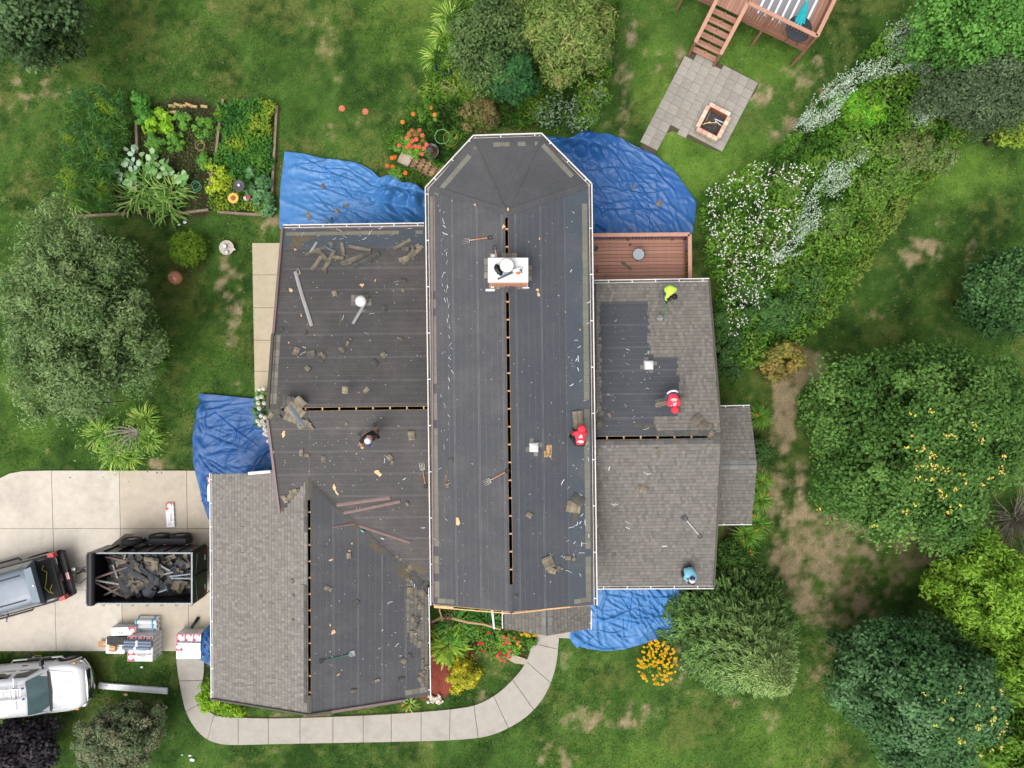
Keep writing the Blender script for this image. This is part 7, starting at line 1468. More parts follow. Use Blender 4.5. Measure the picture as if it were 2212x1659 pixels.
shrub("dogwood_shrub", "dark bush close against the eave side of the shingled right wing", 1580, 760, 40, 1.2, [(54, 80, 42), (46, 70, 38), (66, 92, 50)], 2800, (.13, .075), 41, ry=60)
shrub("goldenrod_shrub", "bright green willow-leaved clump with yellow tips among the silver plants", 1862, 235, 52, 1.3, [(72, 128, 36), (88, 146, 40), (130, 160, 44), (56, 106, 34)], 3600, (.24, .05), 42, ry=42)
shrub("sumac_shrub", "brown-green shrub on the slope between the wildflowers and the far lawn", 1960, 330, 62, 1.2, [(86, 104, 56), (104, 108, 66), (74, 94, 48)], 3600, (.13, .08), 43, ry=52)
shrub("sumac_shrub", "loose grey-green shrub at the lawn edge of the wild garden", 2020, 340, 46, 1.0, [(92, 112, 64), (108, 124, 76), (84, 98, 58)], 2200, (.12, .07), 44, ry=40)
shrub("fading_shrub", "brownish seed-headed shrub beside the bay roof", 1035, 245, 46, 1.0, [(104, 98, 62), (122, 108, 72), (84, 92, 52)], 3000, (.12, .045), 45, ry=42)
shrub("hydrangea_shrub", "leafy green base of the white hydrangea beside the tarp by the side path", 566, 888, 16, 1.1, [(76, 108, 56), (90, 122, 66)], 900, (.16, .1), 46, ry=44)
# ------------------------------------------------------------------ planted beds
GREEN = [(58, 92, 34), (76, 116, 40), (96, 134, 50), (112, 146, 60)]
BAY_BED = [(1010, -10), (985, 20), (955, 90), (935, 150), (905, 230), (858, 285), (838, 318), (860, 328), (900, 318), (925, 345), (962, 372), (975, 330), (1022, 286), (1185, 280), (1235, 290), (1285, 285), (1308, 230), (1320, 150), (1335, 60), (1330, -10)]
undergrowth("flower_bed_foliage", "tangle of green bed plants behind the bay between lawn and trees", BAY_BED, 330, .8, (.26, .05), [(46, 74, 30), (70, 108, 38), (92, 130, 46), (124, 152, 60)], 51, 1.3, upright=.75)
undergrowth("bed_edge_foliage", "grassy orange-lily foliage between the brick path and the crumpled tarp", [(850, 352), (868, 352), (885, 372), (930, 392), (962, 398), (955, 430), (925, 405), (880, 410), (852, 390)], 500, .5, (.2, .025), [(66, 100, 36), (92, 128, 48), (120, 140, 58)], 52, 1.0, upright=.8)
undergrowth("silver_sage_foliage", "silvery-leaved plants at the foot of the pale tree beside the tarp", [(1140, 262), (1170, 225), (1240, 215), (1300, 190), (1302, 250), (1275, 288), (1215, 290), (1180, 282)], 170, 1.0, (.15, .06), [(110, 134, 100), (136, 156, 132), (160, 176, 160)], 53, 1.4, upright=.6)
WILD = [(1960, 45), (2005, 90), (2030, 200), (2062, 290), (2040, 330), (1990, 380), (1930, 440), (1850, 530), (1800, 640), (1770, 700), (1720, 740), (1690, 770), (1600, 800), (1562, 780), (1540, 640), (1530, 600), (1505, 480), (1515, 420), (1600, 372), (1680, 312), (1720, 275), (1800, 205), (1830, 150), (1885, 90)]
undergrowth("wild_garden_foliage", "dense wild garden greenery sloping from the far trees to the house", WILD, 330, 1.1, (.17, .075), [(46, 76, 30), (70, 110, 38), (92, 134, 46), (112, 148, 58), (80, 106, 50)], 54, 1.2, upright=.7)
undergrowth("tall_grass_foliage", "yellow-green weedy grass along the lawn side of the wild garden", [(1990, 330), (2062, 300), (2000, 400), (1900, 520), (1830, 640), (1780, 700), (1740, 690), (1790, 560), (1860, 440)], 300, .9, (.2, .05), [(84, 116, 44), (108, 138, 52), (122, 136, 66)], 55, 1.1, upright=.8)
SILVER = [(150, 166, 146), (172, 184, 168), (132, 150, 126)]
def artemisia(vpoly, seed, label, n=900):
    r = np.random.default_rng(seed); w = [P(x, y)[:2] for x, y in vpoly]; c = (sum(p[0] for p in w) / len(w), sum(p[1] for p in w) / len(w)); t = thing("artemisia_plant", label, "plant", (c[0], c[1], 0), 0, "silver plants in the wild garden")
    X = r.uniform(min(p[0] for p in w), max(p[0] for p in w), n); Y = r.uniform(min(p[1] for p in w), max(p[1] for p in w), n); k = inpoly(X, Y, w) & (smooth_noise(X + 50, Y + 50, seed, 3, 1.6) > .4); X, Y = X[k], Y[k]; n = len(X)
    base = np.stack([X - c[0], Y - c[1], np.full(n, .75)], 1); ang = np.arctan2(base[:, 1] + c[1], base[:, 0] + c[0]) + r.normal(size=n) * .5
    pts, cols = [], []
    for j in range(7):
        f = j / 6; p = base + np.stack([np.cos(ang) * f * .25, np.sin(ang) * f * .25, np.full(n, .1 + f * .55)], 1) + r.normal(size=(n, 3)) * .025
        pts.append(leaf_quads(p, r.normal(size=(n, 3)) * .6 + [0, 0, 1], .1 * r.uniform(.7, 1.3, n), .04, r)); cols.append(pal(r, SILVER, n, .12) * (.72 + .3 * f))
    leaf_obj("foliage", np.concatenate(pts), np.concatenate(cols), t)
artemisia([(1690, 290), (1760, 215), (1800, 185), (1805, 230), (1760, 290), (1715, 305)], 1, "silver artemisia drift along the lawn above the daisy patch", 700)
artemisia([(1880, 95), (1960, 60), (1985, 130), (1975, 200), (1920, 170), (1890, 130)], 2, "grey-green artemisia under the corner tree", 420)
artemisia([(1930, 260), (1990, 190), (1998, 250), (1950, 300)], 3, "silver artemisia behind the bright yellow-tipped clump", 380)
artemisia([(1800, 180), (1900, 150), (1930, 175), (1860, 195), (1815, 205)], 4, "wispy silver spires above the bright yellow-tipped clump", 260)
artemisia([(1745, 395), (1790, 345), (1830, 320), (1840, 345), (1790, 430), (1740, 500), (1695, 540), (1690, 500)], 5, "broad silver artemisia bank down the middle of the wild garden", 1100)
artemisia([(1640, 560), (1700, 520), (1690, 570), (1650, 590)], 6, "small silver clump below the long silver bank", 200)
for i, (x, y, rr_, ry_, h, lab) in enumerate([(1740, 600, 48, 44, 1.3, "dark bushy shrub in the lower middle of the wild garden"), (1720, 670, 52, 40, 1.4, "dark shrub above the reddish one at the path bend"), (1620, 620, 40, 36, 1.0, "leafy clump between the white flowers and the dark bushes"), (1800, 480, 44, 40, 1.0, "olive shrub beside the silver bank facing the far lawn"), (1880, 420, 48, 40, 1.1, "brown-olive shrub on the lawn slope of the wild garden"), (1940, 390, 40, 34, 1.0, "small olive shrub near the lawn tongue"), (1560, 700, 26, 40, 1.0, "green bush at the rake of the shingled wing"), (1850, 330, 40, 30, .9, "fresh green clump below the silver spires"), (1700, 400, 40, 34, .9, "leafy clump among the white blossoms"), (1985, 255, 34, 40, 1.0, "olive shrub under the dull grey-green tree")]):
    shrub("wild_shrub", lab, x, y, rr_, h, [[(58, 88, 42), (48, 76, 36), (72, 102, 50)], [(84, 112, 50), (70, 98, 44), (104, 124, 64)]][i in (3, 4, 5, 7, 8, 9)], 2600, (.13, .075), 400 + i, ry=ry_, group="wild garden shrubs")
def blossoms(name, label, vpoly, n, seed, cols, size, h, thr=.45):
    r = np.random.default_rng(seed); w = [P(x, y)[:2] for x, y in vpoly]; X = r.uniform(min(p[0] for p in w), max(p[0] for p in w), n); Y = r.uniform(min(p[1] for p in w), max(p[1] for p in w), n)
    k = inpoly(X, Y, w) & (smooth_noise(X + 50, Y + 50, seed, 3, 1.3) > thr); X, Y = X[k], Y[k]; m = len(X); pos = np.repeat(np.stack([X, Y, h * r.uniform(.8, 1.15, m)], 1), 3, 0) + r.normal(size=(m * 3, 3)) * size * .35
    o = leaf_obj(name, leaf_quads(pos, r.normal(size=(m * 3, 3)) * .35 + [0, 0, 1], size * r.uniform(.6, 1.2, m * 3), size * .7, r), pal(r, cols, m * 3, .06), None, M_PETAL, kind="stuff"); o["label"] = label; return o
blossoms("white_wildflowers", "white daisy-like blossoms scattered over the wild garden beside the house", [(1510, 420), (1600, 372), (1690, 340), (1740, 380), (1700, 470), (1690, 540), (1640, 640), (1600, 700), (1560, 740), (1545, 640), (1512, 500)], 1500, 61, [(196, 196, 190), (184, 174, 170), (206, 202, 198)], .058, 1.2, .34)

# vegetable garden
undergrowth("asparagus_fern", "feathery asparagus fern mass along the edge of the vegetable bed", [(180, 210), (285, 212), (292, 300), (290, 345), (270, 400), (265, 460), (185, 462), (165, 400), (158, 320), (175, 260)], 620, 1.2, (.3, .03), [(62, 100, 46), (84, 126, 52), (66, 112, 66), (122, 152, 46)], 62, 1.6, upright=1.2)
undergrowth("bean_foliage", "glossy dense bean rows filling the far vegetable plot", [(482, 220), (598, 226), (594, 330), (590, 400), (560, 410), (530, 400), (490, 390), (468, 350), (478, 290)], 620, .38, (.13, .095), [(50, 92, 40), (66, 112, 46), (86, 126, 44), (128, 148, 48)], 63, 1.3, upright=.5)
undergrowth("vegetable_weeds", "sparse weeds on the dark garden soil", [(292, 225), (478, 225), (452, 460), (270, 462), (285, 330)], 120, .14, (.09, .04), [(62, 96, 40), (86, 120, 50)], 64, 1.2)
undergrowth("garden_foot_foliage", "low mixed greens at the foot of the far vegetable plot", [(455, 400), (500, 390), (560, 400), (590, 440), (586, 464), (470, 458), (450, 440)], 420, .3, (.1, .06), [(72, 108, 38), (100, 136, 46), (138, 152, 48)], 65, 1.0)
shrub("bean_plant", "lime-green broad-leaved bean clump in the vegetable bed", 340, 268, 40, .5, [(118, 158, 40), (138, 172, 52), (96, 138, 38)], 620, (.2, .15), 66, ry=24, cat="plant", rc=.18)
shrub("cucumber_plant", "tall dark-leaved vine at the vegetable bed corner", 305, 235, 24, .8, [(66, 112, 46), (84, 132, 56)], 320, (.24, .2), 67, ry=30, cat="plant", rc=.2)
G_ = "young bushy plants on the garden soil"
for i, (x, y, rr_, lab) in enumerate([(336, 310, 22, "small feathery carrot plant nearest the asparagus in the vegetable bed"), (376, 305, 22, "round fresh-green pepper plant in the middle of the vegetable bed"), (442, 277, 30, "large grey-green tomato plant beside the plank divider"), (394, 262, 20, "yellow-green plant between the white pot and the tomato"), (440, 350, 18, "small plant beside the plank divider below the wire hoops")]):
    shrub("vegetable_plant", lab, x, y, rr_, .6, [(76, 120, 56), (92, 136, 62), (108, 150, 52)], 900, (.13, .03), 70 + i, cat="plant", group=G_, rc=.12)
for i, (x, y, rr_) in enumerate([(300, 352, 30), (330, 350, 26), (285, 385, 26), (345, 378, 26), (370, 372, 20), (300, 395, 22), (405, 392, 14)]):
    r = np.random.default_rng(80 + i); n = 13; t = thing("squash_plant", "squash plant %s in the vegetable bed" % ["with silver-grey lobed leaves beside the bare soil", "with big round green leaves below the soil patch", "with pale leaves against the asparagus fern", "with dark green leaves in front of the corn", "with few wide leaves at the corn edge", "half under the corn tassels", "tiny, by the wire cage"][i], "plant", P(x, y), 0, "squash plants")
    pos = np.stack([r.normal(size=n) * rr_ * .008, r.normal(size=n) * rr_ * .008, r.uniform(.3, .65, n)], 1); v = []
    C = pal(r, [(150, 172, 150), (126, 154, 120)] if i in (0, 2) else [(84, 124, 66), (104, 142, 84), (140, 166, 120)], n, .12)
    nm_ = r.normal(size=(n, 3)) * .3 + [0, 0, 1]; S_ = .3 * r.uniform(.7, 1.2, n); T_ = r.normal(size=(n, 3)) * [1, 1, 0]; T2 = np.cross(nm_, T_) * .7 + T_ * .7; leaf_obj("leaves", np.concatenate([leaf_quads(pos, nm_, S_, S_ * .9, r, T_), leaf_quads(pos + [0, 0, .004], nm_, S_, S_ * .9, r, T2)]), np.concatenate([C, C]), t)["kind"] = "stuff"
for i, (x, y, rr_) in enumerate([(315, 415, 52), (345, 430, 50), (290, 430, 40), (375, 415, 40), (165, 432, 30), (370, 450, 36), (330, 395, 40)]):
    strap_plant("corn_plant", ["corn plant with brown tassel in the thick of the corn row", "corn plant leaning over the lower garden board", "corn plant beside the asparagus fern", "corn plant nearest the wire cage", "lone pale corn stalk at the lawn edge of the asparagus", "corn plant drooping past the lower board", "corn plant with pale tassel beside the squash"][i], x, y, rr_ * .75, 1.1, [(88, 124, 54), (76, 112, 48), (108, 138, 68), (140, 156, 92)], 46, .055, 90 + i, group="corn plants", lift=(.6, 1.4), droop=2.1, spread=.6)
shrub("potato_plant", "yellowish leafy potato plants between plank divider and ornament", 465, 385, 26, .6, [(150, 164, 44), (168, 178, 56), (112, 142, 44)], 700, (.15, .08), 98, ry=40, cat="plant")
shrub("kale_plant", "blue-green broad-leaved kale mound in the far plot corner", 552, 402, 30, .6, [(76, 112, 70), (92, 128, 84), (64, 98, 60)], 520, (.22, .15), 99, ry=34, cat="plant")
shrub("kale_plant", "blue-green kale spilling over the far corner board", 572, 440, 24, .5, [(76, 112, 70), (92, 128, 84), (64, 98, 60)], 400, (.22, .13), 100, ry=24, cat="plant")
# lilies and daylilies
LILY = [(96, 134, 48), (122, 154, 62), (78, 114, 42), (168, 182, 96)]
for i, (x, y, rr_, lab) in enumerate([(225, 935, 38, "daylily clump on the tree side of the pruned shrub"), (255, 975, 40, "daylily clump between the pruned shrub and the driveway"), (318, 905, 34, "daylily clump above the pruned shrub"), (325, 945, 30, "daylily clump on the lawn side of the pruned shrub"), (285, 985, 26, "daylily clump closest to the driveway slab"), (335, 745, 30, "dark daylily fan peeping from under the big grey-green tree"), (340, 790, 22, "second dark daylily fan lower along the tree skirt"),
                                     (975, 45, 42, "tall pale-tipped lily stand beside the dark rounded tree"), (965, 85, 34, "pale lily stand above the blue bottles"), (945, 130, 30, "lily clump among the blue bottles"), (1000, 190, 22, "yellowish grass tuft beyond the window-box planter")]):
    strap_plant("daylily_plant", lab, x, y, rr_, .7, LILY if i not in (5, 6) else [(70, 104, 40), (90, 124, 50)], 130, .028, 110 + i, group="daylily clumps")
for i, (x, y, rr_, lab) in enumerate([(1610, 1155, 32, "orange daylily clump under the bump-out gutter"), (1632, 1130, 28, "orange daylily clump beside the bump-out corner"), (1600, 1185, 28, "daylily clump under the boxwood by the right wing"), (1640, 1080, 22, "narrow daylily strip along the bump-out wall"), (1642, 1040, 20, "daylily strip higher along the bump-out wall"), (1640, 900, 20, "green strap plant at the bump-out top corner")]):
    strap_plant("orange_daylily_plant", lab, x, y, rr_, .6, [(72, 108, 40), (90, 128, 48), (110, 142, 58)], 120, .026, 130 + i, group="orange daylilies by the bump-out", blooms=((232, 128, 60), .05, 2))
strap_plant("orange_daylily_plant", "orange daylily between the garage eave and the walk", 885, 1517, 14, .5, LILY, 30, .03, 140, blooms=((236, 140, 60), .06, 2))
# flower plants with single blooms placed as seen
def flower_plant(name, label, x, y, rr_, h, cols, bl, seed, n=800, leaf=(.16, .06)):
    t = shrub(name, label, x, y, rr_, h, cols, n, leaf, seed, "flower", rc=.14); r = np.random.default_rng(seed)
    for c, s, pts in bl: add_blooms(t, r, 1, h, c, s, len(pts), None, pts)
    return t
flower_plant("dahlia_plant", "coral dahlia bush in bloom beside the brick path", 892, 310, 34, .7, GREEN[1:], [((240, 120, 96), .1, [q(1, 0, *p) for p in [(1300, 1192), (1348, 1128), (1413, 1125), (1325, 1167), (1377, 1165), (1437, 1170), (1385, 1205), (1350, 1217), (1437, 1215), (1325, 1250), (1237, 1258), (1304, 1275), (1340, 1272), (1377, 1266), (1411, 1271), (1453, 1280), (1473, 1250), (1432, 1333)]])], 150, 1500)
flower_plant("orange_lily_plant", "orange lilies scattered along the bed edge above the dahlias", 925, 240, 30, .6, GREEN, [((240, 150, 60), .1, [q(1, 0, *p) for p in [(1510, 930), (1543, 992), (1358, 985), (1266, 1055)]])], 151, 900, (.2, .03))
flower_plant("orange_lily_plant", "orange lilies at the lower edge of the brick path", 858, 372, 16, .6, GREEN, [((240, 130, 50), .1, [q(1, 0, *p) for p in [(1175, 1365), (1198, 1357), (1180, 1440), (1132, 1432), (1290, 1495)]])], 152, 400, (.2, .03))
flower_plant("coreopsis_plant", "yellow-flowered mound on the lawn in front of the spruce", 1420, 1432, 38, .6, GREEN[:3], [], 153, 1500, (.12, .03))
t = bpy.data.objects.get("coreopsis_plant"); r = np.random.default_rng(5)
for i in range(190):
    a = r.random() * 6.283; d = 46 * (r.random() ** .5); x, y = 1420 + math.cos(a) * d * .95, 1432 + math.sin(a) * d * 1.05
    if math.dist((x, y), (1407, 1452)) < 14 and r.random() < .8: continue
    obj("bloom", bloom_mesh((250, 204, 30), .06, (200, 140, 30)), t, P(x, y, .62 + r.normal() * .04) - t.location, (r.normal() * .3, r.normal() * .3, r.random() * 6))
flower_plant("dahlia_plant", "coral and red dahlias in the bed beside the porch", 1095, 1385, 26, .6, GREEN[1:], [((240, 110, 100), .085, [q(1, 3, *p) for p in [(2141, 527), (2180, 538), (2163, 565), (2192, 582), (2193, 653), (2113, 725), (2147, 735), (2195, 702), (2089, 693)]] + [(1111, 1378), (1119, 1387)]), ((220, 50, 50), .08, [q(1, 3, *p) for p in [(2143, 590), (2155, 685), (2108, 664), (1950, 583), (1926, 580), (1965, 647), (2016, 491)]])], 154, 1300)
flower_plant("marigold_plant", "yellow flowers against the porch eave beside the walk", 1140, 1375, 24, .5, GREEN, [((246, 190, 40), .06, [q(2, 3, *p) for p in [(82, 507), (107, 495), (127, 515), (135, 505), (153, 520), (186, 515), (206, 512), (126, 505), (70, 605), (45, 588), (50, 572)]])], 155, 700)
strap_plant("hosta_plant", "large green-gold hosta between the mulch and the stick fence", 970, 1392, 36, .5, [(116, 146, 52), (136, 160, 60), (92, 124, 48)], 120, .11, 160, lift=(.3, 1.1), droop=1.2, spread=.5)
strap_plant("hosta_plant", "dark green hosta under the main gable between the sticks", 985, 1345, 34, .45, [(56, 100, 44), (72, 120, 52), (88, 132, 60)], 110, .08, 161, lift=(.4, 1.2), droop=1.2, spread=.6)
strap_plant("hosta_plant", "dark green strap leaves behind the white downspout by the porch", 1050, 1340, 34, .45, [(52, 96, 44), (70, 116, 50)], 100, .06, 162, lift=(.4, 1.2), droop=1.2, spread=.6)
undergrowth("porch_bed_foliage", "leafy green filling of the porch flower bed", [(945, 1325), (1085, 1330), (1090, 1362), (1150, 1375), (1148, 1400), (1090, 1420), (1030, 1405), (1018, 1385), (960, 1370), (938, 1345)], 260, .35, (.13, .08), GREEN, 163, 1.3)
# hydrangea flower heads
hy = bpy.data.objects.get("hydrangea_shrub"); hb = MB(); rr = random.Random(3)
for i in range(26):
    d = Vector((rr.gauss(0, 1), rr.gauss(0, 1), abs(rr.gauss(0, 1)))).normalized() * .075
    hb.box(d, (.055, .055, .02), M=Matrix.Rotation(rr.uniform(0, 3), 3, d.normalized()) @ d.to_track_quat('Z', 'Y').to_matrix(), col=rgb(236, 234, 224))
hm = hb.mesh("flower_head", True); hm.materials.append(M_PETAL)
for i, (zx, zy, c) in enumerate([(30, 45, 1), (50, 110, 1), (65, 40, 1), (20, 165, 1), (70, 165, 1), (30, 210, 1), (45, 275, 1), (15, 320, 1), (80, 290, 1), (35, 350, 1), (75, 350, 1), (90, 400, 1), (75, 430, 1), (100, 440, 1), (15, 120, 1), (75, 385, 1), (55, 320, 1), (108, 495, 1)]):
    x, y = q(1, 2, zx, zy); obj("flower_head", hm, hy, P(x, y, 1.0) - hy.location, (rr.uniform(-.3, .3), rr.uniform(-.3, .3), rr.uniform(0, 6)))
# pruned shrub: bare limbs among the lilies
t = thing("pruned_shrub", "cut-back shrub with bare grey limbs ringed by daylilies", "shrub", P(300, 945)); b = MB()
for zx, zy, r_ in [(900, 460, .03), (990, 370, .025), (900, 420, .02), (1000, 600, .03), (1090, 350, .02), (1010, 510, .025), (1100, 590, .02), (940, 560, .02), (1180, 580, .015)]:
    e = P(*q(0, 2, zx, zy), .9) - t.location; s_ = P(*q(0, 2, 1200, 410), .5) - t.location; b.tube([s_, s_.lerp(e, .5) + Vector((0, .08, .15)), e], [.06, r_ * 1.2, r_ * .5], 6)
b.tube([(0, 0, 0), P(*q(0, 2, 1200, 410), .5) - t.location], [.08, .06], 8); b.build("limbs", M_GREYBARK, t)["kind"] = "stuff"
r = np.random.default_rng(9); pos = r.normal(size=(700, 3)) * [.75, .5, .15] + [-.35, -.15, .6]; leaf_obj("foliage", leaf_quads(pos, r.normal(size=(700, 3)) * .5 + [0, 0, 1], .13, .06, r), pal(r, [(84, 116, 56), (106, 136, 70)], 700), t)
# lawn grass blades: fine grain of the turf
EXCL = [[(-80, 1014), (480, 1014), (480, 1408), (-80, 1408)], PAT, WO + WI[::-1], [(545, 525), (625, 525), (625, 1015), (552, 1015)], [(600, 480), (920, 480), (920, 285), (1285, 285), (1290, 600), (1545, 600), (1560, 1275), (1290, 1275), (1290, 1320), (925, 1320), (930, 1510), (455, 1510), (455, 1020), (600, 1020)], LIVE_MULCH]
r = np.random.default_rng(77); n = 330000; X = r.uniform(-23.5, 23.5, n); Y = r.uniform(-17.8, 17.8, n); C, tb, im = lawn_color(X, Y); k = (r.random(n) > tb * 1.1) & ~im
for e in EXCL: k &= ~inpoly(X, Y, [P(x, y)[:2] for x, y in e])
X, Y, C = X[k], Y[k], C[k]; n = len(X); a = r.random(n) * 6.283; Lb = r.uniform(.05, .11, n); w = r.uniform(.012, .024, n); el = r.uniform(.15, 1.0, n)
d = np.stack([np.cos(a) * np.cos(el), np.sin(a) * np.cos(el), np.sin(el)], 1); sd = np.stack([-np.sin(a), np.cos(a), np.zeros(n)], 1); base = np.stack([X, Y, np.full(n, -.035)], 1)
v = np.empty((n, 3, 3)); v[:, 0] = base - sd * w[:, None]; v[:, 1] = base + sd * w[:, None]; v[:, 2] = base + d * Lb[:, None]
C = C * r.uniform(.7, 1.4, (n, 1)); yl = r.random(n) < .05; C[yl] = C[yl] * .4 + np.array(rgb(176, 164, 112)) * .6
o = obj("lawn_grass", fast_mesh("lawn_grass", v.reshape(-1, 3), None, 3, np.repeat(C, 3, 0), mat("grass_blade", attr="Col", rough=.7, noise=.1, nscale=5, trans=.15, spec=.15))); tag(o, "short mown grass blades over the whole lawn", kind="stuff")
# ------------------------------------------------------------------ decks, fire pit and garden things
M_DECK = [mat("deck_stain_%d" % i, rgb(*c), .7, .12, 8, .15, 30) for i, c in enumerate([(172, 128, 110), (166, 121, 103), (178, 134, 115)])]; M_RAIL = mat("deck_rail_stain", rgb(190, 144, 122), .65, .1, 6); M_BAL = mat("baluster_stain", rgb(146, 104, 86), .7, .12, 8)
def deckparts(t, W, D, h, bw=.14, rails=(), name="deck_board", bal=.13, along=0):
    """deck floor W x D at height h in local coordinates (origin at a corner); rails: list of ((x0,y0),(x1,y1))"""
    n = int(D / bw) if along == 0 else int(W / bw)
    bm1 = MB(); bm1.box((0, 0, 0), (W, bw - .007, .03) if along == 0 else (bw - .007, D, .03)); ms = [bm1.mesh(name) for _ in range(3)]
    for k in range(3): ms[k].materials.append(M_DECK[k])
    for i in range(n): obj(name, ms[i * 7 % 3], t, (W / 2, (i + .5) * D / n, h) if along == 0 else ((i + .5) * W / n, D / 2, h))
    b = MB(); b.box((.03 / 2, .03 / 2, .22), (.025, .025, .0)); bb = MB(); bb.box((0, 0, .5), (.035, .035, .9)); bme = bb.mesh("baluster"); bme.materials.append(M_BAL)
    for (x0, y0), (x1, y1) in rails:
        a, c = Vector((x0, y0, 0)), Vector((x1, y1, 0)); L = (c - a).length; b = MB(); b.beam(a + Vector((0, 0, h + .98)), c + Vector((0, 0, h + .98)), .15, .04); b.build("cap_rail", M_RAIL, t); b = MB(); b.beam(a + Vector((0, 0, h + .1)), c + Vector((0, 0, h + .1)), .04, .09); b.build("lower_rail", M_BAL, t); b = MB(); b.beam(a + Vector((0, 0, h - .12)), c + Vector((0, 0, h - .12)), .04, .22); b.build("rim_joist", M_BAL, t)
        m = int(L / bal)
        for i in range(1, m): obj("baluster", bme, t, a.lerp(c, i / m) + Vector((0, 0, h)))
        for i in range(int(L / 1.8) + 2):
            p = a.lerp(c, min(i * 1.8 / L, 1)); b = MB(); b.box((p.x, p.y, (h + 1) / 2 - .05), (.1, .1, h + 1.05)); b.build("post", M_BAL, t)
# little deck between tarp and right wing
hD = 1.0; c0 = P(1262, 604, hD); c1 = P(1478, 519, hD)
t = thing("small_deck", "small reddish-brown deck between the tarp and the right wing", "deck", (c0.x, c0.y - .6, 0), math.radians(.5)); W_, D_ = c1.x - c0.x, c1.y - c0.y + .6; deckparts(t, W_, D_, hD, rails=[((0, D_), (W_, D_)), ((W_, D_), (W_, 0))])
def round_table(label, p, r_, h, mtop, legs=3):
    t = thing("round_table", label, "table", p); b = MB(); b.lathe([(r_ * .97, h - .02), (r_, h - .01), (r_, h), (r_ * .95, h + .006), (.001, h + .006)], n=32); b.build("table_top", mtop, t); b = MB(); b.lathe([(r_ + .012, h - .015), (r_ + .012, h + .01), (r_ - .01, h + .012)], n=32, caps=False); b.build("rim", M_DARKSTEEL, t)
    for i in range(legs): a = i * 6.283 / legs + .5; b = MB(); b.tube([(0, 0, h - .05), (math.cos(a) * r_ * .5, math.sin(a) * r_ * .5, h * .5), (math.cos(a) * r_ * .75, math.sin(a) * r_ * .75, 0)], .014, 6); b.build("leg", M_DARKSTEEL, t)
    return t
p = P(*q(2, 1, 1095, 537), 1.55); round_table("small round glass table on the little deck", (p.x, p.y, 1.02), .24, .5, mat("frosted_glass", rgb(168, 176, 180), .15, .1, 4))
for i, (zx, zy, a, L, W2, lab) in enumerate([(990, 635, -.65, .5, .12, "pointed dark shingle scrap in the middle of the little deck"), (725, 488, 1, .22, .16, "dark scrap by the railing of the little deck"), (735, 675, 1.3, .2, .08, "dark scrap at the house side of the little deck"), (720, 638, .1, .25, .06, "thin dark scrap beside the gutter over the little deck"), (810, 725, 1.2, .2, .05, "pale scrap at the lower side of the little deck"), (1020, 455, .2, .1, .08, "small dark scrap at the deck railing post")]):
    o = obj("torn_shingle", SCR2[i], None, P(*q(2, 1, zx, zy), 1.04), (0, 0, a)); o.scale = (L, W2, 1); tag(o, lab, "shingle scrap")
# far deck with stairs (corner above the patio)
hF = 1.5; C_ = P(1765, 78, hF + 1.0); E0 = P(1612, 4, hF + 1.0); dv = Vector((E0.x - C_.x, E0.y - C_.y)); aF = math.atan2(dv.y, dv.x); t = thing("raised_deck", "raised brown deck with railing and stairs in the upper yard", "deck", (C_.x, C_.y, 0), aF)
# local x runs along the lower rail away from the corner, local -y into the deck
LW = 5.4; bd = MB(); bd.box((0, 0, 0), (.128, 3.6, .03)); msd = [bd.mesh("deck_board") for _ in range(3)]
for k in range(3): msd[k].materials.append(M_DECK[k])
for i in range(int(LW / .14)): obj("deck_board", msd[i * 5 % 3], t, (.07 + i * .14, -1.8, hF))
bb = MB(); bb.box((0, 0, .5), (.035, .035, .9)); bme = bb.mesh("baluster"); bme.materials.append(M_BAL)
def frail(x0, y0, x1, y1):
    a, c = Vector((x0, y0, 0)), Vector((x1, y1, 0)); L = (c - a).length
    for z, w, hh_, m in ((hF + 1.0, .15, .045, M_RAIL), (hF + .1, .04, .09, M_BAL), (hF - .13, .04, .24, M_BAL)):
        b = MB(); b.beam(a + Vector((0, 0, z)), c + Vector((0, 0, z)), w, hh_); b.build("rail", m, t)
    for i in range(1, int(L / .125)): obj("baluster", bme, t, a + (c - a) * (i * .125 / L) + Vector((0, 0, hF)))
frail(0, 0, 2.95, 0); frail(0, 0, 0, -3.6); frail(4.15, 0, LW, 0)
for x, y in ((0, 0), (1.9, 0), (0, -3.5), (2.98, 0), (4.12, 0), (LW, 0)): b = MB(); b.box((x, y, (hF + 1) / 2), (.1, .1, hF + 1.0)); b.build("post", M_BAL, t)
ns = 6; run, rise = .235, hF / (ns + 1)
for i in range(ns):
    for k in (0, 1): b = MB(); b.box((3.55, .1 + i * run + k * .118 - .02, hF - (i + 1) * rise), (1.12, .108, .035)); b.build("stair_tread", M_DECK[(i + k) % 3], t)
    b = MB(); b.beam((3.55, .02 + i * run, hF - (i + .6) * rise), (3.55, .2 + i * run, hF - (i + 1.2) * rise), .05, .05); b.build("stringer", M_BAL, t)
for x in (2.98, 4.12):
    b = MB(); b.beam((x, 0, hF + 1.0), (x, ns * run + .1, 1.12), .15, .045); b.build("stair_rail", M_RAIL, t); b = MB(); b.box((x, ns * run + .08, .55), (.1, .1, 1.1)); b.build("post", M_BAL, t); b = MB(); b.beam((x, 0, hF - .1), (x, ns * run + .05, .1), .04, .24); b.build("stringer", M_BAL, t)
M_RUGG = mat("rug_grey", rgb(140, 138, 138), .95, .15, 40); ROT = Matrix.Rotation(aF, 4, 'Z')
def fl(x, y, z): return t.location + (ROT @ Vector((x, y, z))) if False else Vector((C_.x, C_.y, 0)) + ROT.to_3x3() @ Vector((x, y, z))
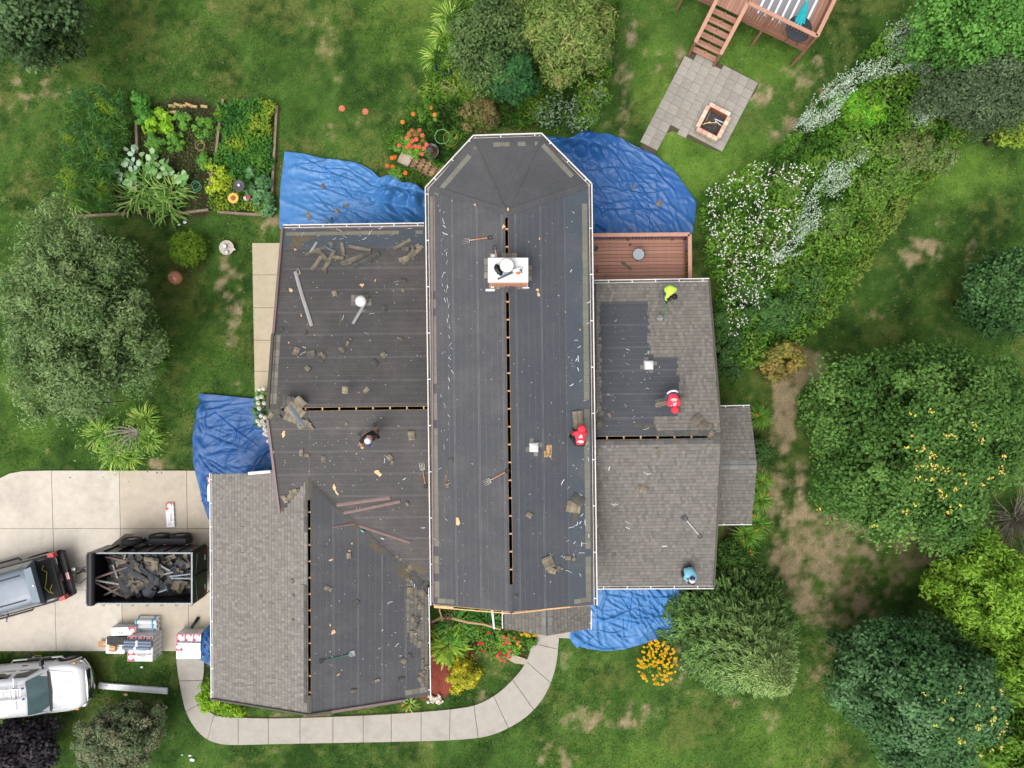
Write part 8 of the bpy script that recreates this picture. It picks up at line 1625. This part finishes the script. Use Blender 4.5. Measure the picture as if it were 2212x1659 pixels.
rg = thing("outdoor_rug", "grey and white striped outdoor rug on the raised deck", "rug", fl(.35, -.35, hF + .018), aF); b = MB(); b.box((1.1, -1.35, .004), (2.2, 2.6, .008)); b.build("rug_base", M_RUGG, rg)
for i in range(7):
    for dx_, m in ((0, M_WRAP), (.1, mat("rug_blue", rgb(120, 126, 150), .95))): b = MB(); b.box((.12 + i * .32 + dx_, -1.35, .010), (.085 if dx_ == 0 else .025, 2.6, .004)); b.build("stripe", m, rg)
pt = P(1726, 62, hF + .72); round_table("dark round patio table under the closed teal umbrella", (pt.x, pt.y, hF + .02), .5, .7, mat("dark_table", rgb(58, 62, 68), .35, .1, 6), 4)
um = thing("patio_umbrella", "closed teal umbrella leaning out over the raised deck", "umbrella", (pt.x, pt.y, hF + .05)); ub = Vector((0, 0, 0)); topu = P(1746, 0, hF + 2.2) - um.location; low = P(1728, 45, hF + .95) - um.location; ax = (topu - low).normalized(); M = ax.to_track_quat('Z', 'Y').to_matrix(); b = MB(); n = 24; rows = []; LL_ = (topu - low).length
for i in range(9):
    f = i / 8; R_ = .17 * (1 - f) ** .8 + .015; rows.append([low + ax * (f * LL_) + M @ Vector((math.cos(a) * R_ * (1 + .22 * math.cos(a * 8)), math.sin(a) * R_ * (1 + .22 * math.cos(a * 8)), -.05 * math.cos(a * 8) * (1 - f))) for a in np.linspace(0, 6.283, n * 2, endpoint=False)])
b.grid(rows, close=True); b.build("canopy", mat("teal_canvas", rgb(48, 196, 210), .75, .1, 8), um, True); b = MB(); b.tube([(0, 0, 0), low, topu + ax * .12], .02, 8); b.build("pole", M_DARKSTEEL, um)
# fire pit
fp = P(1538.5, 266.5, .2); t = thing("fire_pit", "square brick fire pit with ash and sticks on the paver patio", "fire pit", (fp.x, fp.y, .03), math.radians(-27.5)); Wf, Lf = .98, 1.16; M_FB = [mat("fire_brick_%d" % i, rgb(*c), .9, .15, 12, .2, 40) for i, c in enumerate([(216, 190, 168), (206, 170, 150), (224, 206, 186), (170, 160, 148)])]
rs = random.Random(4)
for lay_ in range(2):
    for sx, sy, n, hz in ((0, 1, 4, 1), (0, -1, 4, 1), (1, 0, 5, 0), (-1, 0, 5, 0)):
        for i in range(n):
            b = MB()
            if hz: b.box((-Wf / 2 + (i + .5) * Wf / n, sy * Lf / 2, .1 + lay_ * .19), (Wf / n - .012, .17, .18))
            else: b.box((sx * Wf / 2, -Lf / 2 + .09 + (i + .5) * (Lf - .18) / n, .1 + lay_ * .19), (.17, (Lf - .18) / n - .012, .18))
            b.build("block", rs.choice(M_FB[:3]) if lay_ else M_FB[3], t)
for x, y, sx, sy in ((0, Lf / 2 - .1, Wf - .2, .025), (0, -Lf / 2 + .1, Wf - .2, .025), (Wf / 2 - .1, 0, .025, Lf - .2), (-Wf / 2 + .1, 0, .025, Lf - .2)): b = MB(); b.box((x, y, .24), (sx, sy, .3)); b.build("liner", mat("rusty_liner", rgb(140, 84, 62), .8, .25, 9), t)
b = MB(); rows = [[(-Wf / 2 + .1 + (Wf - .2) * u / 9, -Lf / 2 + .1 + (Lf - .2) * v / 9, .1 + rs.uniform(0, .07)) for v in range(10)] for u in range(10)]; b.grid(rows); b.build("ash_bed", mat("ash_and_char", rgb(70, 68, 66), .95, .6, 22, .5, 30), t)
for x0, y0, x1, y1, m in ((-.3, -.15, .2, .12, M_WOODPALE), (.0, .2, .38, .22, M_CHALK), (.05, .14, .4, .06, M_CHALK), (-.35, -.25, -.1, .0, M_WOODPALE), (-.3, .4, -.28, -.05, M_GREYBARK)): b = MB(); b.tube([(x0, y0, .2), (x1, y1, .22)], .02, 6); b.build("stick", m, t)
# garden timbers
M_TIMB = mat("weathered_timber", rgb(140, 122, 104), .9, .25, 8, .3, 30); TL = [((482, 214), (477, 240), "timber post end at the top of the plank divider"), ((477, 240), (464, 352), "plank divider between the two vegetable plots"), ((462, 356), (452, 400), "short lower plank of the divider"), ((165, 467), (277, 461), "heavy timber below the asparagus fern"), ((380, 462), (450, 453), "timber below the bare garden soil"), ((470, 458), (588, 466), "timber along the foot of the bean plot"), ((598, 228), (590, 370), "timber along the lawn side of the bean plot"), ((590, 365), (586, 462), "lower timber along the lawn side of the kale"), ((294, 262), (296, 330), "half-hidden timber beside the asparagus fern")]
for a, c, lab in TL: b = MB(); A_, B_ = P(*a, .12), P(*c, .12); b.beam(A_ - (A_ + B_) / 2, B_ - (A_ + B_) / 2, .1, .16); o = b.build("landscape_timber", M_TIMB); o.location = (A_ + B_) / 2 - Vector((0, 0, .05)); tag(o, lab, "timber", "vegetable bed timbers")
for i, (x, y) in enumerate([(373, 230), (384, 227), (396, 230), (408, 227), (420, 231), (375, 243), (442, 231)]): b = MB(); b.box((0, 0, .04), (.3, .11, .08), taper=.9); o = b.build("split_log", mat("split_log_wood", rgb(190, 158, 112), .85, .2, 8)); o.location = P(x, y, .02); o.rotation_euler = (0, 0, rs.uniform(-.4, .2)); tag(o, ["split log at the end of the row edging the vegetable bed", "second split log in the row edging the vegetable bed", "middle split log of the row above the white pot", "split log right above the white pot", "last split log of the unbroken row", "loose split log below the row", "split log apart from the row by the divider"][i], "log", "split logs edging the vegetable bed")
# pots and ornaments
def pot(name, label, x, y, h, r_, m, inner=None, n=24, sq=False):
    p = P(x, y, h); t = thing(name, label, "pot", (p.x, p.y, 0)); b = MB(); b.lathe([(r_ * .7, 0), (r_, h), (r_ * 1.05, h), (r_ * 1.05, h - .03), (r_ * .88, h - .03), (r_ * .8, h - .12), (.001, h - .12)], n=n); b.build("pot_body", m, t, not sq); 
    if inner: b = MB(); b.lathe([(r_ * .82, h - .1), (.001, h - .08)], n=n); b.build("soil", inner, t)
    return t
M_SOIL = mat("potting_soil", rgb(70, 54, 44), .95, .3, 16)
pot("white_pot", "white square-ish pot lying by the split logs", 401, 250, .3, .17, M_CHALK, M_SOIL, 4, True); pot("metal_fountain", "round grey tub fountain beside the dahlias", 931.5, 326, .5, .30, mat("grey_tub", rgb(110, 112, 116), .5, .2, 8), mat("red_brown_water", rgb(96, 48, 40), .2, .2, 8)); p = P(929, 323, .55); b = MB(); b.lathe([(.13, 0), (.15, .1), (.11, .2), (.06, .22), (.05, .26), (.001, .27)], n=20); o = b.build("fountain_urn", mat("grey_urn", rgb(98, 102, 110), .4, .2, 8), None, True); o.location = (p.x, p.y, .38); tag(o, "small grey urn standing in the tub fountain", "urn")
t = thing("kettle_grill", "copper-brown kettle grill on legs beside the round yew", "grill", P(400, 607, 0)); b = MB(); b.lathe([(.12, .62), (.26, .75), (.29, .88), (.26, 1.02), (.14, 1.12), (.001, 1.15)], n=28); b.build("kettle", mat("copper_enamel", rgb(176, 116, 88), .2, .12, 4, coat=.6), t, True); b = MB(); b.tube([(-.1, .05, 1.1), (-.16, .06, 1.16), (-.2, .08, 1.12)], .018, 8); b.build("handle", M_CHROME, t)
for i in range(3): a = i * 2.094 + .3; b = MB(); b.tube([(math.cos(a) * .16, math.sin(a) * .16, .7), (math.cos(a) * .36, math.sin(a) * .36, 0)], .014, 6); b.build("leg", M_STEEL, t)
t = thing("stone_disc_table", "pale round stone table with little pots on the side lawn", "table", P(495.5, 538, 0)); b = MB(); b.lathe([(.14, 0), (.12, .2), (.3, .26), (.31, .32), (.001, .33)], n=28); b.build("stone_top", mat("pale_stone", rgb(196, 186, 170), .85, .12, 9), t); b = MB()
for k in range(6): b.tube([(.0, 0, .335), (math.cos(k * 1.047) * .2, math.sin(k * 1.047) * .2, .336)], .012, 5)
b.build("petal_pattern", mat("darker_stone", rgb(160, 152, 138), .9), t)  # petal rays in a darker stone tone
for i, (x, y, r_, lab) in enumerate([(484.5, 533, .1, "taller white pot on the stone table"), (490, 546, .06, "small white pot at the stone table's lower edge"), (506, 539, .05, "tiny pale pot on the stone table")]): p = P(x, y, .42); b = MB(); b.lathe([(r_ * .7, 0), (r_, .14), (r_ * .8, .14), (r_ * .7, .08), (.001, .08)], n=18); o = b.build("small_pot", M_CHALK, None, True); o.location = (p.x, p.y, .335); tag(o, lab, "pot", "pots on the stone table")
t = thing("planter_box", "white window-box planter on a wooden bench at the bed edge", "planter", P(969, 187, .5) - Vector((0, 0, .5)), math.radians(-28)); b = MB(); b.box((0, 0, .5), (.62, .24, .2)); b.build("box", mat("cream_planter", rgb(226, 204, 186), .7, .1, 8), t); b = MB(); b.box((0, 0, .605), (.54, .16, .015)); b.build("soil", M_SOIL, t)
b = MB(); b.box((-.08, -.08, .38), (.95, .22, .05)); b.build("bench_plank", M_TIMB, t)
for s in (-.35, .3): b = MB(); b.box((s, -.08, .18), (.08, .2, .36)); b.build("bench_leg", M_TIMB, t)
b = MB(); b.lathe([(.035, 0), (.035, .14), (.012, .2), (.012, .26), (.001, .26)], n=10); me_b = b.mesh("glass_bottle"); me_b.materials.append(mat("cobalt_glass", rgb(26, 36, 96), .1, .15, 5, spec=.6)); BT = [(1720, 310), (1790, 402), (1828, 430), (1855, 490), (1907, 487), (1868, 545), (1560, 582), (1675, 618), (1624, 642), (1806, 645)]
for i, (zx, zy) in enumerate(BT): p = P(*q(1, 0, zx, zy), .9); t = thing("bottle_stake", ["cobalt bottle highest in the lily bed", "cobalt bottle second from the top of the lily bed", "cobalt bottle just below the second one", "cobalt bottle left of a close pair", "cobalt bottle at the tree side of the close pair", "tilted cobalt bottle below the close pair", "cobalt bottle nearest the lawn", "cobalt bottle above the planter bench", "cobalt bottle left of the planter bench", "cobalt bottle beyond the planter bench"][i], "bottle", (p.x, p.y, 0), 0, "cobalt bottles on stakes"); o = obj("bottle", me_b, t, (0, 0, .7), (rs.uniform(-.3, .3), rs.uniform(-.3, .3), 0)); o.scale = (1.5, 1.5, 1.3); b = MB(); b.tube([(0, 0, 0), (0, 0, .72)], .006, 5); b.build("stake", M_DARKSTEEL, t)
for i, (zx, zy, bx, by) in enumerate([(742, 938, 805, 1135), (945, 965, 955, 1112)]): p, g = P(*q(1, 0, zx, zy), 1.1), P(*q(1, 0, bx, by), 0); t = thing("garden_stake", ["coral pinwheel stake nearer the vegetable beds", "coral pinwheel stake nearer the bay"][i], "garden ornament", g, 0, "pinwheel stakes on the lawn"); b = MB(); b.tube([(0, 0, 0), p - g], .008, 6); b.build("stem", M_DARKSTEEL, t); o = obj("pinwheel", bloom_mesh((240, 140, 120), .14), t, p - g)
def hoop(label, zc, r_, m, h, grp=None): b = MB(); n = 28; b.tube([(math.cos(a) * r_, math.sin(a) * r_, 0) for a in np.linspace(0, 6.283, n)], .012, 6); o = b.build("wire_hoop", m); o.location = P(*zc, h); tag(o, label, "hoop", grp)
M_WIREG = mat("green_wire", rgb(120, 190, 120), .5); hoop("pale green wire hoop in the bed above the fountain", q(1, 0, 1608, 1180), .3, M_WIREG, .7); hoop("rusty wire hoop beside the green one", q(1, 0, 1682, 1200), .3, mat("rusty_wire", rgb(150, 120, 70), .7), .7); M_TANW = mat("tan_wire", rgb(150, 130, 90), .7); hoop("tan wire hoop around a stake on the garden soil", q(0, 0, 1727, 1255), .2, M_TANW, .5); hoop("second tan wire hoop a little lower", q(0, 0, 1735, 1268), .16, M_TANW, .3); hoop("teal wire cage ring by the corn", q(0, 0, 1690, 1600), .18, mat("teal_wire", rgb(60, 150, 120), .5), .5); hoop("second teal cage ring", q(0, 0, 1702, 1615), .18, MATS["teal_wire"], .3)
p = P(516, 401, .9); t = thing("bird_bath", "dark dish bird bath with a white globe in the kale", "bird bath", (p.x, p.y, 0)); b = MB(); b.lathe([(.05, 0), (.05, .8), (.22, .86), (.24, .9), (.2, .88), (.001, .86)], n=22); b.build("dish", mat("plum_dish", rgb(82, 76, 84), .5), t, True); b = MB(); dome(b, (0, .02, .9), (0, 0, 1), .06, .95); b.build("globe", M_CHALK, t, True)
p = P(504, 428, .7); t = thing("sunflower_spinner", "yellow sunflower disc ornament among the kale", "garden ornament", (p.x, p.y, 0)); b = MB(); b.tube([(0, 0, 0), (0, 0, .7)], .01, 6); b.build("stem", M_DARKSTEEL, t); b = MB(); b.lathe([(.22, .70), (.22, .715), (.12, .72)], n=26); b.build("petals", mat("sunflower_yellow", rgb(222, 178, 84), .6), t); b = MB(); b.lathe([(.11, .72), (.001, .735)], n=18); b.build("centre", mat("sunflower_brown", rgb(150, 92, 60), .7), t)
p = P(527, 425, .5); t = thing("gnome_figure", "small white and red garden figure beside the sunflower disc", "garden ornament", (p.x, p.y, 0)); b = MB(); b.lathe([(.1, 0), (.11, .25), (.07, .4), (.001, .42)], n=14); b.build("torso", M_CHALK, t, True); b = MB(); b.beam((.05, 0, .42), (.24, .02, .42), .16, .04); b.build("red_wing", mat("faded_red", rgb(170, 76, 84), .6), t); b = MB(); b.tube([(.15, -.04, .3), (.45, -.18, .12)], .04, 8); b.build("navy_tail", navy, t)
# sticks, downspout and stones by the porch; gutter pack on the lawn
b = MB(); b.tube([P(*q(1, 3, x, y), h) for x, y, h in [(1520, 395, .7), (1600, 358, .75), (1700, 365, .78), (1830, 400, .75), (1960, 415, .7), (2115, 462, .6)]], [.05, .055, .06, .055, .05, .04], 8); o = b.build("rustic_pole", mat("peeled_wood", rgb(188, 158, 122), .85, .2, 8)); tag(o, "long crooked peeled pole across the porch flower bed", "pole"); b = MB(); b.tube([P(*q(1, 3, x, y), h) for x, y, h in [(1590, 258, 1.6), (1585, 300, 1.4), (1603, 350, 1.1), (1607, 385, .8)]], .035, 8); tag(b.build("rustic_post", MATS["peeled_wood"]), "forked driftwood post under the main gable", "post")
b = MB(); b.beam(P(*q(1, 3, 2040, 290), 2.9), P(*q(1, 3, 2057, 450), 2.0), .07, .09); tag(b.build("downspout", M_GUT), "white downspout length hanging beside the porch", "downspout")
t = thing("arbor_frame", "brown wooden trellis under the corner of the main gable", "trellis", P(960, 1325, 0)); 
for a, c in (((945, 1315), (975, 1352)), ((955, 1330), (985, 1318)), ((970, 1345), (975, 1315))): b = MB(); b.beam(P(*a, 1.0) - t.location, P(*c, 1.0) - t.location, .06, .06); b.build("slat", mat("dark_brown_wood", rgb(84, 60, 46), .8, .2, 8), t)
for i in range(26):
    a = rs.random(); x, y = 940 + rs.gauss(0, 8.5), 1511 + rs.gauss(0, 4.5); b = MB(); r_ = rs.uniform(.05, .1); b.lathe([(.001, -r_ * .5), (r_ * .8, -r_ * .2), (r_, .1 * r_), (r_ * .6, r_ * .5), (.001, r_ * .55)], n=9); o = b.build("cobble", mat("river_stone_%d" % (i % 3), rgb(*[(206, 198, 184), (190, 176, 156), (222, 216, 206)][i % 3]), .8, .12, 12), None, True); o.location = P(x, y, .05); o.rotation_euler = (0, 0, rs.uniform(0, 3)); o.scale = (1, rs.uniform(.7, 1), 1); tag(o, "pale river stone in the pile at the garage eave corner", "stone", "river stones at the downspout")
t = thing("gutter_pack", "long white wrapped gutter lengths lying on the lawn by the white truck", "gutter", P(287, 1486, 0)); A_, B_ = P(*q(0, 3, 855, 945), .1) - t.location, P(*q(0, 3, 1447, 993), .1) - t.location
for k in (-1, 0, 1): b = MB(); s_ = (B_ - A_).normalized().cross(Vector((0, 0, 1))) * .08 * k; b.beam(A_ + s_, B_ + s_ + (B_ - A_) * .004 * k, .085, .1 + .02 * (k == 0)); b.build("gutter_length", M_WPAINT, t)
# small litter on lawn and tarp; flat stones
for i, (x, y, s_, lab) in enumerate([(416, 1641, .14, "white paper scrap on the lawn below the walk"), (411, 1631, .08, "smaller paper bit above the larger one on the lawn"), (395, 1630, .06, "tiny paper bit on the lawn nearest the juniper"), (308, 1441, .1, "curl of wood shaving above the gutter pack"), (272, 1500, .12, "wood shavings under the gutter pack"), (399, 481, .12, "bleached corn leaf on the lawn below the timber"), (388, 486, .08, "small bleached leaf beside the larger one"), (74, 1420, .14, "pale glove beside the yellow fork")]):
    b = MB(); n = 7; b.add([(math.cos(k * 6.283 / n) * s_ * rs.uniform(.4, 1), math.sin(k * 6.283 / n) * s_ * rs.uniform(.3, .7), .03 + rs.uniform(0, .02)) for k in range(n)] + [(0, 0, .06)], [(k, (k + 1) % n, n) for k in range(n)]); o = b.build("paper_scrap", M_CHALK if i != 4 else M_WOODPALE); o.location = P(x, y, 0); tag(o, lab, "scrap")
t = thing("bird_feeder", "small feeder on a red bracket under the big grey-green tree", "bird feeder", P(*q(0, 2, 1065, 150), 0)); b = MB(); b.beam((-.3, 0, 1.2), (.3, .02, 1.2), .06, .05); b.build("bracket", mat("red_brown_bracket", rgb(130, 56, 40), .6), t); b = MB(); b.lathe([(.1, 1.22), (.12, 1.3), (.1, 1.32), (.001, 1.26)], (.12, .03, 0), 16); b.build("dish", M_STEEL, t); b = MB(); b.box((-.14, -.02, 1.25), (.14, .12, .05)); b.build("tray", mat("pale_blue_tray", rgb(130, 180, 200), .5), t); b = MB(); b.tube([(0, 0, 0), (0, 0, 1.2)], .02, 6); b.build("post", M_DARKSTEEL, t)
